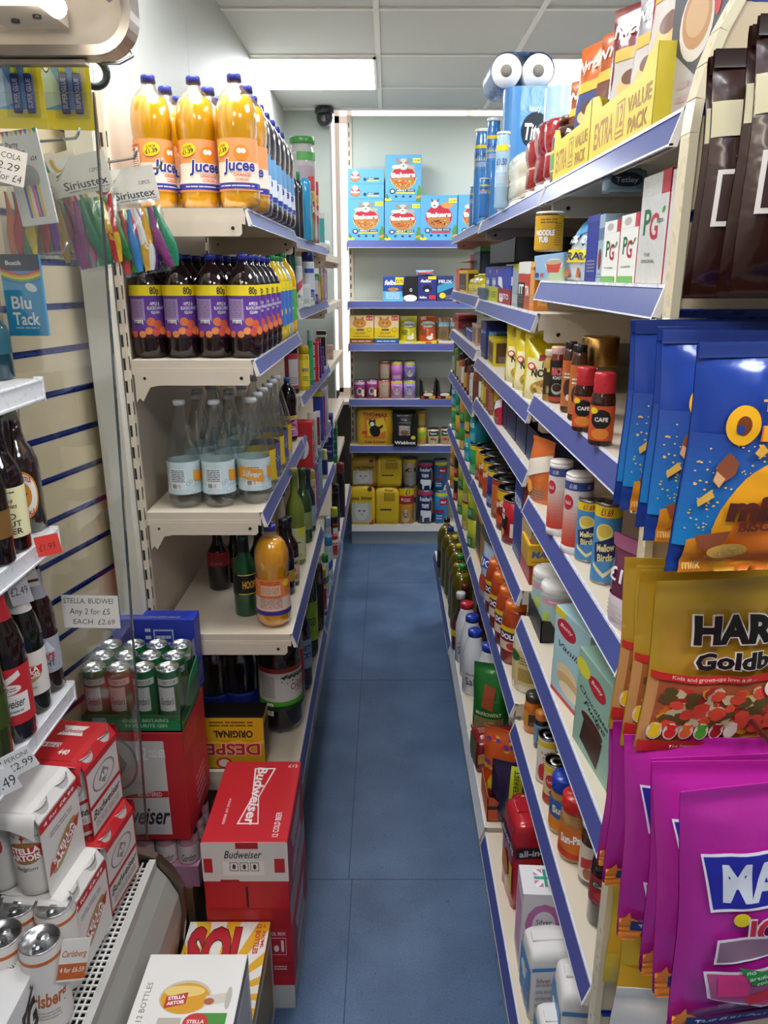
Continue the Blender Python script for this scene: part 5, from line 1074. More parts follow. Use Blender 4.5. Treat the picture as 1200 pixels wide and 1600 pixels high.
def card_pack(nm, W, H, header, hh, cols, design=None, seed=0, hdes=None):
 """hanging pack: printed header card, clear bag, contents"""
 t = thing(nm); R = random.Random(seed)
 m = MB(); m.box(-W/2, -.0006, H-hh, W/2, .0006, H, mat(header, 'card'))
 f = getd(hdes)
 if f: p = Print(); f(p, W, hh); p.put(m, flat((-W/2, -.0007, H-hh), (1, 0, 0), (0, 0, 1)))
 m.build('header_card', t)
 for i, c in enumerate(cols):   # balloons: tapered curved strips
  m = MB(); x0 = -W*.38+W*.76*(i+.5)/len(cols)+R.uniform(-.006, .006); lean = R.uniform(-.7, .7); pts = []
  for k in range(7):
   q = k/6; pts.append((x0+lean*.03*q+.004*math.sin(4*q+i), (-1)**i*.003-.002, (H-hh)*(.93-.88*q)))
  rr = [.003, .005, .008, .012, .013, .010, .005]
  vs = []; fs = []
  for k, (a, b, c_) in enumerate(pts):
   for j in range(10): an = 2*PI*j/10; vs.append((a+rr[k]*math.cos(an), b+rr[k]*.3*math.sin(an), c_+.003*math.sin(5*an+k)))
  for k in range(6):
   for j in range(10): fs.append((k*10+j, k*10+(j+1) % 10, (k+1)*10+(j+1) % 10, (k+1)*10+j))
  m.add(vs, fs, mat(c, 'plastic'), True); m.build('balloon', t)
 Wb = W*.98; Hb = H-hh+.006
 def th(u, v): return .013*(max(0, 1-abs(2*u-1)**2.5))**.7*math.sin(PI*min(1, v*1.05))**.5*(1+.25*math.sin(13*u+seed)*math.sin(9*v+seed)) if 0 < v < .95 else .0004
 m = MB(); fm = mat('#f7f8f8', 'film')
 m.grid(lambda u, v: Vector(((u-.5)*Wb, -th(u, v), v*Hb)), 14, 18, fm); m.grid(lambda u, v: Vector(((u-.5)*Wb, th(u, v), v*Hb)), 14, 18, fm, True); m.build('clear_bag', t)
 return t, (W, .026, H)
@des
def sirius(p, w, h):
 for r, c in ((.62, '#c8323c'), (.54, '#f2f1ea'), (.48, '#2f8a5a'), (.40, '#f2f1ea'), (.34, '#e0b83a'), (.28, '#f2f1ea')):
  n = 14; p.poly([(w*.42+w*r*math.cos(PI+PI*i/n*.5+PI*0), h*1.0+h*r*1.05*math.sin(PI+PI*i/n)) for i in range(n+1)], c)
 p.text('Siriustex', w*.56, h*.26, h*.22, '#3a4048', w=w*.74); p.lines(w*.25, h*.06, w*.95, h*.12, 1); p.text('12PCS', w*.78, h*.55, h*.1, '#777777', w=w*.2)
Gb = 'balloon packs hanging on the slatwall'
CO = [('#2f6fc0', '#d84a4a', '#4fc23a', '#3a8ad0', '#e04050', '#f0f0f0', '#7a3aa0', '#e0b02a'), ('#7a2a6a', '#8a3a7a', '#2f9a8a', '#1f7a5a', '#d04a90', '#3a8a60'), ('#2f9a4a', '#e0b82a', '#1f7a3a', '#c8343c', '#7a3aa0'), ('#e06a2a', '#c8243c', '#2f8a4a', '#e0c02a')]
def hang(mk, cat, lab, px, py, w, Y, rz=0, top=None, group=None, tilt=0, bot=None):
 """hang with the top edge centred on pixel (px, py) at depth Y; w = width in pixels"""
 root, (W0, D0, H0) = get(mk); X, _, zt = onY(px, py, Y); s = (w*depth(Y, zt)/F)/W0; sz = s if bot is None else (zt-onY(px, bot, Y)[2])/H0
 root.rotation_euler = (0, 0, 0); settle(root, None, X, Y, zt-H0*sz, rz, s, s, sz, lab, cat, group)
 if tilt: root.rotation_euler = (0, tilt, rz)
 return root
for i, (px, py, w, Y, bot, lab) in enumerate(((222, 262, 74, 1.47, 428, 'balloon pack on the nearest hook, mixed blue green and red'), (150, 240, 84, 1.44, 420, 'balloon pack with purple and teal balloons, second hook'), (122, 236, 60, 1.50, 408, 'balloon pack behind the purple one, yellow and green balloons'),
          (98, 238, 52, 1.54, 402, 'balloon pack with orange and red balloons, further back'))):
 hang((card_pack, 'balloon_pack', .10, .19, '#e6e4da', .062, CO[i]+CO[(i+1) % 4][:4], None, i, 'sirius'), 'balloon pack', lab, px, py, w*1.12, Y, .18-.1*i, bot=bot, group=Gb, tilt=(-.16, -.2, -.25, -.28)[i])
for i, (px, Y) in enumerate(((55, 1.40), (22, 1.38), (75, 1.56), (38, 1.50))):
 hang((card_pack, 'balloon_pack', .10, .19, '#c9c4b8', .03, (CO[(i+2) % 4]), None, 10+i, None), 'balloon pack', 'balloon pack low on the back hooks, %s' % ('partly behind the candle card', 'at the left picture edge', 'behind the orange and red balloons', 'between the edge pack and the candle card')[i], px, 270, 62, Y, .1, bot=405, group=Gb)
@des
def glue(p, w, h):
 p.rect(0, h*.25, w*.75, h, '#3f8fd0'); p.poly([(0, h*.25), (w*.5, h*.35), (w*.2, h*.8), (0, h*.7)], '#a8c4dc'); p.ell(w*.15, h*.8, w*.07, h*.1, '#1a1a2a'); p.ell(w*.15, h*.8, w*.055, h*.08, '#e6e6ea')
@des
def glue2(p, w, h): p.text('SUPER GLUE', w/2, h*.5, w*.55, '#dfe6f2', w=h*.8, rot=PI/2)
def glue_card(nm, k=0):
 W, H = .13, .15; t = thing(nm); m = MB(); m.box(-W/2, 0, 0, W/2, .001, H, mat('#dcc81e', 'card')); p = Print(); glue(p, W, H); p.put(m, flat((-W/2, 0, 0), (1, 0, 0), (0, 0, 1))); m.build('backing_card', t)
 for i in (0, 1):
  x = .0+.034*i-.004; m = MB(); m.box(x-.011, -.009, .03, x+.011, -.001, .105, mat('#27348e', 'plastic'), .003); p = Print(); glue2(p, .022, .07); p.put(m, flat((x-.011, -.0092, .032), (1, 0, 0), (0, 0, 1))); m.build('glue_tube', t)
  m = MB(); m.lathe([(.009, .105), (.007, .125), (.003, .142)], mat('#d4dc2a', 'plastic'), 12, c=(x, -.006, 0)); m.build('tube_cap', t)
 m = MB(); m.box(-.03, -.013, .02, .055, -.0125, .145, mat('#f4f6f8', 'film')); m.build('blister', t)
 return t, (W, .014, H)
hang((glue_card, 'super_glue_card'), 'glue card', 'blue and yellow super glue card, nearer the glass edge', 96, 76, 78, 1.45, .1, bot=204, group='super glue cards')
hang((glue_card, 'super_glue_card'), 'glue card', 'blue and yellow super glue card at the left picture edge', 20, 78, 78, 1.40, .1, bot=202, group='super glue cards')
@des
def candle(p, w, h):
 for i in range(8): p.poly([(w*i/8, h), (w*(i+1)/8, h), (w*(i+.5)/8, h*.94)], ('#c83a3a', '#3a7ac0', '#e0b83a', '#3a9a5a')[i % 4])
 p.text('Party', w*.25, h*.86, h*.06, '#3a3a3a', w=w*.34); p.text('Candles', w*.32, h*.78, h*.06, '#3a3a3a', w=w*.48); p.ell(w*.5, h*.5, w*.3, h*.14, '#a9a9ac'); p.text('x24', w*.75, h*.7, h*.05, '#3a3a3a', w=w*.18)
 for i in range(9): c = ('#e8e0d8', '#e86a80', '#5a78c8', '#e8c84a')[i % 4 if i > 1 else 0]; p.poly([(w*(.16+.075*i), h*.08), (w*(.22+.075*i), h*.08), (w*(.20+.075*i), h*.42), (w*(.14+.075*i), h*.42)], c)
hang((carton, 'candle_card', .075, .006, .16, '#d9dadb', 'candle'), 'candle card', 'party candle card with pink and yellow striped candles, left of the balloons', 45, 203, 58, 1.36, .0, bot=352, tilt=-.12)
@des
def blutack(p, w, h):
 p.rect(0, h*.8, w, h, '#16213a'); p.text('Bostik', w*.35, h*.9, h*.055, '#ffffff', w=w*.4)
 for i, c in enumerate(('#d84a3c', '#e8a83a', '#e0d84a', '#5ab04a', '#3a7ac0')): n = 10; p.poly([(w*k/n, h*(.8-.025*i)-h*.06*math.sin(k/n*3)) for k in range(n+1)]+[(w*k/n, h*(.83-.025*i)-h*.06*math.sin(k/n*3)) for k in range(n, -1, -1)], c)
 p.text('Blu', w*.42, h*.42, h*.16, '#ffffff', w=w*.5, bold=.02); p.text('Tack', w*.5, h*.22, h*.16, '#ffffff', w=w*.68, bold=.02); p.ell(w*.72, h*.6, w*.15, h*.05, '#dfeaf4', rot=-.3); p.lines(w*.2, h*.08, w*.8, h*.12, 1, '#bfe0f0')
hang((carton, 'adhesive_putty_pack', .09, .012, .14, '#1f9ad4', 'blutack'), 'putty pack', 'bright blue adhesive putty pack hanging at the left edge', 30, 398, 62, 1.36, .0, bot=525)
m = MB(); T = Matrix.Translation(onY(145, 112, 1.50)) @ Matrix.Rotation(PI/2, 4, 'X') @ Matrix.Rotation(.5, 4, 'Y')
m.lathe([(.018, -.008), (.028, -.008), (.030, 0), (.028, .008), (.018, .008), (.018, -.008)], mat('#1d2c33', 'plastic'), 24, cap0=False, cap1=False, T=T); m.box(0, 0, 0, .0001, .0001, .0001, mat('#1d2c33', 'plastic')); tag(m.build('tape_reel'), 'dark green tape reel hanging near the top corner of the end glass', 'tape')
for (x0, y0), (x1, y1), Y, lab in (((148, 260), (210, 247), 1.46, 'chrome hook holding the purple balloon pack'), ((190, 268), (250, 262), 1.49, 'chrome hook nearest the shelves'), ((40, 222), (118, 216), 1.44, 'chrome hook above the candle card'), ((5, 402), (98, 394), 1.42, 'chrome hook holding the blue putty pack')):
 a = on_slat(x0-60, y0+6); b = onY(x1, y1, Y-.02); hook(a[0], a[1], a[2], b[0], b[1], b[2], lab)
# ================================================================== open chiller cabinet
GY = 1.33
t = thing('open_chiller'); tag(t, 'open front drinks chiller with lit canopy and glass end panel at the left', 'chiller')
wh = mat('#dfe1e4', 'paint', .3); grey = mat('#aeb0ad', 'paint', .4); dark = mat('#2b2d30', 'paint')
m = MB(); m.box(-1.22, -.6, .05, -1.16, GY-.01, 2.45, mat('#c9ccd0', 'paint')); m.build('back_wall', t)
# end glass (slightly leaning outline)
m = MB(); gx = [(-1.15, .55), (-.512, .55), (-.462, 1.975), (-1.15, 1.975)]; m.prism(gx, mat('#fafcfb', 'film', .05), GY, GY+.005); m.build('end_glass', t)
m = MB(); m.prism([(-.5145, .55), (-.5115, .55), (-.4605, 1.975), (-.4635, 1.975)], mat('#3f4a4a', 'glass'), GY-.0005, GY+.0055); m.build('glass_edge', t)
m = MB(); zt0 = 1.972
def rrect(x0, z0, x1, z1, r):
 pts = []
 for cx_, cz, a0 in ((x1-r, z0+r, -PI/2),):
  for k in range(9): pts.append((cx_+r*math.cos(a0+k*PI/16), cz+r*math.sin(a0+k*PI/16)))
 return [(x0, z0)]+pts+[(x1, z1), (x0, z1)]
cx1 = onY(212, 40, GY)[0]; cz0 = onY(150, 92, GY)[2]
m.prism(rrect(-1.16, cz0+.012, cx1-.012, 2.46, .045), mat('#cfc6b6', 'paint', .5), GY, GY+.02); m.build('canopy_end_plate', t)
o1 = rrect(-1.16, cz0, cx1, 2.46, .06); i1 = rrect(-1.16, cz0+.014, cx1-.014, 2.46, .046)
m = MB()
for k in range(len(o1)-3): m.hexa([(o1[k][0], GY-.022, o1[k][1]), (o1[k+1][0], GY-.022, o1[k+1][1]), (o1[k+1][0], GY+.024, o1[k+1][1]), (o1[k][0], GY+.024, o1[k][1]), (i1[k][0], GY-.022, i1[k][1]), (i1[k+1][0], GY-.022, i1[k+1][1]), (i1[k+1][0], GY+.024, i1[k+1][1]), (i1[k][0], GY+.024, i1[k][1])], mat('#9c958c', 'brushed'))
k = len(o1)-3; m.hexa([(o1[k][0], GY-.022, o1[k][1]), (o1[k+1][0], GY-.022, o1[k+1][1]), (o1[k+1][0], GY+.024, o1[k+1][1]), (o1[k][0], GY+.024, o1[k][1]), (i1[k][0], GY-.022, i1[k][1]), (i1[k+1][0], GY-.022, i1[k+1][1]), (i1[k+1][0], GY+.024, i1[k+1][1]), (i1[k][0], GY+.024, i1[k][1])], mat('#9c958c', 'brushed'))
m.box(-1.16, GY-.006, cz0-.009, onY(135, 92, GY)[0], GY+.012, cz0-.002, mat('#9c958c', 'brushed')); m.build('metal_trim', t)
m = MB(); q = onY(160, 100, GY); m.tube([(q[0]+.0, GY, cz0-.006), (cx1-.03, GY, cz0-.006), (cx1-.008, GY-.0, cz0+.004), (cx1-.012, GY, cz0+.012)], .0025, chrome); m.build('bumper_rail', t)
# canopy: front light housing and inner top
m = MB(); fx = onY(190, 45, GY-.05)[0]; cz1 = cz0+.075
m.prism([(fx-.14, cz1+.10), (fx-.045, cz1+.02), (fx-.02, cz1-.01), (fx, cz1+.0), (fx+.005, 2.46), (fx-.14, 2.46)], mat('#b9bbc6', 'paint', .35), -.6, GY-.035); m.build('canopy_front', t)
m = MB(); m.prism([(-1.16, cz1+.14), (fx-.15, cz1+.12), (fx-.15, cz1+.15), (-1.16, cz1+.18)], mat('#d8cdbc', 'paint'), -.6, GY-.03); m.build('canopy_lining', t)
m = MB(); m.box(-1.16, -.6, cz1+.09, -.72, GY-.16, cz1+.12, mat('#6f6a62', 'paint')); m.build('air_duct', t)
m = MB(); tx, _, tz = onY(92, 14, 1.22); m.tube([(tx, -.5, tz), (tx, 1.215, tz)], .0135, emit('#fff4e4', TUBE_LIGHT), 14); m.build('fluorescent_tube', t)
m = MB(); m.box(tx-.11, 1.20, tz-.002, tx-.018, 1.30, tz+.02, mat('#d8cdbc', 'paint')); m.lathe([(.006, 0), (.006, -.004)][::-1], dark, 12, c=(tx-.04, 1.24, tz-.002)); m.lathe([(.006, 0), (.006, -.004)][::-1], dark, 12, c=(tx-.08, 1.26, tz-.002)); m.build('tube_holder', t)
m = MB(); x_, y_, z_ = onY(106, 5, GY-.037); m.box(fx-.06, GY-.0375, cz1+.09, fx-.02, GY-.0365, cz1+.13, mat('#c8303c')); m.build('sticker', t)
# tub: deck grille, front fascia, end profile
DZ = .405
m = MB(); bx = -.497
prof = [(-1.15, .06), (-.53, .06), (-.49, .10), (-.458, .27), (-.444, .36), (-.446, .42), (-.468, .47), (-.497, .503), (-.54, .52), (-.60, .515), (-.62, .36), (-1.15, .36)]
m.prism(prof, mat('#8a7e70', 'brushed'), GY-.004, GY+.014); m.build('end_cheek', t)
m = MB(); m.prism([(-.53, .07), (-.50, .10), (-.466, .27), (-.452, .36), (-.455, .41), (-.476, .455), (bx, .485), (bx, .07)], mat('#9d9c95', 'paint', .3), -.6, GY-.006); m.build('front_fascia', t)
m = MB(); m.box(bx-.012, -.6, .475, bx+.002, GY-.01, .507, mat('#c6c6c2', 'paint', .3)); m.build('fascia_lip', t)
m = MB(); m.box(-1.15, -.6, .40, bx-.015, GY-.008, .43, mat('#4a4642', 'paint')); m.build('well_floor', t)
m = MB(); gw = mat('#e3e3df', 'paint', .3); gx0, gx1 = bx-.095, bx-.014; k = 0; y = .55
while y < GY-.02: m.box(gx0, y, .496, gx1, y+.0034, .4995, gw); y += .0125
for i in range(8): x = gx0+(gx1-gx0-.003)*i/7; m.box(x, .55, .4955, x+.0034, GY-.01, .499, gw)
m.build('air_grille', t)
m = MB(); m.box(-1.14, -.6, .431, -.585, GY-.012, .519, mat('#b8a07c', 'paint')); m.build('deck', t)
# shelves of the chiller
SH = []
for i, (px, py) in enumerate(((66, 606), (90, 838), (115, 1078))):
 x, _, z = onY(px, py, 1.29); SH.append((x, z))
 s = thing('chiller_shelf'); m = MB(); m.box(-1.15, -.4, z, x-.003, 1.29, z+.016, wh); m.box(-1.15, -.4, z-.018, -1.1, 1.29, z, wh); m.build('board', s)
 m = MB(); m.box(x-.004, -.4, z-.020, x+.001, 1.288, z+.017, mat('#e9ebf0', 'plastic')); m.box(x+.001, -.4, z-.018, x+.003, 1.288, z-.015, mat('#e9ebf0', 'plastic')); m.box(x+.001, -.4, z+.012, x+.003, 1.288, z+.015, mat('#e9ebf0', 'plastic'))
 m.box(x-.012, 1.288, z-.022, x+.003, 1.293, z+.019, mat('#f0f0f0', 'plastic')); m.build('ticket_rail', s)
 tag(s, 'white chiller shelf, %s of the three in view' % ('topmost', 'middle', 'lowest')[i], 'shelf', 'chiller shelves')
SZ = [z+.017 for _, z in SH]
@des
def newc(p, w, h):
 p.ell(w*.5, h*.5, w*.50, h*.50, '#d8902a', 36); p.ell(w*.5, h*.5, w*.45, h*.45, '#f1efe6', 36); p.ell(w*.5, h*.5, w*.28, h*.28, '#d8902a', 30); p.poly([(w*.5, h*.66), (w*.55, h*.54), (w*.68, h*.54), (w*.58, h*.46), (w*.62, h*.34), (w*.5, h*.42), (w*.38, h*.34), (w*.42, h*.46), (w*.32, h*.54), (w*.45, h*.54)], '#1f3a7a')
 p.text('NEWCASTLE', w*.5, h*.80, h*.10, '#c42a28', w=w*.62, bold=.03, arc=h*.05); p.text('BROWN ALE', w*.5, h*.17, h*.10, '#c42a28', w=w*.6, bold=.03, arc=-h*.05)
@des
def oldmout(p, w, h):
 p.rect(-w*.3, 0, w*1.3, h, '#ebe6b4'); p.lines(w*.1, h*.88, w*.9, h*.94, 1, '#4a4a30'); p.text('Berries', w*.45, h*.76, h*.1, '#5a3a3a', w=w*.7, shear=.3); p.text('& cherries', w*.5, h*.65, h*.1, '#5a3a3a', w=w*.8, shear=.3)
 for i, s_ in enumerate(('OLD', 'MOUT', 'CIDER')): p.text(s_, w*.55, h*(.44-.15*i), h*.12, '#22221c', w=w*(.55 if i == 0 else .85), bold=.01)
@des
def coors(p, w, h): p.rect(-w*.3, 0, w*1.3, h, '#a9aeb8'); p.poly([(0, h*.6), (w*.3, h*.9), (w*.45, h*.75), (w*.7, h*.95), (w, h*.6)], '#d4dae4'); p.text('Coors', w*.5, h*.52, h*.26, '#b8242c', w=w*.9, shear=.25, bold=.03); p.text('LIGHT', w*.55, h*.28, h*.17, '#1c2440', w=w*.75, bold=.02)
@des
def coorsneck(p, w, h): p.rect(-w, 0, w*2, h, '#8d8f94'); p.text('Coors', w*.5, h*.6, h*.3, '#b8242c', w=w*.9, shear=.25, bold=.03); p.text('LIGHT', w*.55, h*.25, h*.2, '#1c2440', w=w*.7)
@des
def stella(p, w, h):
 p.rect(-w*.4, 0, w*1.4, h, '#e6e2da'); p.ell(w*.5, h*.5, w*.54, h*.2, '#b39a50', rot=.12); p.poly([(w*-.05, h*.40), (w*1.0, h*.5), (w*1.05, h*.68), (w*.0, h*.60)], '#c42a2c'); p.text('STELLA', w*.5, h*.60, h*.12, '#ffffff', w=w*.78, bold=.03, rot=.1); p.text('ARTOIS', w*.52, h*.47, h*.12, '#ffffff', w=w*.8, bold=.03, rot=.1)
 p.text('Belgium', w*.5, h*.2, h*.08, '#8a8880', w=w*.55, shear=.3); p.ell(w*.4, h*.82, w*.08, h*.04, '#b39a50')
@des
def budl(p, w, h):
 p.rect(-w*.4, 0, w*1.4, h, '#c42a32'); p.poly([(w*.2, h*.62), (w*.95, h*.85), (w*.9, h*.95), (w*.35, h*.78)], '#e6dfda'); p.rect(w*.1, h*.18, w*1.1, h*.54, '#e6e2dc'); p.ell(w*.5, h*.64, w*.42, h*.09, '#e6dfda'); p.lines(w*.2, h*.6, w*.8, h*.68, 2, '#8a5a5a'); p.text('Budweiser', w*.55, h*.4, h*.16, '#26222a', w=w*.85, shear=.35, bold=.01); p.lines(w*.2, h*.2, w*.9, h*.28, 1, '#8a8a8a')
def cold(R, H, liq, cap, lab, z0, z1, dsg, turn, clear=None, neck=None, nm='beer_bottle'): return (bottle, nm, R, H, 'beer', liq, cap, lab, z0, z1, 'none' if dsg == 'newc' else None, dsg, turn, .9, clear, 1.15, .02, 1, 1, None, 28, neck, clear is None)
Gc = 'bottles on the chiller shelves'
at3(cold(.036, .14, '#1a3f4c', '#1a3f4c', '#2a5a6a', .3, .6, None, 0), 'bottle', 'squat teal glass bottle on the topmost chiller shelf', *onZ(-12, 592, SZ[0])[:2], SZ[0], group=Gc)
def coldput(mk, lab, px, py, Z, w, top): return put(mk, 'bottle', lab, px, py, Z, top=top, w=w, group=Gc)
coldput(cold(.038, .27, '#2c0d08', None, '#d8902a', .12, .52, 'newc', .45, '#f2f0ec'), 'brown ale bottle with round orange and blue label, middle chiller shelf', 28, 836, SZ[1], 62, 640)
coldput(cold(.038, .27, '#1a0d12', '#222222', '#ebe6b4', .12, .5, 'oldmout', .35), 'dark cider bottle with pale yellow berries label', 4, 868, SZ[1], 62, 655)
coldput(cold(.034, .25, '#2a1410', '#8a8c90', '#a9aeb8', .16, .42, 'coors', .35, None, (.70, .90, '#9b9da2')), 'brown light beer bottle with silver label, farthest on the lowest chiller shelf', 68, 1086, SZ[2], 46, 872)
coldput(cold(.034, .25, '#141612', '#d8d4cc', '#e6e2da', .14, .44, 'stella', .35, None, (.70, .93, '#dcd8ce')), 'dark lager bottle with white and red label between the silver and red labelled ones', 42, 1120, SZ[2], 54, 890)
coldput(cold(.037, .26, '#1c0d0c', '#c42a32', '#c42a32', .12, .46, 'budl', .35, None, (.72, .93, '#c42a32')), 'dark beer bottle with red label, lowest chiller shelf', 10, 1166, SZ[2], 66, 900)
coldput(cold(.037, .25, '#2f3a14', '#3a4a1c', '#3a4a1c', .2, .4, None, .3), 'olive green beer bottle cut by the left picture edge', -22, 1200, SZ[2], 60, 930)
coldput(cold(.037, .25, '#1a100c', '#222', '#7a5a2c', .2, .4, None, .3), 'dark bottle cut by the left edge on the middle chiller shelf', -20, 890, SZ[1], 60, 665)
# price tickets
def ticket(lab, px, py, X, w, h, c, texts, rz=-PI/2+.0, yaw=0, tilt=0, Y=None, tc='#26262a'):
 """hand-written card; faces +X unless a depth Y is given (then faces the camera)"""
 m = MB(); m.box(-w/2, 0, -h/2, w/2, .0008, h/2, mat(c, 'paper')); p = Print()
 for s_, cx_, cy_, hh, ww in texts: p.text(s_, w*cx_, h*cy_, h*hh, tc, w=w*ww, shear=.12, bold=-.005)
 p.put(m, flat((-w/2, -.0001, -h/2), (1, 0, 0), (0, 0, 1))); o = m.build('price_card')
 P = onY(px, py, Y) if Y else onX(px, py, X); o.location = P; o.rotation_euler = (0, tilt, yaw); tag(o, lab, 'price card', 'hand-written price cards'); return o
ticket('white hand-written card offering two for five pounds on the end glass', 142, 956, 0, .108, .068, '#e8e6df', (('STELLA, BUDWEI', .47, .84, .17, .88), ('Any 2 for £5', .48, .52, .19, .72), ('EACH  £2.69', .54, .20, .17, .74)), Y=GY-.003, tilt=.02)
ticket('fluorescent red price card reading one ninety-nine on the middle chiller shelf', 75, 852, 0, .038, .036, '#f0483c', (('£1.99', .45, .45, .36, .7),), Y=1.20, yaw=.35, tilt=-.12, tc='#7a2018')
ticket('white price card reading two forty-nine, hanging below the middle shelf', 28, 918, 0, .034, .062, '#e4e4e4', (('£2.49', .5, .4, .24, .8),), Y=1.18, yaw=.4, tilt=-.15)
m = MB(); w, h = .030, .065; m.box(-w/2, 0, -h/2, w/2, .0008, h/2, mat('#d9cfc6', 'paper')); p = Print()
for i in range(3): x = w*(.2+.3*i); p.poly([(x-w*.1, h*.45), (x+w*.1, h*.45), (x+w*.1, h*.75), (x+w*.04, h*.85), (x+w*.04, h*.98), (x-w*.04, h*.98), (x-w*.04, h*.85), (x-w*.1, h*.75)], '#7a2a22')
p.rect(0, h*.12, w, h*.2, '#5a2a2c'); p.put(m, flat((-w/2, -.0001, -h/2), (1, 0, 0), (0, 0, 1))); o = m.build('price_card'); o.location = onY(40, 890, 1.20); o.rotation_euler = (0, -.12, .3); tag(o, 'price card printed with three brown bottles, hanging above the silver neck label', 'price card', 'hand-written price cards')
ticket('white price card reading two ninety-nine on the lowest chiller shelf', 30, 1190, 0, .045, .042, '#e4e4e4', (('PERONI', .5, .75, .2, .8), ('£2.99', .5, .38, .32, .85)), Y=1.02, yaw=.4, tilt=-.35)
ticket('white price card reading two twenty-nine at the upper left edge', 8, 258, 0, .062, .052, '#e8e6df', (('CO-COLA', .45, .8, .17, .8), ('£2.29', .5, .5, .22, .7), ('2 for £4', .55, .2, .22, .75)), Y=1.30, yaw=.1, tilt=.25)
ticket('white price card with a single nine visible, lower left edge', 0, 1225, 0, .05, .045, '#e4e4e4', (('£4.49', .5, .45, .45, .9),), Y=1.0, yaw=.4, tilt=-.3)
# ------------------------------------------------------------------ can multipacks on the deck
@des
def budcan(p, w, h):
 p.rect(-w*.6, 0, w*1.6, h, '#d4d2ce'); p.rect(-w*.6, 0, w*1.6, h*.12, '#b8242c'); p.poly([(-w*.6, h*.50), (w*.2, h*.53), (w*.4, h*.47), (w*1.6, h*.56), (w*1.6, h*.49), (w*.4, h*.42), (-w*.6, h*.45)], '#b8242c')
 p.ell(w*.5, h*.72, w*.38, h*.18, '#9a9894', 28); p.ell(w*.5, h*.72, w*.34, h*.16, '#d4d2ce', 28); p.poly([(w*.5, h*.86), (w*.68, h*.72), (w*.5, h*.58), (w*.32, h*.72)], '#8a8886'); p.text('AB', w*.5, h*.72, h*.09, '#f0eeea', w=w*.22, bold=.02); p.text('Budweiser', w*.5, h*.33, h*.13, '#2a2a30', w=w*1.15, shear=.4, bold=.015); p.lines(w*.1, h*.15, w*.9, h*.22, 2, '#a8a6a2')
@des
def stellacan(p, w, h):
 p.rect(-w*.6, 0, w*1.6, h, '#dedad4'); p.ell(w*.5, h*.56, w*.56, h*.16, '#9a6a3c', 28, rot=.1); p.poly([(-w*.05, h*.44), (w*1.02, h*.50), (w*1.05, h*.66), (-w*.02, h*.62)], '#c03028'); p.text('STELLA', w*.5, h*.60, h*.085, '#ffffff', w=w*.85, bold=.04, rot=.08); p.text('ARTOIS', w*.5, h*.50, h*.085, '#ffffff', w=w*.85, bold=.04, rot=.08); p.text('Belgium', w*.5, h*.34, h*.06, '#6a6862', w=w*.6, shear=.35)
 p.text('ANNO', w*.2, h*.8, h*.04, '#8a867c', w=w*.28); p.text('1366', w*.82, h*.8, h*.04, '#8a867c', w=w*.24); p.poly([(w*.5, h*.86), (w*.53, h*.8), (w*.58, h*.79), (w*.53, h*.77), (w*.5, h*.71), (w*.47, h*.77), (w*.42, h*.79), (w*.47, h*.8)], '#c03028')
@des
def carls(p, w, h): p.rect(-w*.6, 0, w*1.6, h, '#e0dcd8'); p.text('Carlsberg', w*.5, h*.45, h*.2, '#b8602a', w=w*1.3, shear=.2, bold=.03); p.rect(-w*.6, h*.95, w*1.6, h, '#c8682a'); p.lines(w*.1, h*.15, w*.9, h*.28, 3, '#b8a898')
@des
def sleeve_stella_side(p, w, h):
 p.rect(0, h*.86, w, h*.99, '#c42a2c'); p.text('4 for £6.99', w*.5, h*.925, h*.05, '#ffffff', w=w*.8, bold=.02); p.ell(w*.5, h*.40, w*.40, h*.13, '#a98a50', rot=.5); p.poly([(w*.06, h*.24), (w*.86, h*.42), (w*.94, h*.56), (w*.14, h*.38)], '#b8302a'); p.text('STELLA', w*.48, h*.44, h*.07, '#ffffff', w=w*.62, bold=.03, rot=.35); p.text('ARTOIS', w*.52, h*.36, h*.07, '#ffffff', w=w*.62, bold=.03, rot=.35); p.lines(w*.2, h*.68, w*.8, h*.76, 2, '#9a9a98')
@des
def sleeve_bud_side(p, w, h):
 p.poly([(w*.04, h*.04), (w*.96, h*.04), (w*.96, h*.92), (w*.04, h*.92)], '#d6d4d0'); p.rect(w*.04, h*.40, w*.96, h*.46, '#b8242c'); p.ell(w*.5, h*.68, w*.34, h*.17, '#8f8d8a', 28); p.ell(w*.5, h*.68, w*.30, h*.15, '#d6d4d0', 28); p.poly([(w*.5, h*.80), (w*.66, h*.68), (w*.5, h*.56), (w*.34, h*.68)], '#8a8886'); p.text('AB', w*.5, h*.68, h*.08, '#f0eeea', w=w*.2, bold=.02); p.text('Budweiser', w*.5, h*.30, h*.12, '#2a2a30', w=w*.85, shear=.4, bold=.015); p.lines(w*.12, h*.1, w*.88, h*.2, 3, '#9a9894')
@des
def sleeve_bud_top(p, w, h):
 p.rect(w*.06, h*.3, w*.5, h*.42, '#e8e4e0'); p.text('4 for £5', w*.3, h*.36, h*.1, '#b8242c', w=w*.4, bold=.02); p.poly([(w*.2, h*.62), (w*.8, h*.62), (w*.72, h*.75), (w*.8, h*.88), (w*.2, h*.88), (w*.28, h*.75)], '#e8e4e0'); p.text('Budweiser', w*.5, h*.75, h*.12, '#b8242c', w=w*.5, bold=.02); p.text('440', w*.7, h*.2, h*.12, '#e8e4e0', w=w*.24, bold=.03)
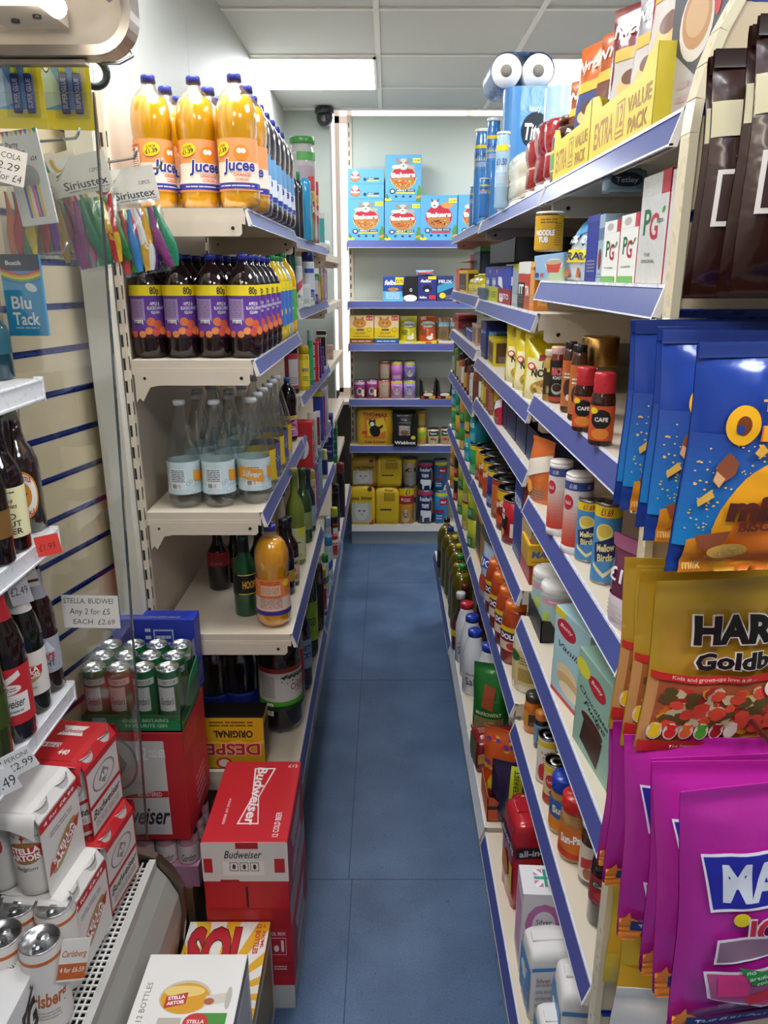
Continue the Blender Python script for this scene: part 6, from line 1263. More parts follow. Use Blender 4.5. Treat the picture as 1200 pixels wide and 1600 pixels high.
def fourpack(nm, sleeve, candes, top_des, side_des, lid='#c8cacc'):
 """2 x 2 cans in a card sleeve: ends open towards the camera, flat side towards the aisle"""
 t = thing(nm); R, H = .033, .167
 for i, (x, y) in enumerate(((-R, -R), (R, -R), (-R, R), (R, R))):
  c, _ = get((can, 'beer_can', R, H, '#d8d4ce', lid, candes, -.15 if x < 0 else .1))
  c.parent = t; c.location = (x, y, 0)
  for k_ in ('label', 'category', 'group'):
   if k_ in c: del c[k_]
  # parts of a part: flatten one level so the can stays thing > part > sub-part
 m = MB(); w, h = 4*R+.003, H+.003; sm = mat(sleeve, 'card', .35); th = .0012
 # right (aisle) side sheet, top sheet with rounded shoulders, left sheet
 pts = [(-w/2, .0), (-w/2, h-.02), (-w/2+.012, h-.002), (-w/2+.025, h), (w/2-.025, h), (w/2-.012, h-.002), (w/2, h-.02), (w/2, 0)]
 for k in range(len(pts)-1):
  a, b = pts[k], pts[k+1]; l = 2*R-.004
  m.add([(a[0], -l, a[1]), (b[0], -l, b[1]), (b[0], l, b[1]), (a[0], l, a[1])], [(0, 1, 2, 3)], sm)
  m.add([(a[0]*.985, -l, a[1]-.001), (b[0]*.985, -l, b[1]-.001), (b[0]*.985, l, b[1]-.001), (a[0]*.985, l, a[1]-.001)], [(3, 2, 1, 0)], sm)
 # curved front and rear drapes of the top
 for s_ in (-1, 1):
  m.grid(lambda u, v: Vector(((u-.5)*w*.98, s_*(2*R-.004+.014*math.sin(v*PI/2)), h-.001-(.018+.020*abs(2*u-1)**2)*v*v-.004*v)), 10, 6, sm, s_ > 0)
 m.box(-w/2, -2*R+.004, -.0006, w/2, 2*R-.004, 0, sm)
 f = getd(side_des); p = Print(); f(p, 4*R-.006, h-.022); p.put(m, flat((w/2+.0003, -2*R+.003, .0), (0, 1, 0), (0, 0, 1)))
 f = getd(top_des)
 if f: p = Print(); f(p, w-.05, 4*R-.01); p.put(m, flat((-w/2+.025, -2*R+.005, h+.0003), (1, 0, 0), (0, 1, 0)))
 m.build('card_sleeve', t)
 return t, (4*R, 4*R, H+.003)
DK = .5195
def deckpack(mk, lab, px, py, w, rz, Z=DK, **k):
 root, (W0, D0, H0) = get(mk); x, y, _ = onZ(px, py, Z); y = min(y, 1.168); x = (px-CX)*depth(y, Z)/F; s = 1.0
 return settle(root, None, x, y+D0/2*s, Z, rz, s, s, s, lab, 'can pack', 'four-packs of beer cans')
BUD4 = (fourpack, 'beer_four_pack', '#c22a30', 'budcan', 'sleeve_bud_top', 'sleeve_bud_side')
ST4 = (fourpack, 'beer_four_pack', '#e2dfdb', 'stellacan', None, 'sleeve_stella_side')
deckpack(BUD4, 'red beer four-pack, lower of the two beside the air grille', 128, 1428, 0, -.12)
deckpack(BUD4, 'red beer four-pack stacked on another beside the end glass', 98, 1296, 0, -.12, Z=DK+.1716)
deckpack(BUD4, 'red four-pack mostly hidden behind the upper stacked ones', 6, 1262, 0, .0, Z=DK+.1716)
deckpack(ST4, 'white beer four-pack, lower one beside the grille', 74, 1528, 0, -.10)
deckpack(ST4, 'white beer four-pack stacked above, with a large can facing the viewer', 24, 1402, 0, -.10, Z=DK+.1716)
R_ = .033
for i, (lx, ly, lab) in enumerate(((26, 1412, 'back left of the four'), (84, 1412, 'back right of the four'), (2, 1460, 'front left of the four'), (62, 1468, 'front right of the four'))):
 x, y, _ = onZ(lx, ly, DK+.168); at3((can, 'beer_can', R_, .168, '#dcd8d4', '#c8cacc', 'carls', .25), 'can', 'white beer can with copper rim, %s' % lab, x, y, DK, group='loose white and copper beer cans')
x, y, _ = onZ(-28, 1420, DK+.168); at3((can, 'beer_can', R_, .168, '#dcd8d4', '#c8cacc', 'carls', .25), 'can', 'white beer can with copper rim cut by the left picture edge', x, y, DK, group='loose white and copper beer cans')
x, y, z = onY(115, 1500, .93)
m = MB(); w, h = .042, .075; m.box(-w/2, 0, -h/2, w/2, .0008, h/2, mat('#e8e4de', 'paper')); p = Print(); p.rect(0, h*.05, w, h*.42, '#c8642a'); p.text('Carlsberg', w*.5, h*.66, h*.16, '#b8602a', w=w*.86, shear=.2); p.text('4 for £6.59', w*.5, h*.28, h*.12, '#f4efe8', w=w*.86)
p.put(m, flat((-w/2, -.0001, -h/2), (1, 0, 0), (0, 0, 1))); o = m.build('price_card'); o.location = (x, y, z); o.rotation_euler = (-.1, .25, .35); tag(o, 'white and copper price card leaning on the loose cans', 'price card', 'hand-written price cards')
@des
def ingtop(p, w, h): p.text('4 CANS', w*.5, h*.85, h*.06, '#3a3a3c', w=w*.5, rot=.0, bold=.02)
@des
def ingside(p, w, h): p.text('ING', w*.42, h*.5, h*.42, '#16161a', w=w*.7, shear=.2, bold=.05); p.poly([(w*.0, h*.2), (w*.9, h*.95), (w*.9, h), (w*.0, h*.35)], '#1c1c20'); p.rect(0, 0, w, h*.05, '#c8324a'); p.text('4 CANS', w*.8, h*.88, h*.08, '#2a2a2c', w=w*.3)
@des
def ingfront(p, w, h): p.ell(w*.5, h*.25, w*.22, w*.2, '#c8243c'); p.text('£4.75', w*.5, h*.25, h*.12, '#ffffff', w=w*.34, bold=.02); p.text('KOPPARBERG', w*.5, h*.7, h*.1, '#16161a', w=w*.9, bold=.02)
x, y, _ = onZ(36, 1492, DK+.13); at3((carton, 'beer_carton', .13, .14, .13, '#dfdfe0', 'ingfront', 'ingside', 'ingtop'), 'box', 'white four-can carton with black lettering in the lower left corner', x-.035, y-.07, DK, .0)
# ------------------------------------------------------------------ floor stack behind the end glass: cases and gin cans
@des
def bud12(p, w, h):
 p.rect(w*.03, h*.05, w*.80, h*.93, '#c9c7c4'); p.rect(0, h*.93, w, h, '#b8242c'); p.ell(w*.25, h*.72, w*.26, h*.25, '#8a8886', 32); p.ell(w*.25, h*.72, w*.235, h*.225, '#c9c7c4', 32); p.poly([(w*.25, h*.90), (w*.40, h*.72), (w*.25, h*.54), (w*.10, h*.72)], '#8f8d8a'); p.text('AB', w*.23, h*.72, h*.1, '#e6e4e0', w=w*.12, bold=.02)
 p.text('12', w*.56, h*.82, h*.12, '#e8e8e8', w=w*.12, bold=.04, ol='#8a8886', ow=.02); p.text('COLD BEER', w*.72, h*.82, h*.07, '#e8e8e8', w=w*.18, bold=.03); p.poly([(w*.36, h*.43), (w*.68, h*.47), (w*.80, h*.47), (w*.80, h*.41), (w*.3, h*.40)], '#b8242c'); p.text('REGISTERED', w*.6, h*.44, h*.04, '#f0e0e0', w=w*.26)
 p.text('Budweiser', w*.42, h*.24, h*.17, '#26262c', w=w*.76, shear=.4, bold=.02)
@des
def bud12s(p, w, h): p.poly([(w*.3, h*.1), (w*.9, h*.0), (w*.9, h*.55), (w*.35, h*.7)], '#c03040'); p.rect(w*.05, h*.75, w*.6, h*.9, '#c8343c'); p.lines(w*.4, h*.1, w*.8, h*.4, 5, '#e0a0a4')
@des
def gintray(p, w, h): p.rect(w*.1, h*.45, w*.24, h*.85, '#e6e6e6'); p.text('ONLY £1.69', w*.17, h*.7, h*.16, '#2a2a2a', w=w*.12); p.text("ENJOY BRITAIN'S", w*.64, h*.7, h*.2, '#bfe0c4', w=w*.46); p.text('FAVOURITE GIN', w*.64, h*.38, h*.2, '#bfe0c4', w=w*.42)
@des
def gincan(p, w, h): p.rect(-w*.2, 0, w*1.2, h, '#1f6a3c'); p.rect(-w*.1, h*.84, w*1.0, h*.98, '#e6e4e2'); p.text('ONLY £1.69', w*.5, h*.91, h*.07, '#3a3a3a', w=w*.6); p.rect(-w*.05, h*.28, w*.72, h*.8, '#dfe0dc'); p.text("Gordon's", w*.36, h*.5, h*.16, '#2a2a2e', w=w*.62, shear=.3, bold=.01)
@des
def pinkcan(p, w, h): p.rect(-w*.2, 0, w*1.2, h, '#c08a98'); p.rect(-w*.2, h*.45, w*1.2, h*.9, '#d8d0d2'); p.text('Gordon', w*.5, h*.6, h*.2, '#3a3a3e', w=w*.7, shear=.3)
SX0, SX1, SY = -.668, -.456, 1.450
def setbox(mk, cat, lab, x0, x1, y0, z, dpt=None, hh=None, rz=0, group=None):
 root, (W0, D0, H0) = get(mk); s = (x1-x0)/W0; return settle(root, None, (x0+x1)/2, y0+(dpt or D0*s)/2, z, rz, s, (dpt/D0 if dpt else s), (hh/H0 if hh else s), lab, cat, group)
setbox((carton, 'cardboard_case', .21, .2, .30, '#8a6f50', ('#1c1a1a', '12', '#e0d8c8', '#8a6f50', 3), ('#7a6044', '', '#fff', '#8a6f50', 3)), 'case', 'plain brown cardboard case at the bottom of the floor stack by the chiller', SX0-.0, SX1-.01, SY+.005, 0, .19, .30, group='stacked drink cases')
t = thing('pink_can_tray'); m = MB(); m.box(-.105, -.09, 0, .105, .09, .06, mat('#b88aa8', 'card')); m.build('tray', t)
for i in range(4):
 for j in range(3):
  if j == 2 and i < 3: continue
  c, _ = get((can, 'gin_can', .0255, .135, '#c08a98', '#c8cacc', 'pinkcan', .2)); c.parent = t; c.location = (-.078+.052*i, -.062+.052*j, .004)
  for k_ in ('label', 'category', 'group'):
   if k_ in c: del c[k_]
t.location = ((SX0+SX1)/2+.008, SY+.10, .3006); tag(t, 'tray of pink gin cans under the large red and silver beer case', 'can tray', 'stacked drink cases')
zb_ = .446
setbox((carton, 'beer_case', .21, .23, .28, '#b8242e', 'bud12', 'bud12s'), 'case', 'large red and silver twelve-can beer case below the green gin cans', SX0, SX1, SY, zb_, .20, .285, group='stacked drink cases')
zt_ = zb_+.286
t = thing('gin_can_tray'); m = MB(); g_ = mat('#1f7a48', 'card'); w_, d_ = .218, .168
m.box(-w_/2, -d_/2, 0, w_/2, d_/2, .003, g_); m.box(-w_/2, -d_/2, 0, w_/2, -d_/2+.002, .042, g_); m.box(-w_/2, d_/2-.002, 0, w_/2, d_/2, .042, g_); m.box(-w_/2, -d_/2, 0, -w_/2+.002, d_/2, .042, g_); m.box(w_/2-.002, -d_/2, 0, w_/2, d_/2, .042, g_)
m.prism([(-d_/2, .042), (-d_/2+.05, .042), (-d_/2+.1, .085), (d_/2, .1), (d_/2, .042)], g_, w_/2-.002, w_/2, 'x'); p = Print(); gintray(p, w_, .042); p.put(m, flat((-w_/2, -d_/2, 0), (1, 0, 0), (0, 0, 1))); m.build('tray', t)
for i in range(4):
 for j in range(3):
  c, _ = get((can, 'gin_can', .0258, .142, '#1f6a3c', '#d4d6d6', 'gincan', .25)); c.parent = t; c.location = (-.081+.054*i, -.054+.054*j, .0036)
  for k_ in ('label', 'category', 'group'):
   if k_ in c: del c[k_]
m = MB(); fm = mat('#f2f4f4', 'film'); h_ = .147
m.add([(w_/2+.002, -d_/2-.001, .02), (w_/2+.002, d_/2, .02), (w_/2-.004, d_/2, h_), (w_/2-.004, -d_/2+.004, h_)], [(0, 1, 2, 3)], fm); m.add([(-w_/2, -d_/2-.001, .03), (w_/2, -d_/2-.001, .03), (w_/2-.004, -d_/2+.002, h_), (-w_/2+.004, -d_/2+.002, h_)], [(0, 1, 2, 3)], fm); m.build('shrink_film', t)
t.location = ((SX0+SX1)/2-.002, SY+d_/2+.004, zt_+.0006); tag(t, 'tray of twelve green and silver gin cans on top of the red beer case', 'can tray', 'stacked drink cases')
@des
def bluecase(p, w, h):
 p.rect(w*.50, h*.18, w*.74, h*.86, '#c8d0ea'); p.rect(w*.515, h*.2, w*.725, h*.84, '#2438a8'); p.lines(w*.53, h*.24, w*.71, h*.8, 6, '#c8d0ea'); p.lines(w*.16, h*.05, w*.36, h*.4, 4, '#c8d0ea'); p.lines(w*.40, h*.3, w*.47, h*.9, 6, '#e0e4f4')
o = setbox((carton, 'drinks_case', .25, .05, .12, '#2438a8', 'bluecase', ('#1c2c8a', '', '#fff', '#2438a8', 3), ('#1f3098', '', '#fff', '#2438a8', 3)), 'case', 'royal blue drinks case lying behind the gin cans', -.655, -.458, 1.630, zt_, .05, .19)
# beer case on the base shelf
@des
def blacktop(p, w, h): p.rect(0, 0, w, h, '#181416')
def desp2(p, w, h):
 p.rect(0, h*.56, w, h, '#dcb41e'); p.rect(0, 0, w, h*.02, '#1a1618'); p.poly([(0, h*.50), (w*.2, h*.56), (w*.4, h*.52), (w*.6, h*.58), (w*.8, h*.52), (w, h*.57), (w, h*.50)], '#e8c83a')
 p.text('ORIGINAL', w*.52, h*.68, h*.13, '#1e1a10', w=w*.62, bold=.04, rot=PI); p.lines(w*.15, h*.82, w*.85, h*.94, 2, '#5a4a10'); p.text('DESPE', w*.5, h*.38, h*.22, '#b8282c', w=w*.86, bold=.03, rot=PI, ol='#efe0d0', ow=.03); p.ell(w*.35, h*.12, w*.13, h*.11, '#c02a34'); p.ell(w*.35, h*.12, w*.09, h*.075, '#f0e0d0'); p.poly([(0, h*.58), (w*.12, h*.58), (0, h*.85)], '#4a9a3a')
D['desp2'] = desp2
put((carton, 'beer_case', .18, .2, .195, '#c9a418', 'desp2', ('#1a1618', '', '#fff', '#c9a418', 3), 'blacktop'), 'case', 'yellow and black beer case with upside-down lettering on the lowest left shelf', 366, 1225, ZL['n5'], top=1122, w=98, Y=1.715, d=.075, group='stacked drink cases')
# red bottle cases in the aisle
@des
def budtop(p, w, h):
 T_ = lambda pts: [(w*a, h*b) for a, b in pts]
 p.poly(T_([(.36, .20), (.62, .20), (.55, .52), (.68, .90), (.40, .90), (.46, .52)]), '#efe4e2'); p.poly(T_([(.385, .215), (.605, .215), (.535, .52), (.655, .885), (.425, .885), (.475, .52)]), '#c8232e')
 p.text('Budweiser', w*.515, h*.55, w*.13, '#efe4e2', w=h*.72, bold=.03, shear=.1, rot=-PI/2); p.text('12 COLD BEER', w*.84, h*.2, w*.07, '#efe4e2', w=h*.28, bold=.02, rot=PI/2); p.text('£12', w*.9, h*.93, h*.04, '#efe4e2', w=w*.12); p.text('KING OF BEERS', w*.2, h*.35, w*.03, '#efe4e2', w=h*.3, rot=-PI/2)
@des
def budfront(p, w, h):
 p.rect(0, h*.56, w, h, '#e4dfda'); p.rect(w*.02, h*.66, w*.12, h*.82, '#c8232e'); p.rect(w*.84, h*.66, w*.96, h*.82, '#c8232e'); p.rect(w*.4, h*.93, w*.66, h, '#b01f28'); p.rect(w*.2, h*.545, w*.42, h*.58, '#b01f28')
 p.text('Budweiser', w*.48, h*.87, h*.09, '#26262c', w=w*.44, shear=.35, bold=.01); p.rect(w*.24, h*.63, w*.72, h*.79, '#f4f0ec')
 for k in range(3): p.rect(w*(.32+.12*k), h*.68, w*(.42+.12*k), h*.78, '#3a3a3c'); p.rect(w*(.327+.12*k), h*.687, w*(.413+.12*k), h*.773, '#f4f0ec'); p.ell(w*(.37+.12*k), h*.73, w*.02, h*.03, '#3a3a3c')
 p.rect(w*.49, h*.26, w*.515, h*.50, '#141214')
 p.rect(w*.03, 0, w, h*.24, '#b42029')
@des
def budfront2(p, w, h):
 p.rect(w*.02, h*.62, w*.98, h*.98, '#bd2530'); p.text('12 X 300ML   BOTTLES ALC 4.5% VOL BEER', w*.5, h*.94, h*.04, '#efe0e0', w=w*.84);
 p.rect(w*.08, h*.68, w*.48, h*.89, '#efe0e0'); p.rect(w*.085, h*.685, w*.475, h*.885, '#bd2530'); p.lines(w*.09, h*.69, w*.47, h*.88, 6, '#e8c8ca'); p.rect(w*.52, h*.68, w*.92, h*.89, '#efe0e0'); p.rect(w*.525, h*.685, w*.915, h*.885, '#bd2530'); p.lines(w*.54, h*.7, w*.74, h*.87, 5, '#e8c8ca'); p.ell(w*.8, h*.76, w*.03, h*.04, '#efe0e0'); p.rect(w*.86, h*.72, w*.89, h*.86, '#efe0e0')
 p.rect(0, h*.42, w, h*.60, '#b01f2a'); p.rect(w*.08, h*.46, w*.26, h*.58, '#efe4e2'); p.text('£10', w*.17, h*.52, h*.09, '#b01f2a', w=w*.14, bold=.03); p.text('12x', w*.67, h*.52, h*.06, '#efe4e2', w=w*.09); p.lines(w*.76, h*.49, w*.92, h*.55, 2, '#efd0d0'); p.rect(0, 0, w, h*.30, '#cdc9c4')
@des
def budside(p, w, h): p.rect(0, 0, w, h*.3, '#b8b4b0'); p.poly([(w*.2, h*.35), (w*.8, h*.35), (w*.7, h*.6), (w*.8, h*.85), (w*.2, h*.85), (w*.3, h*.6)], '#d8c8c6'); p.text('Budweiser', w*.5, h*.6, h*.14, '#a81f28', w=w*.5, bold=.02)
BW, BD = .195, .298
m1 = (carton, 'beer_case', BW, BD, .243, '#c8232e', 'budfront2', 'budside', None, 'card', None, .003)
m2 = (carton, 'beer_case', BW, BD, .243, '#c8232e', 'budfront', 'budside', 'budtop', 'card', None, .003)
bx_ = -.222-BW/2
at3(m1, 'case', 'red bottle beer case standing on the floor, lower of the two in the aisle', bx_, 1.392+BD/2, 0, group='stacked drink cases')
at3(m2, 'case', 'red bottle beer case with white bow-tie emblem, upper of the two in the aisle', bx_-.002, 1.392+BD/2, .2442, group='stacked drink cases')
# striped beer case and white glass-picture case in front
@des
def soltop(p, w, h):
 p.rect(0, 0, w, h, '#eeeae2'); c = (w*.45, h*.25)
 for k in range(18):
  a = 2*PI*k/18; a2 = a+.16; L_ = w*1.4
  q = [(c[0], c[1]), (c[0]+L_*math.cos(a), c[1]+L_*math.sin(a)), (c[0]+L_*math.cos(a2), c[1]+L_*math.sin(a2))]
  # clip to the face
  def clip(P, ax, v, keep):
   o = []
   for i in range(len(P)):
    A, B = P[i], P[(i+1) % len(P)]; ia, ib = keep(A[ax]), keep(B[ax])
    if ia: o.append(A)
    if ia != ib: tt = (v-A[ax])/(B[ax]-A[ax]); o.append((A[0]+(B[0]-A[0])*tt, A[1]+(B[1]-A[1])*tt))
   return o
  for ax, v, kp in ((0, 0, lambda z: z >= 0), (0, w, lambda z: z <= w), (1, 0, lambda z: z >= 0), (1, h, lambda z: z <= h)):
   if len(q) > 2: q = clip(q, ax, v, kp)
  if len(q) > 2: p.poly(q, '#e8b02a')
 p.text('SOL', w*.42, h*.70, h*.46, '#b8202c', w=w*.74, bold=.05, ol='#3a2a20', ow=.02); p.text('12 BOTTLES', w*.88, h*.82, w*.06, '#c8442a', w=h*.3, rot=-PI/2, bold=.03); p.text('x 330ML', w*.95, h*.84, w*.04, '#c8442a', w=h*.25, rot=-PI/2)
at3((carton, 'beer_case', .185, .265, .268, '#e6e2da', ('#e8b02a', '', '#fff', '#e8b02a', 2), ('#9a8450', '', '#fff', '#c89a30', 3), 'soltop', 'card', None, .002), 'case', 'white and orange striped beer case on the floor in front of the red cases', -.3635, 1.12+.135, 0, group='stacked drink cases')
@des
def stglass(p, w, h):
 p.text('12 BOTTLES', w*.10, h*.56, w*.055, '#7a7a78', w=h*.34, rot=PI/2)
 p.ell(w*.48, h*.60, w*.25, h*.15, '#c9bfae', 30); p.ell(w*.48, h*.59, w*.235, h*.135, '#d69a1c', 30); p.ell(w*.46, h*.65, w*.2, h*.05, '#e6c878', 24); p.poly([(w*.68, h*.61), (w*.88, h*.64), (w*.88, h*.55), (w*.68, h*.52)], '#cfc8be'); p.ell(w*.72, h*.56, w*.05, h*.03, '#a85a3c'); p.ell(w*.90, h*.59, w*.03, h*.1, '#b9b2a8')
 p.poly([(w*.30, h*.50), (w*.50, h*.54), (w*.50, h*.64), (w*.30, h*.60)], '#b8302a'); p.text('STELLA', w*.4, h*.595, h*.03, '#fff', w=w*.16, rot=.15, bold=.03); p.text('ARTOIS', w*.4, h*.55, h*.03, '#fff', w=w*.16, rot=.15, bold=.03)
 p.rect(w*.66, h*.30, w*.92, h*.46, '#3f8a2c'); p.ell(w*.64, h*.38, w*.12, h*.08, '#c03028'); p.text('STELLA', w*.64, h*.39, h*.03, '#fff', w=w*.16); p.rect(w*.28, h*.2, w*.5, h*.42, '#b9b2a8')
at3((carton, 'beer_case', .181, .22, .224, '#e4e2de', None, ('#c9c7c4', '', '#fff', '#8a8886', 3), 'stglass', 'card', None, .002), 'case', 'white beer case with a filled glass pictured on top, nearest on the floor stack', -.350, 1.096-.11, .2695, group='stacked drink cases')
# ================================================================== right run
def row(lst, Z, X, group, D=.1, cat0='box'):
 for r in lst:
  mk, cat, lab, pl, pr, top = r[:6]; o = r[6] if len(r) > 6 else {}
  kw = dict(D=o.get('D', D), rz=o.get('rz'), group=o.get('group', group))
  if 'h' in o: kw['h'] = o['h']
  else: kw['top'] = top
  putx(mk, cat, lab, pl, pr, o.get('Z', Z), o.get('X', X), **kw)
def Q(nm, base, *a, k='card'): return (carton, nm, .1, .1, .15, base, a, a, None, k)
# ---- A1 top near: coffee trays, pouches, boxes
@des
def extra12(p, w, h):
 p.text('EXTRA', w*.26, h*.48, h*.52, '#a8742c', w=w*.34, bold=.03, rot=0); p.rect(w*.47, h*.16, w*.60, h*.84, '#a8742c'); p.rect(w*.48, h*.2, w*.59, h*.8, '#dcc83c'); p.text('12', w*.535, h*.58, h*.4, '#a8742c', w=w*.09, bold=.03); p.lines(w*.485, h*.22, w*.585, h*.32, 1, '#a8742c')
 p.text('VALUE', w*.8, h*.66, h*.28, '#a8742c', w=w*.32, bold=.02); p.text('PACK', w*.8, h*.28, h*.28, '#a8742c', w=w*.26, bold=.02)
def cof(c1, txt, pic='#3a4a80'):
 def f(p, w, h):
  p.text(txt, w*.5, h*.84, h*.09, '#f2e6d8', w=w*.8, bold=.02); p.rect(w*.2, h*.34, w*.8, h*.70, pic); p.ell(w*.5, h*.44, w*.22, h*.06, '#e8c07a'); p.ell(w*.5, h*.50, w*.14, h*.05, '#6a3a1c'); p.rect(w*.2, h*.62, w*.8, h*.7, '#e0b030'); p.rect(w*.15, h*.1, w*.7, h*.24, '#4a7a3a'); p.lines(w*.2, h*.12, w*.65, h*.22, 2, '#dfe0c0')
 return f
D['verona'] = cof('#c85a1c', 'Nyroffee'); D['nymel'] = cof('#b04a18', 'NYMel', '#6a3014'); D['redcof'] = cof('#8a1f24', 'Nicoffee', '#c8c0b8')
Z = ZR['n1']; G = 'coffee sachet trays on the top right shelf'
# trays: fronts facing the aisle
for ya, yb, lab in ((1.245, 1.50, 'farther'), (.955, 1.24, 'nearer')):
 root, (w0, d0, h0) = get((tray, 'display_tray', .32, .11, .088, '#dcc83c', 'extra12', .74, '#b8a070')); L_ = yb-ya
 settle(root, None, .302+.055, (ya+yb)/2, Z, FR, L_/.32, 1, 1, 'yellow cardboard tray printed EXTRA VALUE PACK, the %s of two on the top right shelf' % lab, 'tray', 'display trays on the right shelves')
for i, (yc, c, ds, lab, h, w) in enumerate(((1.47, '#a85a2c', 'nymel', 'brown and clear sachet bag at the far end of the far yellow tray', .165, .10), (1.395, '#d0641c', 'verona', 'bright orange coffee bag standing in the far yellow tray', .20, .12), (1.285, '#b8581c', 'nymel', 'orange coffee bag with white lettering in the far yellow tray', .19, .11),
           (1.17, '#7a2026', 'redcof', 'dark red coffee bag in the near yellow tray', .19, .12), (1.09, '#a8a4a8', 'redcof', 'silver and maroon sachet bag in the near yellow tray', .185, .11), (1.015, '#a81f26', 'redcof', 'tall crimson foil coffee bag in the near yellow tray', .235, .14))):
 at3((pouch, 'coffee_bag', w, .05, h, c, ds, 'foil', .06, '', i+3, False, True), 'bag', lab, .352, yc, Z+.003, FR+.5-.1*(i % 3), group='coffee bags in the yellow trays')
@des
def nes2(p, w, h):
 p.poly([(0, h*.35), (w*.5, h*.2), (w, h*.35), (w, h*.95), (0, h*.95)], '#4a4c52'); p.text('NESCAFE', w*.5, h*.9, h*.05, '#e8e6e6', w=w*.7, bold=.02); p.text('ORIGINAL', w*.5, h*.8, h*.05, '#e8e6e6', w=w*.7); p.text('2in1', w*.55, h*.68, h*.09, '#e8e6e6', w=w*.4, bold=.02)
 p.ell(w*.45, h*.42, w*.3, h*.16, '#d8cfc4'); p.ell(w*.45, h*.44, w*.26, h*.13, '#b98a5a'); p.ell(w*.45, h*.45, w*.2, h*.09, '#caa478'); p.ell(w*.8, h*.5, w*.06, h*.09, '#c0303a'); p.lines(w*.2, h*.08, w*.8, h*.2, 2, '#b8a0a0')
@des
def bars_(p, w, h): p.bars(w*.2, h*.05, w*.8, h*.4, 20)
at3((carton, 'coffee_box', .13, .045, .23, '#b9b6ba', 'nes2', ('#7a1420', '', '#fff', '#8a1824', 3), None, 'foil', ('#7a1420', '', '#fff', '#8a1824', 3)), 'box', 'silver and maroon coffee box, between the red foil bag and cup picture box', .353, .925, Z, FR+.25, (.75, 1, 1))
at3((carton, 'coffee_box', .13, .05, .24, '#b9b6ba', 'nes2', ('#7a1420', '', '#fff', '#8a1824', 3), None, 'foil'), 'box', 'silver two-in-one coffee box with cup picture, top right shelf near the end panel', .425, .885, Z, -.45)
at3((carton, 'chocolate_box', .10, .05, .20, '#d8c0b0', ('#d0583a', 'HOT', '#fff', '#c8a080', 0)), 'box', 'cream and orange drink box, furthest right on the top right shelf', .56, .87, Z, -.15)
# ---- B1
Z = ZR['m1']; G = 'sauces on the top shelf of the middle right bay'
def sauce(c, capc, labc, kind='flat', ds=None): return (bottle, 'sauce_bottle', .032, .2, kind, c, capc, labc, .2, .55, None, ds, -.2, .9, None, 1.3, .12, 1, .7, None, 22, None, True)
inv = [(.66, 0), (.68, .09), (.60, .10), (.60, .12), (.92, .2), (.86, .45), (.80, .55), (.9, .62), (1, .75), (.98, .93), (.8, 1)]
PROF['invert'] = inv
def inverted(nm, c, capc, labc, seed=0):
 t = thing(nm); m = MB(); H, R = .20, .034; m.lathe([(r*R, z*H) for r, z in inv if z >= .12], mat(c, 'glass'), 22, sy=.7); m.build('bottle_body', t)
 m = MB(); m.lathe([(R*.72, 0), (R*.72, .022), (R*.6, .025)], mat(capc, 'plastic'), 20, sy=.8); m.build('cap', t)
 m = MB(); m.lathe([(R*.87, H*.36), (R*.83, H*.52)], mat(labc), 22, sy=.7, cap0=False, cap1=False); m.build('label', t)
 return t, (2*R, 1.4*R, H)
for (pl, pr, top, mk, lab) in ((850, 872, 172, sauce('#4a2a20', '#6a3a24', '#e8c41c', 'flat', ('#5f9a4a', '', '#fff', '#e0d020', 3)), 'brown sauce bottle with yellow band beside the yellow trays'),
        (840, 853, 182, (inverted, 'sauce_bottle', '#a02428', '#e6e2de', '#d8cfc0'), 'red sauce bottle standing on its white cap, next to the brown sauce'),
        (824, 842, 186, (inverted, 'sauce_bottle', '#8a1f22', '#e6e2de', '#7a1a1e'), 'dark red ketchup bottle, second of the upside-down ones'),
        (812, 826, 214, (inverted, 'sauce_bottle', '#9a2a24', '#e6e2de', '#c8a890'), 'ketchup bottle with pale label, third of the upside-down ones'),
        (780, 810, 232, (inverted, 'sauce_bottle', '#e2dcc6', '#ece8e0', '#d8d2b8'), 'cream salad dressing bottle standing on its white cap')):
 putx(mk, 'bottle', lab, pl, pr, Z, .302, top=top, D=.05, group=G)
# paper goods
@des
def titan(p, w, h): p.ell(w*.55, h*.66, w*.50, h*.15, '#14202c'); p.text('Titan', w*.55, h*.66, h*.13, '#e6e6e6', w=w*.76, shear=.2, bold=.03); p.text('luxury', w*.5, h*.84, h*.05, '#dfe8f0', w=w*.4, shear=.2); p.rect(0, 0, w, h*.12, '#b8cfe0')
G = 'paper rolls on the top right shelf'
at3((roll_pack, 'toilet_roll_pack', 2, .058, .20, '#4a86c0', 'vertical', 'titan'), 'toilet roll pack', 'blue toilet roll pack with dark oval emblem, standing behind the sauces', .382, 2.22, Z, FC, (.65, .8, 1.5), group=G)
at3((roll_pack, 'toilet_roll_pack', 2, .058, .20, '#3f6fb0', 'flat'), 'toilet roll pack', 'two toilet rolls lying end-on on top of the blue packs', .352, 2.30, Z+.306, FC, (.72, .8, .72), group=G)
at3((roll_pack, 'kitchen_roll_pack', 2, .058, .22, '#a8c8de', 'vertical', ('#5a9ad0', '', '#fff', '#dfeaf2', 2)), 'kitchen roll pack', 'pale blue kitchen roll pack at the back, topped with white crumpled film', .452, 1.95, Z, FC, (.75, .8, 1.12), group=G)
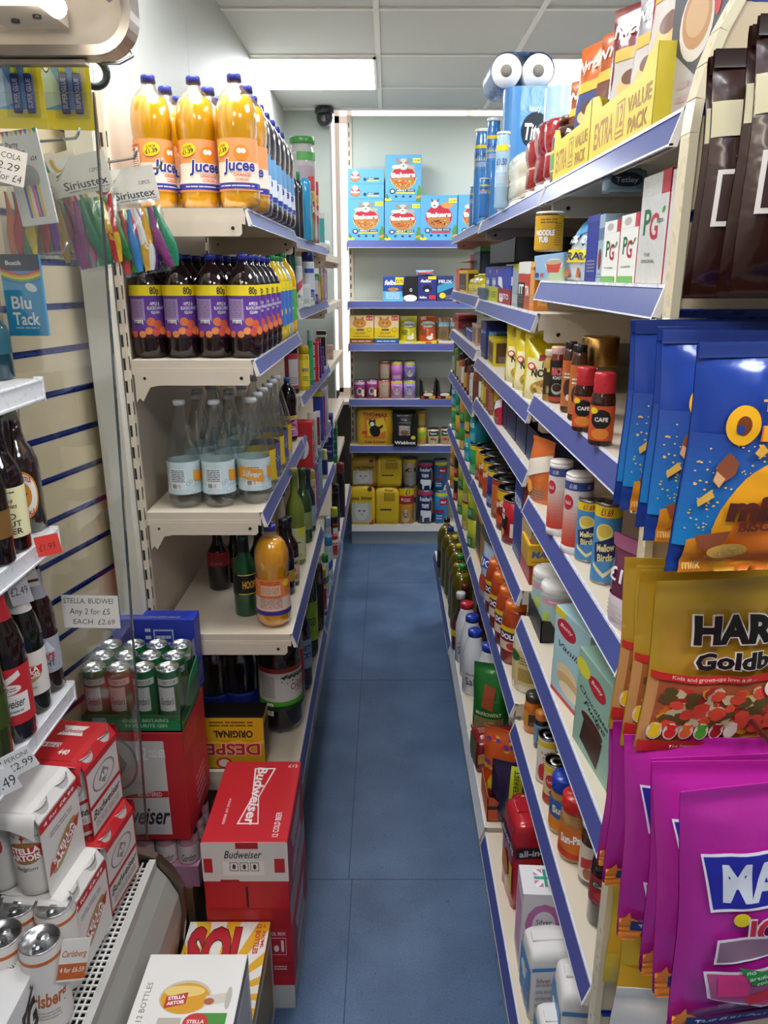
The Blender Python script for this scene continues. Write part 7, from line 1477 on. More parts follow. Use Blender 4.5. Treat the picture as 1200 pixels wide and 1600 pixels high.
for i, (px0, px1, top, Y, film, lab) in enumerate(((776, 792, 205, 2.05, '#9ab8d0', 'white and blue tissue roll beside the cream dressing'), (760, 776, 183, 2.45, '#3f7fc0', 'tall blue kitchen roll column, nearer, with yellow price band'), (742, 760, 200, 2.66, '#3f7fc0', 'tall blue kitchen roll column, farther, with yellow price band'), (736, 748, 290, 2.95, '#3f7fc0', 'short blue kitchen roll at the far right, yellow price band'))):
 put((jar, 'kitchen_roll', .055, .22, film, '#e8e6e0', .03, '#e8c818' if i else '#cfdae4', (film, '£1.50', '#2a3a7a', '#e8c818', 1) , .60 if i else .3, .85, .98, -.3), 'kitchen roll', lab, (px0+px1)/2, 350, Z, top=top, w=px1-px0+6, Y=Y, group=G)
put((jar, 'kitchen_roll', .055, .22, '#3a78bc', '#e8e6e0', .03, '#e8c818', ('#3f7fc0', '£1.50', '#2a3a7a', '#e8c818', 1), .6, .85, .98, -.3), 'kitchen roll', 'short blue kitchen roll standing before the tall columns', 757, 350, Z, top=278, w=17, Y=2.34, group=G)
# ---- A2: tea
@des
def pg(p, w, h):
 p.rect(0, h*.80, w, h*.805, '#c8c4c0'); p.rect(w*.80, h*.80, w, h, '#c03a4a'); p.ell(w*.4, h*.90, w*.2, h*.06, '#b8b4ac', 16); p.text('P', w*.34, h*.56, h*.26, '#1f6a44', w=w*.24, bold=.02); p.text('G', w*.60, h*.50, h*.26, '#b8243c', w=w*.30, bold=.02); p.ell(w*.86, h*.62, w*.06, h*.025, '#3f9a4a', rot=.7); p.text('tips', w*.72, h*.585, h*.055, '#3a5a3a', w=w*.22)
 p.text('THE ORIGINAL', w*.45, h*.24, h*.03, '#5a5a58', w=w*.6); p.rect(w*.0, 0, w*.9, h*.1, '#6fae5a')
@des
def pgbig(p, w, h):
 p.rect(0, h*.80, w, h*.804, '#c8c4c0'); p.rect(w*.72, h*.80, w, h, '#c03a4a'); p.text('P', w*.30, h*.58, h*.24, '#1f6a44', w=w*.26, bold=.02); p.text('G', w*.56, h*.53, h*.24, '#b8243c', w=w*.30, bold=.02); p.ell(w*.86, h*.66, w*.06, h*.025, '#3f9a4a', rot=.7); p.text('tips', w*.76, h*.58, h*.055, '#3a5a3a', w=w*.22); p.text('THE', w*.4, h*.27, h*.035, '#5a5a58', w=w*.22); p.text('ORIGINAL', w*.45, h*.21, h*.035, '#5a5a58', w=w*.5)
@des
def redside(p, w, h): p.rect(0, 0, w, h, '#c8323e')
Z = ZR['n2']; G = 'tea and hot drinks on the second right shelf'
@des
def teacup(p, w, h): p.poly([(w*.4, 0), (w, 0), (w, h*.5), (w*.6, h*.3)], '#a8c49a'); p.ell(w*.66, h*.60, w*.26, h*.22, '#e6e2d8'); p.poly([(w*.42, h*.66), (w*.90, h*.66), (w*.82, h*.3), (w*.5, h*.3)], '#c8442c'); p.ell(w*.66, h*.68, w*.24, h*.09, '#b8a888'); p.ell(w*.14, h*.2, w*.08, h*.11, '#2a4a8a'); p.rect(w*.26, h*.12, w*.36, h*.28, '#c8444a')
@des
def noodle_tub(p, w, h): p.rect(-w*.3, 0, w*1.3, h, '#d6a41c'); p.text('NOODLE', w*.4, h*.5, h*.16, '#ffffff', w=w*.8, bold=.05, ol='#4a3a1a'); p.lines(w*.2, h*.75, w*.9, h*.92, 2, '#7a5a10'); p.text('TUB', w*.35, h*.3, h*.16, '#ffffff', w=w*.4, bold=.05, ol='#4a3a1a'); p.lines(w*.8, h*.1, w*1.1, h*.8, 10, '#8a6a1a')
@des
def ytea(p, w, h): p.rect(0, h*.9, w, h, '#e6d41c'); p.poly([(0, h*.5), (w, h*.8), (w, h), (0, h*.9)], '#3a9ad0'); p.rect(0, h*.3, w, h*.5, '#e6d41c'); p.text('EXTRA', w*.5, h*.4, h*.12, '#2a2a6a', w=w*.8, bold=.03); p.ell(w*.4, h*.14, w*.3, h*.08, '#c87a4a'); p.text('50%', w*.5, h*.66, h*.12, '#ffffff', w=w*.6, bold=.03)
row([((carton, 'cream_sachet_box', .15, .1, .12, '#8fb4d4', 'teacup', 'teacup'), 'box', 'pale blue box with red cup of milky tea on the second right shelf', 833, 882, 394, {'D': .09}),
  ((pouch, 'tea_bag_pack', .1, .05, .2, '#cfd8e4', 'ytea', 'foil', .03, '', 1, False, True), 'tea pack', 'blue and yellow tea pack marked EXTRA, farther of two', 882, 898, 338, {'D': .07}),
  ((pouch, 'tea_bag_pack', .1, .05, .2, '#c8d4e2', 'ytea', 'foil', .03, '', 2, False, True), 'tea pack', 'blue and yellow tea pack marked EXTRA, nearer of two', 900, 912, 338, {'D': .07}),
  (Q('tea_box', '#27348a', '#2a3c98', '', '#fff', '#3a4ca8', 3), 'tea box', 'dark blue tea carton between the yellow and pale packs', 912, 930, 334),
  (Q('tea_box', '#9ab4c8', '#5a7a9a', '', '#fff', '#7a3a3a', 0), 'tea box', 'pale steel blue tea pack beside the small tea boxes', 930, 938, 334),
  ((carton, 'tea_box', .1, .1, .15, '#e9ebe6', 'pg', 'redside', None, 'card', 'pg'), 'tea box', 'small white tea box with green and red letters, farther of two', 938, 962, 342),
  ((carton, 'tea_box', .1, .1, .15, '#e9ebe6', 'pg', 'redside', None, 'card', 'pg'), 'tea box', 'small white tea box with green and red letters, nearer of two', 963, 990, 331),
  ((carton, 'tea_box', .12, .1, .2, '#e4e6e2', 'pgbig', 'redside', None, 'foil', 'pgbig'), 'tea box', 'large wrapped tea box with green and red letters, farther of two', 991, 1032, 262),
  ((carton, 'tea_box', .12, .1, .2, '#e4e6e2', 'pgbig', 'redside', None, 'foil', 'pgbig'), 'tea box', 'large wrapped tea box half hidden by the end panel', 1034, 1072, 250)], Z, .31, G)
x_, y_, _ = onX(858, 395, .335)
put((jar, 'noodle_tub', .052, .13, '#d6a41c', '#e6e4de', .06, '#d6a41c', 'noodle_tub', .03, .94, 1.02, -.35, 'salt'), 'tub', 'yellow noodle tub standing on the pale blue cup box', 861, 398, 1.7395, top=330, w=44, Y=1.36)
@des
def tetley(p, w, h): p.ell(w*.5, h*.5, w*.42, h*.30, '#16202c'); p.text('Tetley', w*.5, h*.5, h*.22, '#9ab0c0', w=w*.6, bold=.02)
put((bagbox, 'tea_bag_pack', .16, .08, .10, '#5f7a8c', 'tetley', None, None, 'foil'), 'tea pack', 'grey-blue tea pack with dark oval resting on the small tea boxes', 978, 334, Z+.116, top=262, w=60, Y=1.09)
# ---- B2
Z = ZR['m2']; G = 'gravy and stock boxes on the second shelf of the middle right bay'
@des
def oxo(p, w, h): p.rect(0, 0, w, h*.42, '#b8c020'); p.rect(w*.1, h*.42, w*.6, h*.68, '#8fa4ac'); p.text('CUBES', w*.4, h*.55, h*.1, '#fff', w=w*.5, bold=.03); p.poly([(w*.6, h*.9), (w*.9, h*.9), (w*.75, h*.78)], '#d8a020'); p.lines(w*.1, h*.1, w*.8, h*.3, 3, '#7a8020')
@des
def bisto(p, w, h): p.rect(0, 0, w, h*.4, '#8f2430'); p.text('BISTO', w*.5, h*.2, h*.14, '#e6e0e0', w=w*.7, bold=.03); p.poly([(w*.0, h*.5), (w*.4, h*.4), (w*.3, h*.7), (0, h*.72)], '#e6e6e6'); p.ell(w*.3, h*.1, w*.15, h*.06, '#e6e6e6')
@des
def hatbox(p, w, h): p.rect(0, h*.75, w, h, '#dcdad4'); p.rect(0, h*.56, w, h*.75, '#b83a2a'); p.rect(0, 0, w, h*.56, '#1c1a1a'); p.text('IT', w*.5, h*.42, h*.2, '#f0ece6', w=w*.7, bold=.04); p.lines(w*.1, h*.1, w*.9, h*.3, 3, '#6a6660')
def hat2(p, w, h): p.rect(0, h*.75, w, h, '#dcdad4'); p.rect(0, h*.5, w, h*.75, '#b83a2a'); p.rect(0, 0, w, h*.5, '#a8482a'); p.text('TA', w*.5, h*.4, h*.2, '#f0ece6', w=w*.7, bold=.04)
D['hat2'] = hat2
def QD(nm, base, d, k='card'): return (carton, nm, .1, .1, .15, base, d, d, None, k)
row([(QD('gravy_box', '#c87a2c', ('#d89a4a', '', '#fff', '#e8a84a', 3)), 'box', 'orange stuffing box beside the pale blue cup box', 826, 833, 410),
  (QD('gravy_box', '#c86a3a', 'hat2'), 'box', 'red and brown box with white top, nearer of the pair', 818, 826, 409),
  (QD('gravy_box', '#2a2422', 'hatbox'), 'box', 'red and black box with white top, farther of the pair', 808, 818, 409),
  (QD('gravy_box', '#8fa0a8', ('#8f9aa0', '', '#fff', '#b8b820', 1)), 'box', 'grey, blue and lime stock box in the middle of the gravy row', 799, 808, 412),
  (QD('gravy_box', '#2338a8', 'bisto'), 'box', 'blue gravy box with maroon base', 777, 797, 415, {'D': .12}),
  (QD('gravy_box', '#2338a8', 'oxo'), 'box', 'blue stock cube box with lime base, nearer of two', 767, 777, 416),
  (QD('gravy_box', '#2338a8', 'oxo'), 'box', 'blue stock cube box with lime base, farther of two', 757, 767, 417),
  (QD('gravy_box', '#56687c', ('#4a5c70', '', '#fff', '#66788c', 3)), 'box', 'small grey-blue box standing at the joint of the shelves', 746, 756, 451, {'X': .297, 'D': .05})], Z, .31, G)
o = at3((tray, 'display_tray', .30, .17, .055, '#141416', None, .95, '#1c1a1c'), 'tray', 'black cardboard tray resting on top of the gravy boxes', .385, 2.10, Z+.103, FR, (1.5, 1, 1), group='display trays on the right shelves')
Z = ZR['f2']; G = 'sauces on the second shelf of the far right bay'
def yb(c, k): return (bottle, 'sauce_bottle', .03, .2, 'flat', c, k, '#f0e070', .2, .6, None, ('#f0e060', '', '#2a2a2a', '#e8c020', 3), 0., .9, None, 1.2, .14, 1, .8, None, 18, None, True)
row([(yb('#e0c41c', '#f0e03a'), 'bottle', 'yellow mustard bottle, nearest in the far right bay', 742, 748, 428), (yb('#d8d4b0', '#e0d020'), 'bottle', 'pale sauce bottle with yellow cap, far right bay', 736, 742, 428), (yb('#e0c41c', '#f0e03a'), 'bottle', 'yellow mustard bottle, farther, in front of the black and yellow tins', 730, 736, 430),
  (QD('sauce_box', '#d8b418', ('#2a1c18', '', '#fff', '#e8c020', 3)), 'box', 'yellow and black boxed sauce at the far end of the right run', 716, 729, 422), (QD('sauce_box', '#c02c34', ('#d04a4a', '', '#fff', '#b82030', 3)), 'box', 'slim red box, last on the second shelf of the far right bay', 712, 718, 420)], Z, .305, G, D=.07)
putx(QD('sauce_box', '#a82420', ('#d8702a', '', '#fff', '#b02a20', 2)), 'box', 'red box stacked at the far end with orange triangle', 718, 734, Z+.118, .318, top=408, D=.08)
putx(QD('sauce_box', '#2a2c40', ('#3a4a5c', '', '#fff', '#5aa04a', 3)), 'box', 'dark tall stacked box behind the mustard bottles', 739, 748, Z, .345, top=385, D=.1)
putx(QD('sauce_box', '#8a2022', ('#7a2020', '', '#fff', '#a03030', 3)), 'box', 'maroon tall stacked box behind the mustard bottles', 733, 744, Z, .37, top=396, D=.1)
# ---- shelf 3: noodles and coffee jars
@des
def noodles(p, w, h):
 p.rect(w*.12, h*.0, w*.98, h*.62, '#e2d9a8'); p.poly([(w*.35, h*.58), (w*.95, h*.62), (w*.95, h*.70), (w*.35, h*.67)], '#a82a2c'); p.text('INSTANT', w*.68, h*.53, h*.09, '#2c3a20', w=w*.52, bold=.03); p.text('NOODLES', w*.60, h*.41, h*.11, '#1f1c18', w=w*.74, bold=.04)
 p.ell(w*.60, h*.18, w*.36, h*.14, '#b08a3c', 26); p.dots(w*.28, h*.08, w*.92, h*.28, 20, w*.05, ('#c9a45a', '#8a6426', '#d8b870'), 4); p.ell(w*.22, h*.5, w*.09, h*.055, '#c23a30'); p.ell(w*.22, h*.5, w*.06, h*.035, '#e8d8c0')
Z = ZR['m3']; G = 'instant noodle packs on the third shelf of the middle right bay'
for i, (px, py, top, w, Y, lab) in enumerate(((840, 632, 524, 72, 1.60, 'nearest yellow instant noodle multipack'), (815, 612, 518, 62, 1.735, 'second yellow instant noodle multipack'), (796, 596, 512, 56, 1.87, 'farthest yellow instant noodle multipack'))):
 xl = .300; root, (W0, D0, H0) = get((pouch, 'noodle_pack', .13, .09, .15, '#e0c810', 'noodles', 'foil', .10, '', 21+i, False, True, .012, None, False, .0022));
 settle(root, None, xl+.058, Y+.05, Z, -.5, 1.0, 1.1, .93, lab, 'noodle pack', G)
at3((pouch, 'noodle_pack', .13, .09, .15, '#4a2050', ('#6a2a70', '', '#fff', '#8a3a90', 3), 'foil', .05, '', 5, False, True), 'noodle pack', 'dark purple pack under the far yellow noodle packs', .372, 2.02, Z, .1, (.9, .9, .55), group=G)
row([(QD('stuffing_box', '#c8b414', ('#5a3c1c', '', '#fff', '#d8c420', 3)), 'box', 'yellow box with brown panel beyond the noodles', 762, 770, 530), (QD('stuffing_box', '#1c2c6a', ('#22367a', 'P', '#7ab0e0', '#1c2c6a', 0)), 'box', 'navy stacked box beyond the noodles', 750, 758, 505)], Z, .31, 'boxes on the third shelf of the middle right bay', D=.1)
at3((pouch, 'noodle_pack', .13, .09, .15, '#cdb818', ('#2a2420', '', '#fff', '#e0d060', 3), 'foil', .05, '', 15, False, True), 'noodle pack', 'small crumpled yellow packet by the strip joint', .345, 2.28, Z, .1, (.55, .7, .45), group=G)
Z = ZR['f3']
row([(QD('stock_box', '#3a4a8a', ('#2338a8', '', '#fff', '#e8e8f0', 3)), 'box', 'small blue and white box, third shelf, far right bay', 728, 736, 517), (QD('stock_box', '#2a3048', ('#c0a020', '', '#fff', '#3a3a9a', 1)), 'box', 'dark striped box, third shelf, far right bay', 716, 727, 522),
  (QD('stock_box', '#a01c28', ('#4a1418', '', '#fff', '#8a5a4a', 0)), 'box', 'tall crimson box at the end of the third far shelf', 710, 716, 493), (QD('stock_box', '#b8a08c', ('#8a6a5a', '', '#fff', '#c8b8a8', 3)), 'box', 'small jar-like beige pack by the strip joint of the third shelf', 737, 743, 508)], Z, .31, 'small boxes on the third shelf of the far right bay', D=.08)
# coffee jars A3
@des
def rich(p, w, h): p.rect(-w*.2, 0, w*1.2, h, '#1c1816'); p.text('RICH', w*.5, h*.74, h*.17, '#e0382c', w=w*.82, bold=.04, ol='#efe6e0', ow=.02); p.text('ROAST', w*.5, h*.58, h*.08, '#efe6e0', w=w*.6, bold=.02); p.ell(w*.5, h*.3, w*.38, h*.14, '#b8b0a8', 24); p.ell(w*.5, h*.33, w*.32, h*.1, '#3a2016', 24); p.rect(-w*.2, 0, w*1.2, h*.1, '#b0442c')
@des
def nesc(p, w, h): p.rect(-w*.2, 0, w*1.2, h, '#c8502a'); p.ell(w*.5, h*.62, w*.48, h*.28, '#14100e'); p.text('CAFE', w*.52, h*.62, h*.12, '#efe6e0', w=w*.62, bold=.03); p.ell(w*.14, h*.86, w*.2, h*.09, '#e8d01c'); p.ell(w*.5, h*.2, w*.42, h*.16, '#e0852c')
@des
def azera(p, w, h): p.rect(-w*.2, 0, w*1.2, h, '#b8703a'); p.rect(-w*.2, h*.8, w*1.2, h, '#c8642a'); p.ell(w*.5, h*.4, w*.4, h*.2, '#4a2a1c'); p.lines(w*.1, h*.6, w*.9, h*.75, 2, '#f0e0d0'); p.ell(w*.5, h*.2, w*.14, h*.07, '#e8e0d8')
Z = ZR['n3']; G = 'coffee jars on the third right shelf'
cj = [(686, 632, 548, 25, 1.42, (jar, 'coffee_jar', .035, .14, '#b8923a', '#c8bca8', .12, '#3a2a18', ('#8a6a2a', '', '#fff', '#e0c020', 1)), 'jar with yellow and black label behind the rich roast', 862),
  (868, 636, 543, 26, 1.40, (jar, 'coffee_jar', .036, .15, '#7a2f1c', '#d8a8a0', .13, '#1c1816', 'rich', .05, .85, .96, -.3), 'rich roast coffee jar with pink lid and cup picture', 872),
  (884, 645, 535, 22, 1.30, (jar, 'coffee_jar', .03, .17, '#4a2c1c', '#1c1a1a', .12, '#b8703a', 'azera', .1, .82, .8, -.3), 'slim brown coffee jar with black lid, farther of two', 888),
  (900, 655, 540, 26, 1.22, (jar, 'coffee_jar', .03, .17, '#4a2c1c', '#1c1a1a', .12, '#b8703a', 'azera', .1, .82, .8, -.3), 'slim brown coffee jar with black lid, nearer of two', 902),
  (930, 640, 528, 56, 1.24, (jar, 'coffee_jar', .05, .16, '#7a5a3c', '#b08a50', .36, '#8a6a44', None, .05, .6, 1.04, 0, 'jar', 'metal'), 'large coffee jar with tall brushed gold lid', 936),
  (915, 672, 576, 34, 1.13, (jar, 'coffee_jar', .04, .135, '#3a1c10', '#c02a34', .28, '#c8502a', 'nesc', .1, .72, .86, -.35), 'coffee jar with red lid and flame label, farther of two', 914),
  (938, 690, 585, 38, 1.03, (jar, 'coffee_jar', .04, .135, '#3a1c10', '#c02a34', .28, '#c8502a', 'nesc', .1, .72, .86, -.35), 'coffee jar with red lid and flame label, nearer of two', 942)]
for a, py, top, w, Y, mk, lab, px in cj:
 put(mk, 'jar', lab, px, py, Z, top=top, w=w, Y=Y, group=G)
for i in range(4): at3(cj[4][5], 'jar', 'coffee jar in the dark row at the shelf back, %s from the camera' % ORD[i], .56, .95+.13*i, Z, group=G)
# ---- shelf 4: jars, navy trays
Z = ZR['m4']; G = 'open navy trays on the fourth right shelf'
@des
def kiwi(p, w, h): p.ell(w*.62, h*.52, w*.10, h*.13, '#a8a4a0'); p.poly([(w*.5, h*.5), (w*.62, h*.62), (w*.66, h*.5)], '#a8a4a0')
for i in range(4):
 Yc = 1.595+.145*i
 at3((tray, 'display_tray', .30, .13, .075, '#1c2650', 'kiwi', 1.0, '#7a5c40'), 'tray', 'navy blue cardboard tray, %s from the near end of the fourth right shelf' % ORD[i], .455, Yc, Z, FC, (.95, 1, 1), group=G)
at3((pouch, 'sachet', .1, .04, .1, '#c8b420', ('#c83a2a', '', '#fff', '#e8d880', 2), 'foil', .05, '', 31), 'sachet', 'yellow and red sachet lying in the first navy tray', .40, 1.60, Z+.066, .6, (.9, .6, .3), group='sachets in the navy trays')
at3((pouch, 'sachet', .1, .04, .1, '#c4b018', ('#2a2a2a', '', '#fff', '#e8d880', 2), 'foil', .05, '', 32, False, True), 'sachet', 'yellow foil sachet standing beyond the navy trays', .335, 2.11, Z, -.6, (.8, .8, .8), group='sachets in the navy trays')
at3((pouch, 'sachet', .1, .04, .1, '#c02a44', ('#e8e0e0', '', '#fff', '#d04a60', 2), 'foil', .05, '', 33, False, True), 'sachet', 'red and white sachet standing beyond the navy trays', .312, 2.06, Z, FR, (.6, .8, .9), group='sachets in the navy trays')
def sj(c, l, lab_=None): return (jar, 'spice_jar', .022, .11, c, l, .2, lab_, None, .15, .7)
k = 0
for i, (c, l, lb) in enumerate((('#9a5a40', '#2a2a2a', '#a0604a'), ('#b86a4a', '#3a2420', '#7a4a30'), ('#a8743a', '#2a2a2a', '#c09a40'), ('#b89a3a', '#3a3a2a', '#d0b850'), ('#6a6a5a', '#2f8a4a', '#d8dcd4'))):
 at3(sj(c, l, lb), 'jar', 'spice jar on the fourth middle right shelf, %s from the navy trays' % ORD[i], .318, 2.20+.062*i, Z, FR, group='small jars on the fourth right shelf')
Z = ZR['f4']
for i, (c, l, lb) in enumerate((('#8a4a2c', '#c8c4bc', '#6a4030'), ('#c8c4c0', '#3a3c48', '#d8d4d0'), ('#7a3c24', '#3a2420', '#9a5a3c'), ('#2a1c18', '#1c1a1a', '#c8a850'), ('#8a4a30', '#1c1a1a', '#e8d8c8'), ('#c0603a', '#1c1a1a', '#b0a090'), ('#4a5a34', '#2f6a34', '#c8b070'), ('#5a6a3c', '#8a7a44', '#6a7a44'), ('#3f6a44', '#7a8488', '#9aa894'))):
 at3(sj(c, l, lb), 'jar', 'small jar on the fourth shelf of the far right bay, %s from its near end' % ORD[i], .318, 2.58+.105*i, Z, FR, (1.2, 1.2, 1.1 if i % 2 else 1.25), group='small jars on the fourth right shelf')
# ---- shelf 4 near bay: baking tubes
@des
def dessert(p, w, h):
 for i in range(12): p.n = 1; a = i/12; p.rect(-w*.25, h*a*.62, w*1.25, h*(a+1/12)*.62+.0002, '#%02x%02x%02x' % (int(205+18*a), int(66+140*a), int(48+150*a)))
 p.rect(-w*.25, h*.62, w*1.25, h*.84, '#ddd4d0'); p.rect(-w*.25, h*.84, w*1.25, h*.97, '#3c4a8c'); p.text('£1.00', w*.3, h*.905, h*.06, '#e6e6f0', w=w*.3); p.text('£1', w*.95, h*.905, h*.06, '#e6e6f0', w=w*.14); p.ell(w*.1, h*.66, w*.26, h*.11, '#c02c3c'); p.text('Halal', w*.1, h*.66, h*.06, '#f0e0e0', w=w*.3)
@des
def birds(p, w, h): p.rect(-w*.3, 0, w*1.3, h, '#4a8ac0'); p.rect(-w*.3, h*.86, w*1.3, h, '#e6c818'); p.text('£1.69', w*.45, h*.93, h*.09, '#b8282c', w=w*.5, bold=.03); p.ell(w*.4, h*.66, w*.36, h*.12, '#e6d880'); p.ell(w*.4, h*.68, w*.28, h*.08, '#d8b84a'); p.poly([(0, h*.5), (w, h*.66), (w, h*.36), (w*.1, h*.26)], '#20285c'); p.text('Mellow', w*.5, h*.47, h*.1, '#efe09a', w=w*.72, bold=.03, rot=.1); p.text('Birds', w*.5, h*.34, h*.1, '#efe09a', w=w*.6, bold=.03, rot=.1); p.poly([(0, h*.2), (w*.5, h*.06), (w, h*.2), (w, h*.26), (w*.5, h*.12), (0, h*.26)], '#e6dcb0')
Z = ZR['n4']; G = 'powder tubs on the fourth right shelf'
DT = (jar, 'powder_tube', .038, .19, '#ddd4d0', '#d8d4d0', .06, '#ddd4d0', 'dessert', .09, .97, 1.04, -.35, 'cyl', 'plastic')
PROF['tube'] = [(1.06, 0), (1.06, .09), (1, .095), (1, 1)]
DT = (jar, 'powder_tube', .038, .19, '#e6e0dc', '#cfcac4', .03, '#ddd4d0', 'dessert', .10, .97, 1.02, -.35, 'tube')
put(DT, 'tub', 'white to red powder tube with blue band, farther of two', 874, 838, Z, top=724, w=35, group=G)
put(DT, 'tub', 'white to red powder tube with blue band, nearer of two', 903, 868, Z, top=745, w=43, group=G)
BC = (can, 'powder_tin', .034, .13, '#4a8ac0', '#b0a8a0', 'birds', -.35, True, 24, 'metal', False)
put(BC, 'tin', 'blue custard tin with yellow price band, farther of two', 922, 880, Z, top=785, w=40, group=G)
put(BC, 'tin', 'blue custard tin with yellow price band, partly behind the blue candy bags', 948, 915, Z, top=790, w=42, group=G)
at3((pouch, 'dessert_sachet', .10, .04, .15, '#d8702c', ('#e8dccc', '', '#fff', '#e8a040', 2), 'foil', .06, '', 41, False, True), 'sachet', 'orange and white sachet leaning at the far end of the fourth near shelf', .318, 1.50, Z, FR+.25, (.9, 1, .85))
at3((pouch, 'dessert_sachet', .10, .04, .15, '#6a2a48', ('#d8c8d0', '£1.89', '#f0e0e8', '#8a4a68', 1), 'foil', .06, '', 42, False, True), 'sachet', 'maroon packet priced one eighty-nine between the blue and gold candy bags', .325, .90, Z, FR+.4, (1, 1, .8))
for i, c in enumerate(('#c02028', '#b81c26', '#c8242c')): at3((carton, 'cereal_box', .12, .06, .19, c, ('#a81820', '', '#fff', '#c8342c', 3), ('#b01c24', '', '#fff', '#b01c24', 3)), 'box', 'plain red carton at the back of the fourth near shelf, %s from the far end' % ORD[i], .52, 1.48-.15*i, Z, FR, (1, 1, .83), group='red cartons at the shelf back')
# ---- shelf 5: tins
@des
def hunger(p, w, h): p.poly([(w*.15, h*.9), (w*.7, h*.8), (w*.62, h*.68), (w*.8, h*.62), (w*.75, h*.3), (w*.2, h*.35)], '#1a1416'); p.text('HUNGER', w*.42, h*.78, h*.10, '#ffffff', w=w*.5, bold=.05, rot=-.1); p.text('BREAKS', w*.42, h*.64, h*.10, '#ffffff', w=w*.5, bold=.05, rot=-.1); p.ell(w*.3, h*.28, w*.16, h*.09, '#c07a3c'); p.ell(w*.55, h*.22, w*.12, h*.09, '#d8a85a'); p.ell(w*.35, h*.12, w*.1, h*.07, '#e0c070'); p.rect(w*.9, h*.15, w*1.05, h*.5, '#d8ccc4')
@des
def bigbean(p, w, h): p.rect(0, h*.75, w, h, '#e0b020'); p.text('BEANS', w*.5, h*.6, h*.14, '#f0e0c0', w=w*.8, bold=.05, rot=.3); p.ell(w*.5, h*.25, w*.4, h*.14, '#c8502a')
Z = ZR['m5']; G = 'large food tins on the fifth right shelf'
def tin(c, d_, R=.052, H=.115, nm='food_tin'): return (can, nm, R, H, c, '#9a9c9c', d_, -.45, True, 26, 'metal', False)
YT = [1.872+.1055*i for i in range(7)]
tc = [('#a81f24', 'hunger', 'red tin with black sign'), ('#8a1c20', 'bigbean', 'dark red bean tin'), ('#b84a1c', ('#c86a2a', '', '#fff', '#a8401c', 3), 'orange brown tin'), ('#27307a', ('#3a48a0', '', '#fff', '#e0c020', 1), 'dark blue tin with yellow band'), ('#c85a2c', 'bigbean', 'orange bean tin'), ('#b8481c', 'bigbean', 'rust coloured tin'), ('#c89a2c', ('#b83a2a', '', '#fff', '#e0c030', 1), 'gold and red tin'), ('#c0702c', 'bigbean', 'amber tin')]
for i, y in enumerate(YT):
 c, d_, nm_ = tc[i]; at3(tin(c, d_), 'tin', '%s, %s from the near end of the tin row' % (nm_, ORD[i]), .352, y, Z, FR+.5, group=G)
for i, y in enumerate(YT[1:7]): at3(tin(tc[i+1][0], tc[i+1][1]), 'tin', 'food tin in the second rank behind the shelf edge row, %s from the near end' % ORD[i], .462, y-.02, Z, FR+.5, group=G)
row([(QD('cracker_box', '#9a1f22', ('#b8a078', '', '#fff', '#a82a2c', 2)), 'box', 'tall red carton at the near end of the fifth shelf', 812, 826, 745, {'D': .14, 'h': .20}), (QD('cracker_box', '#23408a', ('#3050a0', 'ROSSA', '#ffffff', '#23408a', 0)), 'box', 'tall blue carton with white lettering beside the tins', 800, 811, 740, {'D': .12, 'h': .20})], Z, .318, 'tall cartons on the fifth right shelf')
@des
def maysan_t(p, w, h): p.text('MAYSAN', w*.45, h*.8, h*.15, '#3f62a8', w=w*.7, bold=.03); p.text('curry', w*.5, h*.5, h*.16, '#4a3a1a', w=w*.5, bold=.03); p.text('sauce', w*.5, h*.3, h*.16, '#4a3a1a', w=w*.5, bold=.03)
@des
def maysan_b(p, w, h): p.text('MAYSAN', w*.45, h*.56, h*.34, '#3f62a8', w=w*.78, bold=.03, shear=.15); p.text('concentrated curry', w*.5, h*.2, h*.12, '#6a4a1a', w=w*.85)
@des
def maysan_r(p, w, h): p.text('MAYSAN', w*.45, h*.56, h*.34, '#b8302a', w=w*.78, bold=.03, shear=.15); p.text('concentrated curry', w*.5, h*.2, h*.12, '#6a4a1a', w=w*.85)
at3((carton, 'curry_sauce_box', .12, .10, .048, '#dcae1a', 'maysan_r', ('#c89a1a', '', '#fff', '#dcae1a', 3)), 'box', 'yellow curry sauce box with red lettering, lower of two', .386, 1.595, Z, -.06, group='yellow curry sauce boxes')
at3((carton, 'curry_sauce_box', .12, .10, .048, '#dcae1a', 'maysan_b', ('#c89a1a', '', '#fff', '#dcae1a', 3), 'maysan_t'), 'box', 'yellow curry sauce box with blue lettering, upper of two', .372, 1.61, Z+.0495, -.02, group='yellow curry sauce boxes')
Z = ZR['f5']; G = 'stacked vegetable tins in the far right bay'
gt = [('#2f9a5a', ('#3fb06a', '', '#fff', '#f0d020', 1)), ('#2aa0b8', ('#3ab0c8', 'PEAS', '#fff', '#e0902c', 1)), ('#3f8a3c', ('#e8b83a', '', '#fff', '#3a8ac0', 1)), ('#e09a3c', ('#2f9a4a', '', '#fff', '#e8d020', 1))]
for i in range(5):
 for l in range(2):
  c, d_ = gt[(i+l) % 4]; at3(tin(c, d_, .040, .108), 'tin', '%s level vegetable tin, %s in the far right bay' % (('lower', 'upper')[l], ORD[i]), .334, 2.62+.2*i+.02*(l), Z+.1088*l, FR+.45, group=G)
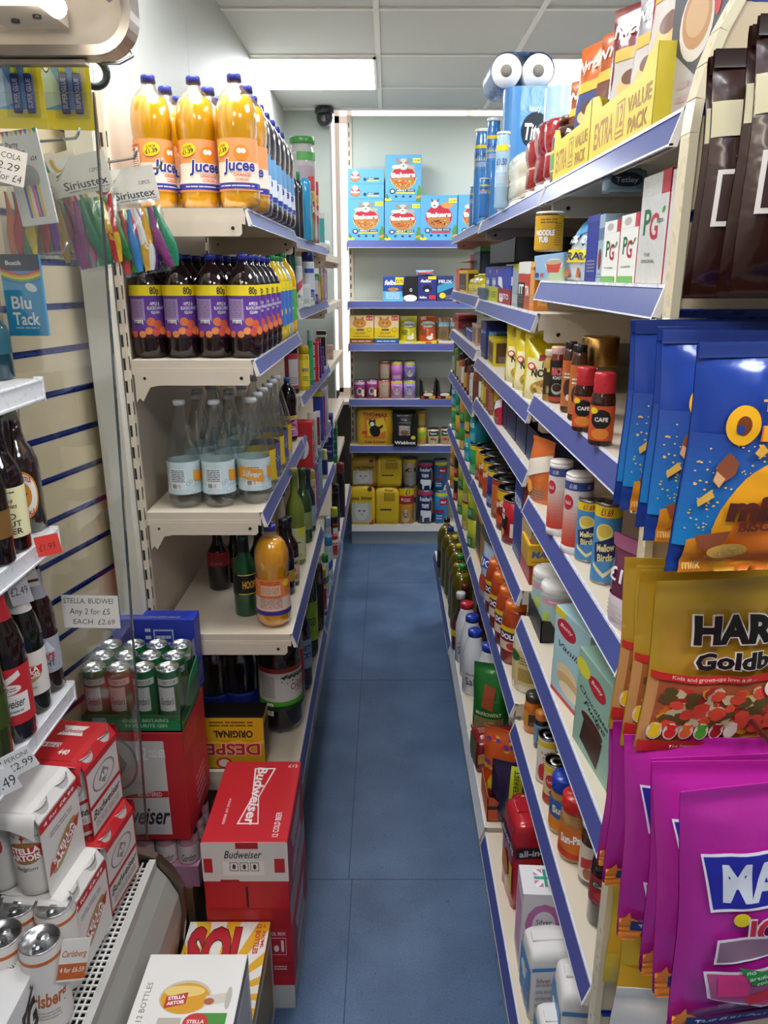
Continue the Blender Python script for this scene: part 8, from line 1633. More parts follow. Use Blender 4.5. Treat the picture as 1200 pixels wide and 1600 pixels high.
# ---- near bay shelf 5
@des
def potato(p, w, h): p.rect(-w*.2, 0, w*1.2, h*.8, '#a8c4c4'); p.rect(-w*.2, h*.8, w*1.2, h*.95, '#d89aa8'); p.lines(w*.1, h*.84, w*.9, h*.92, 1, '#f0dfe4'); p.ell(w*.8, h*.15, w*.2, h*.2, '#5a1f28'); p.text('Ros', w*.62, h*.5, h*.2, '#f0f0f0', w=w*.4, shear=.3); p.rect(-w*.1, h*.3, w*.14, h*.6, '#c8d85a')
@des
def cherry(p, w, h): p.rect(-w*.2, 0, w*1.2, h, '#2a1c20'); p.poly([(0, h*.62), (w, h*.7), (w, h), (0, h)], '#2f8a94'); p.dots(0, h*.1, w, h*.55, 14, w*.09, ('#7a3a2a', '#c08a4a', '#a8302a'), 7); p.ell(w*.3, h*.72, w*.1, h*.06, '#e8e0e0')
Z = ZR['n5']; G = 'tubs in the black tray on the fifth near right shelf'
at3((tray, 'display_tray', .15, .145, .05, '#1a1d1c', None, .55, '#5c5a54'), 'tray', 'black open tray holding white lidded tubs at the fifth near shelf', .392, 1.47, Z, FC, (1.05, 1, 1), group='display trays on the right shelves')
TB = (jar, 'powder_tub', .037, .115, '#e2dedb', '#e4e2de', .16, '#a8c4c4', 'potato', .05, .95, 1.03, -.1, 'tube')
for i, (x, y, lab) in enumerate(((.355, 1.435, 'front left'), (.432, 1.435, 'front right'), (.353, 1.512, 'back left'), (.43, 1.512, 'back right'))): at3(TB, 'tub', 'white lidded tub with pale green label, %s in the black tray' % lab, x, y, Z+.003, group=G)
RJ = (jar, 'cherry_jar', .034, .105, '#8a1c30', '#c83a50', .14, '#2a1c20', 'cherry', .02, .78, .98, -.2)
at3(RJ, 'tub', 'pink-red lidded tub with dark fruit label, farther of two', .402, 1.335, Z, group='red lidded tubs'); at3(RJ, 'tub', 'pink-red lidded tub with dark fruit label, nearer of two', .425, 1.225, Z, group='red lidded tubs')
@des
def cakemix(p, w, h): p.rect(0, 0, w, h*.05, '#c0283a'); p.ell(w*.35, h*.82, w*.28, h*.10, '#b8283a'); p.text('Betty', w*.35, h*.84, h*.045, '#f4e0e4', w=w*.36, shear=.2); p.text('Vanilla', w*.5, h*.62, h*.07, '#2a4a5a', w=w*.7, shear=.3); p.ell(w*.45, h*.34, w*.3, h*.1, '#e6cfa0'); p.ell(w*.5, h*.26, w*.34, h*.08, '#d8b078'); p.ell(w*.55, h*.18, w*.3, h*.07, '#efe0c0'); p.rect(0, h*.92, w*.3, h, '#e8d41c')
@des
def fudge(p, w, h): p.ell(w*.55, h*.80, w*.24, h*.09, '#b8283a'); p.text('Betty', w*.55, h*.82, h*.04, '#f4e0e4', w=w*.3, shear=.2); p.ell(w*.15, h*.84, w*.2, h*.08, '#e0d83a'); p.text('Chocolate', w*.5, h*.60, h*.06, '#1c2a2a', w=w*.8, shear=.3, rot=-.1); p.text('Fudge', w*.55, h*.52, h*.06, '#1c2a2a', w=w*.6, shear=.3, rot=-.1); p.poly([(w*.2, h*.12), (w*.7, h*.05), (w*.8, h*.36), (w*.3, h*.42)], '#3a2018'); p.ell(w*.5, h*.4, w*.3, h*.06, '#4a2a1e')
at3((carton, 'cake_mix_box', .13, .045, .165, '#a8ccd2', 'cakemix', ('#c03a4a', '', '#fff', '#a8ccd2', 1)), 'box', 'pale blue vanilla cake mix box facing the aisle', .335, 1.165, Z, FR+.22)
at3((carton, 'cake_mix_box', .14, .045, .165, '#8fb4a4', 'fudge', ('#a8342c', '', '#fff', '#d8ccb8', 1)), 'box', 'sage green chocolate fudge cake mix box facing the aisle', .333, 1.00, Z, FR+.12)
@des
def ambro(p, w, h): p.rect(-w*.3, h*.5, w*1.3, h, '#a8c0d8'); p.rect(-w*.3, h*.88, w*1.3, h, '#d8d41c'); p.rect(-w*.3, 0, w*1.3, h*.42, '#1f4a2c'); p.text('Ambrosia', w*.5, h*.6, h*.15, '#1f2a7a', w=w*1.1, bold=.03, rot=.1, ol='#f0f0f0', ow=.02); p.poly([(-w*.3, h*.36), (w*.4, h*.5), (w*1.3, h*.38), (w*1.3, h*.3), (-w*.3, h*.3)], '#3f7a3c'); p.text('Custard', w*.4, h*.2, h*.1, '#d8d83a', w=w*.6, shear=.2); p.bars(w*.72, h*.05, w*.95, h*.3, 10)
AM = (can, 'dessert_tin', .037, .11, '#1f4a2c', '#a8a8a8', 'ambro', -.45, True, 26, 'metal', False)
x_, y_, _ = onZ(962, 1165, Z); put(AM, 'tin', 'pale blue and green dessert tin below the cake boxes, nearer of two', 944, 1190, Z, w=52, top=1085, group='dessert tins'); put(AM, 'tin', 'pale blue and green dessert tin below the cake boxes, farther of two', 926, 1150, Z, w=46, top=1055, group='dessert tins')
# ---- middle bay shelf 6: sauce jars, mayonnaise
@des
def dolmio(p, w, h): p.rect(-w*.3, 0, w*1.3, h, '#8a1f2a'); p.rect(-w*.3, h*.82, w*1.3, h, '#e0c020'); p.rect(-w*.3, h*.5, w*1.3, h*.8, '#3a1a50'); p.text('DOLMIO', w*.5, h*.65, h*.2, '#ffffff', w=w*1.0, bold=.04); p.rect(-w*.3, h*.1, w*1.3, h*.44, '#d8c4b0'); p.ell(w*.5, h*.28, w*.2, h*.14, '#b83a2a')
Z = ZR['m6']; G = 'pasta sauce jars on the sixth right shelf'
DJ = (jar, 'pasta_sauce_jar', .041, .16, '#a8401c', '#e0701c', .10, '#8a1f2a', 'dolmio', .22, .70, .82, -.5)
for i, (y, x) in enumerate(((1.95, .33), (1.85, .332), (1.755, .334), (2.05, .33))): at3(DJ, 'jar', 'orange lidded pasta sauce jar, %s from the mayonnaise' % (['third', 'second', 'first', 'fourth'][i]), x, y, Z, group=G)
for i, y in enumerate((1.87, 1.97)): at3(DJ, 'jar', 'orange lidded pasta sauce jar in the rank behind, %s from the near end' % ORD[i], .42, y, Z, group=G)
@des
def mayo(p, w, h): p.rect(-w*.3, 0, w*1.3, h, '#d9c68c'); p.ell(-w*.1, h*.8, w*.25, h*.16, '#2f6a34'); p.rect(w*.1, h*.1, w*.6, h*.5, '#c8b060'); p.lines(w*.12, h*.12, w*.58, h*.48, 8, '#8a7440'); p.rect(w*.65, h*.1, w*.95, h*.5, '#b8a050'); p.lines(w*.12, h*.6, w*.9, h*.85, 3, '#9a8450')
at3((bottle, 'mayonnaise_jar', .05, .19, 'flat', '#e2dcc4', '#ddd6bc', '#d9c68c', .12, .62, None, 'mayo', -.3, .9, None, 1.5, .12, 1, 1, None, 28, None, True), 'jar', 'cream mayonnaise jar at the near end of the sixth shelf', .352, 1.625, Z)
row([(QD('stock_box', '#d89a20', ('#c88a1c', '', '#fff', '#e8c060', 3)), 'box', 'amber box beyond the sauce jars, nearer', 762, 774, 880, {'h': .13, 'D': .1}), (QD('stock_box', '#3a3a44', ('#a8843a', '', '#fff', '#5a5a64', 3)), 'box', 'dark box with gold panel beyond the amber one', 750, 761, 870, {'h': .15, 'D': .1}), (QD('stock_box', '#d8a020', ('#3a3a3a', '', '#fff', '#e8c060', 3)), 'box', 'small yellow box at the joint of the sixth shelf', 742, 750, 870, {'h': .17, 'D': .1})], Z, .318, 'boxes on the sixth right shelf')
at3((pouch, 'rice_pouch', .12, .05, .17, '#b8c8e0', ('#2f4ab0', 'RICE', '#ffffff', '#c84a3a', 0), 'foil', .05, '', 51, False, True), 'pouch', 'blue and white pouch standing beyond the pasta sauce jars', .318, 2.13, Z, FR+.3)
Z = ZR['f6']; G = 'soup tins on the sixth shelf of the far right bay'
st = [('#b8c23a', ('#2f8a4a', '', '#fff', '#e0d83a', 1)), ('#9ab83a', ('#d8b060', '', '#fff', '#e8d020', 1)), ('#a8b83a', ('#3f8a3a', '', '#fff', '#e0d83a', 1)), ('#1c1c1e', ('#c02a34', '', '#fff', '#e8d41c', 1)), ('#d89a2c', ('#c8842c', '', '#fff', '#e8c83a', 1))]
for i in range(5):
 for l in range(2): c, d_ = st[i]; at3(tin(c, d_, .042, .11), 'tin', '%s level green and yellow soup tin, %s in the far bay' % (('lower', 'upper')[l], ORD[i]), .336, 2.63+.2*i, Z+.1108*l, FR+.45, group=G)
# ---- near bay shelf 6: spreads
@des
def kelly(p, w, h): p.rect(-w*.3, 0, w*1.3, h, '#e0d8cc'); p.rect(-w*.3, h*.84, w*1.3, h*.96, '#e0c020'); p.ell(w*.35, h*.25, w*.26, h*.2, '#c02a34'); p.dots(w*.2, h*.35, w*.8, h*.8, 8, w*.05, ('#b8303a', '#3a5a8a', '#c87a3a'), 3)
@des
def heinz(p, w, h): p.rect(-w*.3, 0, w*1.3, h, '#e0c890'); p.rect(-w*.3, h*.84, w*1.3, h*.96, '#e0c020'); p.ell(w*.35, h*.6, w*.3, h*.18, '#c02a34'); p.text('Lion', w*.35, h*.6, h*.1, '#f4e4e0', w=w*.4); p.rect(-w*.3, 0, w*1.3, h*.22, '#b8402c'); p.ell(w*.6, h*.32, w*.3, h*.1, '#8a4a2a')
@des
def sunpat(p, w, h): p.rect(-w*.3, 0, w*1.3, h, '#d8741c'); p.text('Sun-Pat', w*.4, h*.62, h*.26, '#ffffff', w=w*.85, bold=.04, rot=.1, ol='#b8301c', ow=.02); p.rect(w*.9, 0, w*1.25, h, '#e6e0d4'); p.lines(w*.92, h*.1, w*1.2, h*.9, 8, '#8a8480'); p.poly([(-w*.3, 0), (w*.9, 0), (w*.9, h*.12), (-w*.3, h*.3)], '#c83a1c')
@des
def bluept(p, w, h): p.rect(-w*.3, 0, w*1.3, h, '#2f66b0'); p.text('Sun', w*.4, h*.7, h*.24, '#f0e6c0', w=w*.6, bold=.04); p.poly([(-w*.3, 0), (w, 0), (w, h*.3), (-w*.3, h*.5)], '#e08a1c')
Z = ZR['n6']; G = 'spreads and tins on the sixth near right shelf'
for px, py, top, w, mk, cat, lab in ((835, 1148, 1092, 30, (jar, 'honey_jar', .032, .10, '#c8701c', '#3a342c', .16, '#d8902c', ('#3a2a1c', '', '#fff', '#b8602a', 3), .2, .7), 'jar', 'honey coloured jar with dark lid, farthest on the near sixth shelf'),
  (846, 1172, 1118, 22, (jar, 'honey_jar', .03, .10, '#2a1c18', '#d8843a', .2, '#6a90b0', ('#2a3a5a', '', '#fff', '#7aa0c0', 3), .2, .8), 'jar', 'dark jar with orange lid and blue label'),
  (858, 1228, 1158, 36, (can, 'food_tin', .037, .11, '#e0d8cc', '#a8a8a8', 'kelly', -.4, True, 24, 'metal', False), 'tin', 'white tin with small round prints and yellow band'),
  (870, 1262, 1200, 38, (can, 'food_tin', .037, .10, '#e0c890', '#b8b0a0', 'heinz', -.4, True, 24, 'metal', False), 'tin', 'tin with red oval emblem below the white one'),
  (882, 1308, 1225, 42, (jar, 'peanut_butter_jar', .04, .125, '#a87a44', '#1f3fa8', .24, '#2f66b0', 'bluept', .12, .78, .98, -.45), 'jar', 'peanut butter jar with blue lid'),
  (902, 1352, 1258, 50, (jar, 'peanut_butter_jar', .042, .13, '#b0804a', '#c82420', .22, '#d8741c', 'sunpat', .10, .72, .98, -.35), 'jar', 'peanut butter jar with red lid and orange label'),
  (930, 1390, 1285, 44, (jar, 'spread_jar', .04, .14, '#4a2a1c', '#e2ddd4', .2, '#e0d4c4', ('#c83a3a', '', '#fff', '#a8684a', 2), .1, .7, .98, -.4), 'jar', 'chocolate spread jar with white lid'),
  (945, 1455, 1340, 46, (jar, 'coffee_jar', .036, .17, '#1c100e', '#1f3a2a', .12, '#9a2430', ('#1f4a2a', 'Camp', '#f0e6d8', '#c83a3a', 0), .35, .75, .9, -.4), 'jar', 'dark jar with green lid and red label by the end panel')):
 put(mk, cat, lab, px, py, Z, top=top, w=w, group=G)
# ---- lowest shelves
Z = ZR['f7']; G = 'oil and vinegar bottles on the lowest far right shelf'
OIL = lambda cap: (bottle, 'oil_bottle', .042, .28, 'pet', '#8a7a1c', cap, '#2a2c20' if cap == '#1c1c1e' else None, .2, .5, None, None, 0, .93, '#dfe0c0', 1.15, .055, 1, 1, None, 22, None, False)
for i, (cap, x, y, nm_) in enumerate((('#2f9a44', .285, 2.66, 'green capped cooking oil bottle, nearest'), ('#2f9a44', .285, 2.76, 'green capped cooking oil bottle, second'), ('#e0c420', .292, 2.88, 'yellow capped cooking oil bottle, nearer'), ('#e0c420', .285, 2.99, 'yellow capped cooking oil bottle, farther'), ('#2a3a9a', .275, 3.10, 'blue capped cooking oil bottle'), ('#1c1c1e', .268, 3.22, 'black capped oil bottle at the far end'), ('#1c1c1e', .34, 3.05, 'black capped oil bottle behind the yellow capped ones'))):
 at3(OIL(cap), 'bottle', nm_+' on the lowest far shelf', x, y, Z, group=G)
at3((bottle, 'vinegar_bottle', .03, .24, 'wine', '#3a1410', '#6a1c18', None, .2, .5, None, None, 0, .9, None, 1.1, .08, 1, 1, None, 18, None, True), 'bottle', 'dark brown vinegar bottle in front of the oil', .285, 2.56, Z, group=G)
at3((bottle, 'vinegar_bottle', .03, .24, 'wine', '#4a1a14', '#6a1c18', None, .2, .5, None, None, 0, .9, None, 1.1, .08, 1, 1, None, 18, None, True), 'bottle', 'dark brown vinegar bottle behind the salt tubs', .365, 2.60, Z, group=G)
Z = ZR['m7']; G = 'table salt bottles on the lowest right shelf'
@des
def salt(p, w, h): p.text('Salt', w*.5, h*.35, h*.3, '#1c1c22', w=w*.7, bold=.0); p.text('lifestyle', w*.5, h*.62, h*.1, '#5a5a6a', w=w*.7); p.ell(w*.9, h*.5, w*.09, w*.09, '#1c1c2a')
SA = lambda cap: (bottle, 'salt_bottle', .037, .22, 'salt', '#dfe0e4', cap, None, .1, .55, 'none', 'salt', -.3, .9, None, 1.05, .09, 1, 1, None, 26, None, True)
at3(SA('#2340b0'), 'bottle', 'white salt bottle with blue cap, nearest, lettering in view', .312, 2.08, Z, group=G); at3(SA('#2340b0'), 'bottle', 'white salt bottle with blue cap, second', .280, 2.18, Z, group=G); at3(SA('#2340b0'), 'bottle', 'white salt bottle with blue cap, third', .282, 2.285, Z, group=G); at3(SA('#c82a30'), 'bottle', 'white bottle with red cap behind the salt', .275, 2.39, Z, group=G); at3(SA('#2340b0'), 'bottle', 'white salt bottle behind, mostly hidden by the blue strip', .392, 2.10, Z, group=G)
at3((bottle, 'vinegar_bottle', .03, .22, 'beer', '#7a1c24', '#dfe0e0', '#e0c020', .28, .4, None, None, 0, .5, '#e8e4e0', 1.3, .1, 1, 1, None, 20, None, False), 'bottle', 'clear vinegar bottle with white cap and yellow band', .262, 2.475, Z)
@des
def pasta(p, w, h): p.poly([(w*.3, h*.45), (w*.6, h*.4), (w*.65, h*.7), (w*.35, h*.75)], '#a8502c'); p.rect(w*.1, 0, w*.9, h*.3, '#8a7a4c'); p.dots(w*.12, 0, w*.88, h*.3, 14, w*.05, ('#b8a060', '#6a7a3a'), 3); p.text('MARROWFAT', w*.5, h*.36, h*.05, '#e8e0c0', w=w*.7)
at3((pouch, 'dried_peas_bag', .11, .075, .24, '#1f7a2c', 'pasta', 'foil', .08, '', 61, False, True), 'bag', 'glossy green bag of dried peas on the lowest right shelf', .305, 1.945, Z, -.35, (1, 1, .95))
at3((bagbox, 'dried_peas_bag', .11, .09, .10, '#8a2024', ('#c8a04a', '', '#fff', '#5a7a2c', 2), ('#5a6a2c', '', '#fff', '#a82a2c', 3), None, 'foil'), 'bag', 'red and green bag lying below the glossy green bag', .295, 1.80, Z, .1)
Z = ZR['m7']
@des
def popc(p, w, h): p.poly([(0, h*.4), (w, h*.55), (w, h), (0, h)], '#c8561c'); p.dots(0, h*.3, w, h*.95, 10, w*.09, ('#e0a02c', '#d83a20', '#6a3a8a'), 5); p.poly([(w*.1, h*.1), (w*.4, h*.2), (w*.3, h*.4)], '#e0c020')
@des
def lime(p, w, h): p.rect(w*.55, h*.25, w*.9, h*.95, '#c8d424'); p.text('BUTTERKIST', w*.72, h*.6, w*.14, '#2a3a1a', w=h*.6, rot=PI/2, bold=.02)
at3((tray, 'display_tray', .13, .12, .07, '#c8501c', ('#1c1a1a', 'B', '#1c1a1a', '#c8501c', 0), .8, '#8a5a34'), 'tray', 'orange cardboard tray of snack bags on the lowest right shelf', .312, 1.62, Z, FC, group='display trays on the right shelves')
at3((pouch, 'snack_bag', .11, .06, .2, '#d8641c', 'popc', 'foil', .06, '', 71, False, True), 'bag', 'orange and red snack bag in the orange tray', .30, 1.66, Z+.003, -.5, (1, 1, .95))
at3((pouch, 'snack_bag', .11, .06, .2, '#2a1c40', 'lime', 'foil', .06, '', 72, False, True), 'bag', 'dark purple snack bag with lime strip, left one', .300, 1.575, Z+.003, -.3, (.8, .8, .8)); at3((pouch, 'snack_bag', .11, .06, .2, '#2a1c40', 'lime', 'foil', .06, '', 73, False, True), 'bag', 'dark purple snack bag with lime strip, right one', .362, 1.58, Z+.003, -.1, (.7, .8, .8))
Z = ZR['n7']; G = 'bags on the lowest near right shelf'
@des
def ricebag(p, w, h): p.rect(0, h*.45, w, h*.75, '#e0c81c'); p.text('RICE', w*.5, h*.6, h*.18, '#5a1c20', w=w*.7, bold=.03); p.rect(0, h*.1, w, h*.4, '#8a1c24')
@des
def ricetop(p, w, h): p.text('RICE', w*.5, h*.5, h*.3, '#f0dfd8', w=w*.6, bold=.03)
@des
def allin(p, w, h): p.rect(0, h*.62, w, h*.74, '#20202c'); p.text('all-in-one 2kg', w*.5, h*.68, h*.07, '#e8e8ec', w=w*.9, bold=.02); p.ell(w*.4, h*.35, w*.22, h*.14, '#c8843a'); p.rect(w*.75, h*.2, w*.95, h*.5, '#e0c83a')
@des
def ssb(p, w, h): p.rect(w*.05, h*.05, w*.95, h*.5, '#d8b4cc'); p.ell(w*.5, h*.62, w*.42, h*.26, '#c87ab4', 12); p.ell(w*.5, h*.62, w*.26, h*.17, '#e6e4e8'); p.text('Silver', w*.5, h*.66, h*.06, '#3a3a4a', w=w*.36); p.text('Spoon', w*.5, h*.58, h*.06, '#3a3a4a', w=w*.36)
def flagf(c1, c2):
 def f(p, w, h):
  x0, y0, W_, H_ = w*.3, h*.25, w*.5, h*.6
  p.rect(x0, y0, x0+W_, y0+H_, c1)
  for a, b, c_ in ((.0, 1.0, '#f0eeec'),):
   p.poly([(x0, y0), (x0+W_*.14, y0), (x0+W_, y0+H_*.86), (x0+W_, y0+H_), (x0+W_*.86, y0+H_), (x0, y0+H_*.14)], c_); p.poly([(x0+W_, y0), (x0+W_, y0+H_*.14), (x0+W_*.14, y0+H_), (x0, y0+H_), (x0, y0+H_*.86), (x0+W_*.86, y0)], c_)
  p.rect(x0+W_*.38, y0, x0+W_*.62, y0+H_, '#f0eeec'); p.rect(x0, y0+H_*.36, x0+W_, y0+H_*.64, '#f0eeec'); p.rect(x0+W_*.43, y0, x0+W_*.57, y0+H_, c2); p.rect(x0, y0+H_*.42, x0+W_, y0+H_*.58, c2)
 return f
D['flagp'] = flagf('#d07ab0', '#2fa08a'); D['flagu'] = flagf('#2a3a8a', '#c8303a')
@des
def sugarf(p, w, h): p.rect(0, h*.75, w, h*.80, '#4a8ac8'); p.lines(w*.1, h*.2, w*.6, h*.6, 4, '#b8b8bc'); p.ell(w*.75, h*.3, w*.08, h*.03, '#c83a3a'); p.text('Silver Spoon', w*.45, h*.62, h*.06, '#b8586a', w=w*.7)
@des
def blueside(p, w, h): p.rect(0, h*.1, w, h*.75, '#5a94cc'); p.ell(w*.4, h*.5, w*.25, w*.25, '#e6eef4'); p.dots(0, h*.1, w, h*.7, 6, w*.08, ('#c83a3a', '#dfe8f0'), 3)
def bag_(mk, lab, x, y, rz=0, s=(1, 1, 1), z=None): at3(mk, 'bag', lab, x, y, Z if z is None else z, rz, s, group=G)
bag_((bagbox, 'rice_bag', .12, .08, .15, '#a81f2a', 'ricebag', 'ricebag', 'ricetop', 'foil'), 'red and yellow rice bag at the far end of the lowest near shelf', .345, 1.50, 0, (.75, .8, .8))
bag_((bagbox, 'cat_food_bag', .14, .10, .26, '#b81f2c', 'allin', 'allin', None, 'foil'), 'large red soft bag with dark lettering band, farther of two', .332, 1.345, .1, (1, 1, .85))
bag_((bagbox, 'cat_food_bag', .14, .10, .26, '#c0222e', 'allin', 'allin', None, 'foil'), 'large red soft bag with dark lettering band, nearer of two', .395, 1.27, -.05, (1, .95, .72))
SSB = (carton, 'sugar_box', .085, .075, .19, '#e4e2e4', 'ssb', ('#d094c0', '', '#fff', '#e0b0d0', 3), 'flagp')
bag_(SSB, 'white and pink sugar box with pastel flag on top, left one', .300, 1.175, -.05); bag_(SSB, 'white and pink sugar box with pastel flag on top, right one', .398, 1.17, -.05)
WB = (bagbox, 'sugar_bag', .085, .07, .16, '#e2e0de', 'sugarf', 'blueside', None, 'paper')
bag_(WB, 'plain white paper sugar bag, left, in front of the pink box', .298, 1.075, .05, (1, 1, .98)); bag_(WB, 'plain white paper sugar bag, right, half under the blue strip', .405, 1.07, .1, (1, 1, .9)); bag_(WB, 'white paper sugar bag, lowest at the bottom edge', .300, .955, .0, (1, 1, .7)); bag_(WB, 'white and blue sugar bag under the near strip', .425, .965, .0, (.9, 1, .85))
bag_((bagbox, 'sugar_bag', .105, .08, .18, '#e4e2e0', 'sugarf', 'blueside', 'flagu', 'paper'), 'white and blue sugar bag with union flag on its folded top', .343, .975, -.08, (1, 1, 1.02))
# ================================================================== end panel with hanging bags, nearest right
PYN = .80
gz = []
z_a = onY(945, 1414, PYN)[2]; z_b = onY(1100, 492, PYN)[2]
n_ = round((z_b-z_a)/.1); st_ = (z_b-z_a)/n_
gz = [z_a+st_*k for k in range(-6, n_+4) if z_a+st_*k < 1.99]
t = thing('slatwall'); pm = mat('#cdb998', 'paint', .35); x0e = .286
XE = 1.05
zs = [.02]+gz+[2.02]; m = MB()
R_ = .17;
def xleft(z):     # rounded top corner
 zt = 2.05; r = .22
 if z < zt-r: return x0e+.012
 return x0e+.012+r-math.sqrt(max(0, r*r-(z-(zt-r))**2))
for i in range(len(zs)-1):
 a = zs[i]+(.006 if i else 0); b_ = zs[i+1]-(.006 if i < len(zs)-2 else 0); k = 6
 for j in range(k):
  za = a+(b_-a)*j/k; zb = a+(b_-a)*(j+1)/k
  m.hexa([(xleft(za), PYN, za), (XE, PYN, za), (XE, PYN+.012, za), (xleft(za), PYN+.012, za), (xleft(zb), PYN, zb), (XE, PYN, zb), (XE, PYN+.012, zb), (xleft(zb), PYN+.012, zb)], pm)
m.box(x0e+.02, PYN+.0121, .02, XE, PYN+.016, 1.85, pm); m.build('panel', t)
m = MB(); gm = mat('#1c3f9e', 'plastic')
for g in gz: m.box(xleft(g)+.004, PYN+.008, g-.006, XE, PYN+.012, g+.006, gm); m.box(xleft(g)+.004, PYN-.0008, g+.0045, XE, PYN+.008, g+.006, gm); m.box(xleft(g)+.004, PYN-.0008, g-.006, XE, PYN+.008, g-.0045, gm)
m.build('groove_inserts', t)
m = MB(); em = mat('#e0d4b4', 'plastic'); pts = [(xleft(z), z) for z in [.02]+[.02+(1.83-.02)*k/4 for k in range(1, 5)]+[1.83+.22*math.sin(k*PI/2/12) for k in range(1, 13)]]; pts += [(XE, 2.05)]
for k in range(len(pts)-1):
 (xa, za), (xb, zb) = pts[k], pts[k+1]; dx, dz = xb-xa, zb-za; L_ = math.hypot(dx, dz) or 1; nx, nz = -dz/L_*.009, dx/L_*.009
 m.hexa([(xa+nx, PYN-.004, za+nz), (xa, PYN-.004, za), (xa, PYN+.02, za), (xa+nx, PYN+.02, za+nz), (xb+nx, PYN-.004, zb+nz), (xb, PYN-.004, zb), (xb, PYN+.02, zb), (xb+nx, PYN+.02, zb+nz)], em)
m.build('edge_moulding', t); tag(t, 'beige slatwall end panel with blue grooves behind the hanging sweets', 'slatwall')
def chook(x, z, y1, lab):
 m = MB(); m.box(x-.035, PYN-.005, z-.012, x+.035, PYN-.001, z+.006, mat('#8a8c90', 'metal')); m.tube([(x, PYN-.004, z), (x, y1, z), (x, y1-.01, z+.006), (x, y1-.014, z+.016)], .0027, chrome); tag(m.build('display_hook'), lab, 'hook', 'hooks on the end panel')
@des
def terrys(p, w, h):
 p.rect(0, h*.94, w, h, '#24387c')
 for i in range(14): p.n = 1; a = i/14; p.rect(0, h*(.14+.5*a), w, h*(.14+.5*(a+1/14))+.0003, '#%02x%02x%02x' % (int(24+18*a), int(128-60*a), int(196-50*a)))
 p.poly([(w*.055, 0), (w, 0), (w, h*.36), (w*.6, h*.30), (w*.3, h*.24), (w*.055, h*.17)], '#f0961c')
 p.dots(w*.02, h*.2, w*.95, h*.62, 260, w*.007, ('#e8c060',), 5)
 p.ell(w*.48, h*.22, w*.33, h*.33, '#f0a41c', 40); p.ell(w*.5, h*.18, w*.27, h*.22, '#ee7c1c', 36)
 p.ell(w*.20, h*.68, w*.078, h*.082, '#f6b21c', 32); p.ell(w*.20, h*.68, w*.035, h*.04, '#7a3a14', 20); p.ell(w*.185, h*.665, w*.02, h*.02, '#24408a', 12)
 p.text('range', w*.50, h*.665, h*.085, '#f6a81c', w=w*.42, bold=.05, ol='#d8701c', ow=.01); p.text("TERRY'S", w*.42, h*.765, h*.048, '#d8a45a', w=w*.30, bold=.03)
 p.text('minis', w*.39, h*.335, h*.11, '#5a2418', w=w*.40, bold=.06); p.text('BISCUITS', w*.42, h*.245, h*.045, '#7a3418', w=w*.32, bold=.04)
 p.poly([(w*.10, h*.44), (w*.11, h*.52), (w*.15, h*.57), (w*.20, h*.53), (w*.19, h*.48), (w*.14, h*.44)], '#8a4a30'); p.poly([(w*.10, h*.45), (w*.13, h*.42), (w*.15, h*.46), (w*.11, h*.49)], '#e0a878'); p.poly([(w*.05, h*.36), (w*.10, h*.41), (w*.12, h*.38), (w*.06, h*.33)], '#e0b04a'); p.poly([(w*.26, h*.57), (w*.29, h*.61), (w*.32, h*.58), (w*.29, h*.55)], '#e0a83a')
 p.poly([(w*.07, h*.20), (w*.22, h*.23), (w*.21, h*.17), (w*.16, h*.12), (w*.10, h*.14)], '#9a5030'); p.ell(w*.24, h*.10, w*.10, h*.045, '#d88a3a'); p.ell(w*.24, h*.125, w*.10, h*.04, '#e8b44e'); p.dots(w*.16, h*.1, w*.32, h*.15, 12, w*.007, ('#f0d890',), 3); p.text('milk', w*.10, h*.055, h*.045, '#f4c878', w=w*.09)
@des
def haribo(p, w, h):
 p.rect(0, 0, w, h*.07, '#c09a34'); p.rect(0, h*.13, w, h*.50, '#c89058'); p.rect(w*.04, h*.15, w*.97, h*.50, '#a85a34')
 p.dots(w*.04, h*.15, w*.96, h*.50, 34, w*.05, ('#c8382c', '#d86a2a', '#7a2a22', '#d8a02c', '#a8302a', '#c8b890', '#5a4a20', '#d84a34'), 11)
 p.poly([(0, h*.51), (w, h*.48), (w, h*.52), (0, h*.55)], '#c82a24'); p.text('Kids and grown-ups love it so ...', w*.30, h*.524, h*.022, '#f0d0c0', w=w*.42, bold=.01, rot=-.03)
 p.rect(0, h*.08, w, h*.15, '#c82a24'); p.text('The happy world of Haribo!', w*.33, h*.115, h*.024, '#f0d0c0', w=w*.36, bold=.01)
 for i, c in enumerate(('#f0c81c', '#d8302c', '#e8702c', '#4aa02c', '#a8201c', '#e0d8c0')): p.n = 14; x = w*(.06+.075*i); p.ell(x, h*.215, w*.036, h*.052, '#e8d8c8', 14); p.ell(x, h*.205, w*.028, h*.032, c, 12); p.ell(x, h*.24, w*.021, h*.02, c, 12); p.ell(x-w*.018, h*.255, w*.009, h*.009, c, 8); p.ell(x+w*.018, h*.255, w*.009, h*.009, c, 8)
 p.ell(w*.66, h*.46, w*.10, h*.065, '#efeae4', 24); p.text('The original', w*.66, h*.475, h*.022, '#3a3430', w=w*.14); p.text('since 1922', w*.66, h*.44, h*.022, '#3a3430', w=w*.12)
 p.text('HARIBO', w*.50, h*.79, h*.135, '#16120e', w=w*.68, bold=.05, ol='#efe8e0', ow=.035); p.text('Goldbears', w*.49, h*.63, h*.085, '#16120e', w=w*.63, bold=.045, ol='#efe8e0', ow=.035); p.text('Share', w*.66, h*.925, h*.035, '#e8dcc0', w=w*.14, shear=.1); p.text('size', w*.78, h*.885, h*.03, '#e8dcc0', w=w*.08)
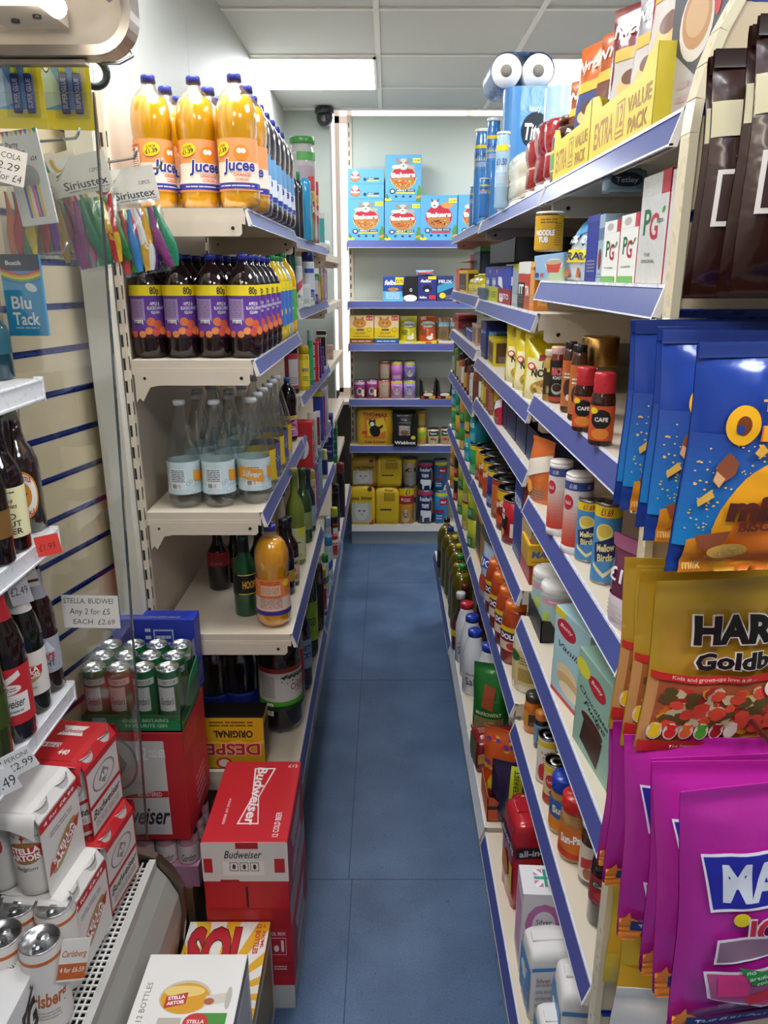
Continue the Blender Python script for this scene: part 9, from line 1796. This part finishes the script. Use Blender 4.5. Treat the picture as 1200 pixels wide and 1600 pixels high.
@des
def maoam(p, w, h):
 p.rect(0, 0, w, h*.05, '#5a1a6a'); p.poly([(w*.07, h*.79), (w*.82, h*.81), (w*.82, h*.62), (w*.11, h*.57)], '#e8e4f0'); p.poly([(w*.08, h*.78), (w*.81, h*.80), (w*.81, h*.63), (w*.12, h*.582)], '#26289a'); p.text('MAOAM', w*.455, h*.695, h*.14, '#d8dce8', w=w*.60, bold=.04, rot=.04)
 p.ell(w*.24, h*.545, w*.035, h*.028, '#e8d41c'); p.text('JOYSTIXX', w*.56, h*.51, h*.10, '#d02c44', w=w*.6, bold=.04, rot=.06, ol='#f4eaf0', ow=.04)
 p.poly([(w*.14, h*.47), (w*.5, h*.48), (w*.55, h*.40), (w*.14, h*.36)], '#e8e0ec'); p.poly([(w*.15, h*.46), (w*.49, h*.47), (w*.53, h*.405), (w*.15, h*.37)], '#8a6a80'); p.poly([(w*.1, h*.33), (w*.9, h*.36), (w*.92, h*.12), (w*.4, h*.12), (w*.14, h*.2)], '#e8e0ec'); p.poly([(w*.115, h*.32), (w*.89, h*.345), (w*.9, h*.13), (w*.41, h*.13), (w*.155, h*.2)], '#b8548a')
 p.poly([(w*.3, h*.2), (w*.85, h*.34), (w*.88, h*.28), (w*.34, h*.14)], '#d8283a'); p.poly([(w*.16, h*.32), (w*.3, h*.32), (w*.32, h*.2), (w*.18, h*.21)], '#e8388a'); p.text('MAOAM', w*.55, h*.225, h*.03, '#26289a', w=w*.2, rot=.5, bold=.02)
 p.poly([(w*.24, h*.36), (w*.44, h*.31), (w*.48, h*.27), (w*.42, h*.25), (w*.32, h*.27)], '#2a8a3c'); p.text('no', w*.3, h*.335, h*.02, '#dff0df', w=w*.04); p.text('artificial', w*.36, h*.307, h*.02, '#dff0df', w=w*.13); p.text('colours', w*.39, h*.28, h*.02, '#dff0df', w=w*.11)
 p.ell(w*.05, h*.06, w*.08, h*.07, '#e88a2c'); p.poly([(w*.0, h*.09), (w*.05, h*.16), (w*.07, h*.09)], '#e88a2c'); p.rect(w*.06, h*.055, w*.75, h*.115, '#20307c'); p.text('THE FULL ON', w*.26, h*.085, h*.035, '#e0e4f0', w=w*.32, bold=.03); p.text('CHEW', w*.58, h*.085, h*.05, '#e0e4f0', w=w*.26, bold=.05)
 p.ell(w*.86, h*.13, w*.08, h*.07, '#e8d41c'); p.ell(w*.84, h*.14, w*.01, h*.012, '#2a2a1a'); p.ell(w*.88, h*.14, w*.01, h*.012, '#2a2a1a')
@des
def choc(p, w, h):
 p.rect(0, h*.66, w, h*.80, '#d8cfa8'); p.text('TO SHARE', w*.5, h*.73, h*.05, '#3a2014', w=w*.5, bold=.03); p.text('CHOCOLATE', w*.36, h*.58, h*.04, '#e0d8cc', w=w*.5, bold=.04)
 p.text('BITS', w*.50, h*.42, h*.22, '#e8e0d8', w=w*.92, bold=.04); p.text('BITS', w*.50, h*.42, h*.20, '#32160f', w=w*.88, bold=.005)
 p.poly([(w*.2, h*.10), (w*.32, h*.20), (w*.44, h*.12), (w*.32, h*.04)], '#c8b8a8'); p.poly([(w*.22, h*.105), (w*.32, h*.185), (w*.42, h*.12), (w*.32, h*.055)], '#4a2418'); p.rect(0, h*.93, w, h, '#2a1410')
def candy_stack(mk, kind, Ys, xl, zt, desc, group, zs=None, tl=(), hs=None):
 for i, Y in enumerate(Ys):
  root, (W0, D0, H0) = get(mk)
  settle(root, None, xl[i]+W0/2, Y, zt+(zs[i] if zs else 0)-H0*(hs[i] if hs else 1), (.10, -.06, .04, -.09, .07, -.03)[i % 6], 1, 1, hs[i] if hs else 1, desc % ('nearest the viewer', 'second', 'third', 'fourth', 'fifth', 'farthest')[i], kind, group); root.rotation_euler.x = (.05, -.04, .03, -.02, .02, 0)[i % 6]; root.rotation_euler.y = tl[i] if i < len(tl) else 0
def PO(nm, W, Dp, H, base, d_, seed): return (pouch, nm, W, Dp, H, base, d_, 'foil', .07, '', seed, False, False, .0055, None, True, .0032)
candy_stack(PO('sweet_bag', .19, .036, .205, '#32160f', 'choc', 81), 'sweet bag', (.615, .652, .690, .727, .765), (.292, .285, .286, .282, .284), 1.893, 'dark brown chocolate sweet bag on the top hook, %s', 'chocolate bags on the end panel', (.0, -.003, -.006, -.008, -.010))
candy_stack(PO('sweet_bag', .175, .040, .19, '#22439c', 'terrys', 82), 'sweet bag', (.600, .655, .700, .742, .772), (.232, .236, .240, .240, .238), 1.652, 'blue and orange biscuit bag on the second hook, %s', 'blue biscuit bags on the end panel', (0, .003, .004, .005, .006))
candy_stack(PO('sweet_bag', .213, .034, .210, '#c29a2e', 'haribo', 83), 'sweet bag', (.700, .716, .734, .752), (.259, .258, .260, .256), 1.417, 'gold gummy bear bag on the third hook, %s', 'gold gummy bags on the end panel', (0, -.004, -.006, -.008))
candy_stack(PO('sweet_bag', .205, .034, .29, '#b9279b', 'maoam', 84), 'sweet bag', (.545, .588, .632, .672, .736, .768), (.263, .272, .270, .262, .256, .262), 1.293, 'magenta chew sweet bag on the fourth hook, %s', 'magenta chew bags on the end panel', (.014, -.020, -.030, -.050, -.060, -.090), (-.09, -.09, -.06, -.05, -.03), (.97, .92, .93, .89, .76, .70))
for x, z, y1, lab in ((.385, gz[-2] if gz[-2] < 1.9 else 1.87, .60, 'hook behind the brown chocolate bags'), (.345, 1.628, .585, 'hook carrying the blue biscuit bags'), (.385, 1.395, .68, 'hook carrying the gold gummy bags'), (.375, 1.262, .53, 'hook carrying the magenta chew bags')):
 g = min(gz, key=lambda q: abs(q-z)); chook(x, z if abs(g-z) < .02 else z, y1, lab)
x_, y_, z_ = onY(1062, 502, .792); m = MB(); m.box(x_-.022, .778, z_-.010, x_+.022, .7985, z_+.003, mat('#9a9c9e', 'metal')); m.tube([(x_-.022, .78, z_), (x_+.022, .78, z_)], .004, chrome); tag(m.build('hook_plate'), 'chrome hook plate in the groove above the blue bags', 'hook', 'hooks on the end panel')
at3((pouch, 'sweet_bag', .13, .03, .18, '#e0c01c', ('#d8a81c', '', '#fff', '#e8d83a', 2), 'foil', .06, '', 91), 'sweet bag', 'yellow sweet bag showing below the magenta bags, upper', .352, .775, .80, 0, group='yellow bags low on the end panel')
at3((pouch, 'sweet_bag', .13, .03, .18, '#dcb81c', ('#d8a81c', '', '#fff', '#e8d83a', 2), 'foil', .06, '', 92), 'sweet bag', 'yellow sweet bag showing below the magenta bags, lower', .352, .73, .775, 0, group='yellow bags low on the end panel')
@des
def whitebag(p, w, h): p.text('Werther', w*.4, h*.62, h*.1, '#b8342c', w=w*.5, shear=.2)
root, (W0, D0, H0) = get((pouch, 'sweet_bag', .16, .035, .2, '#e2dedb', 'whitebag', 'foil', .10, '', 93)); xx, _, zz = onY(1010, 1548, .66); settle(root, None, xx+.02, .66, zz-H0, .1, 1, 1, 1, 'white sweet bag with ridged top at the bottom edge below the magenta bags', 'sweet bag', None); root.rotation_euler.y = .12
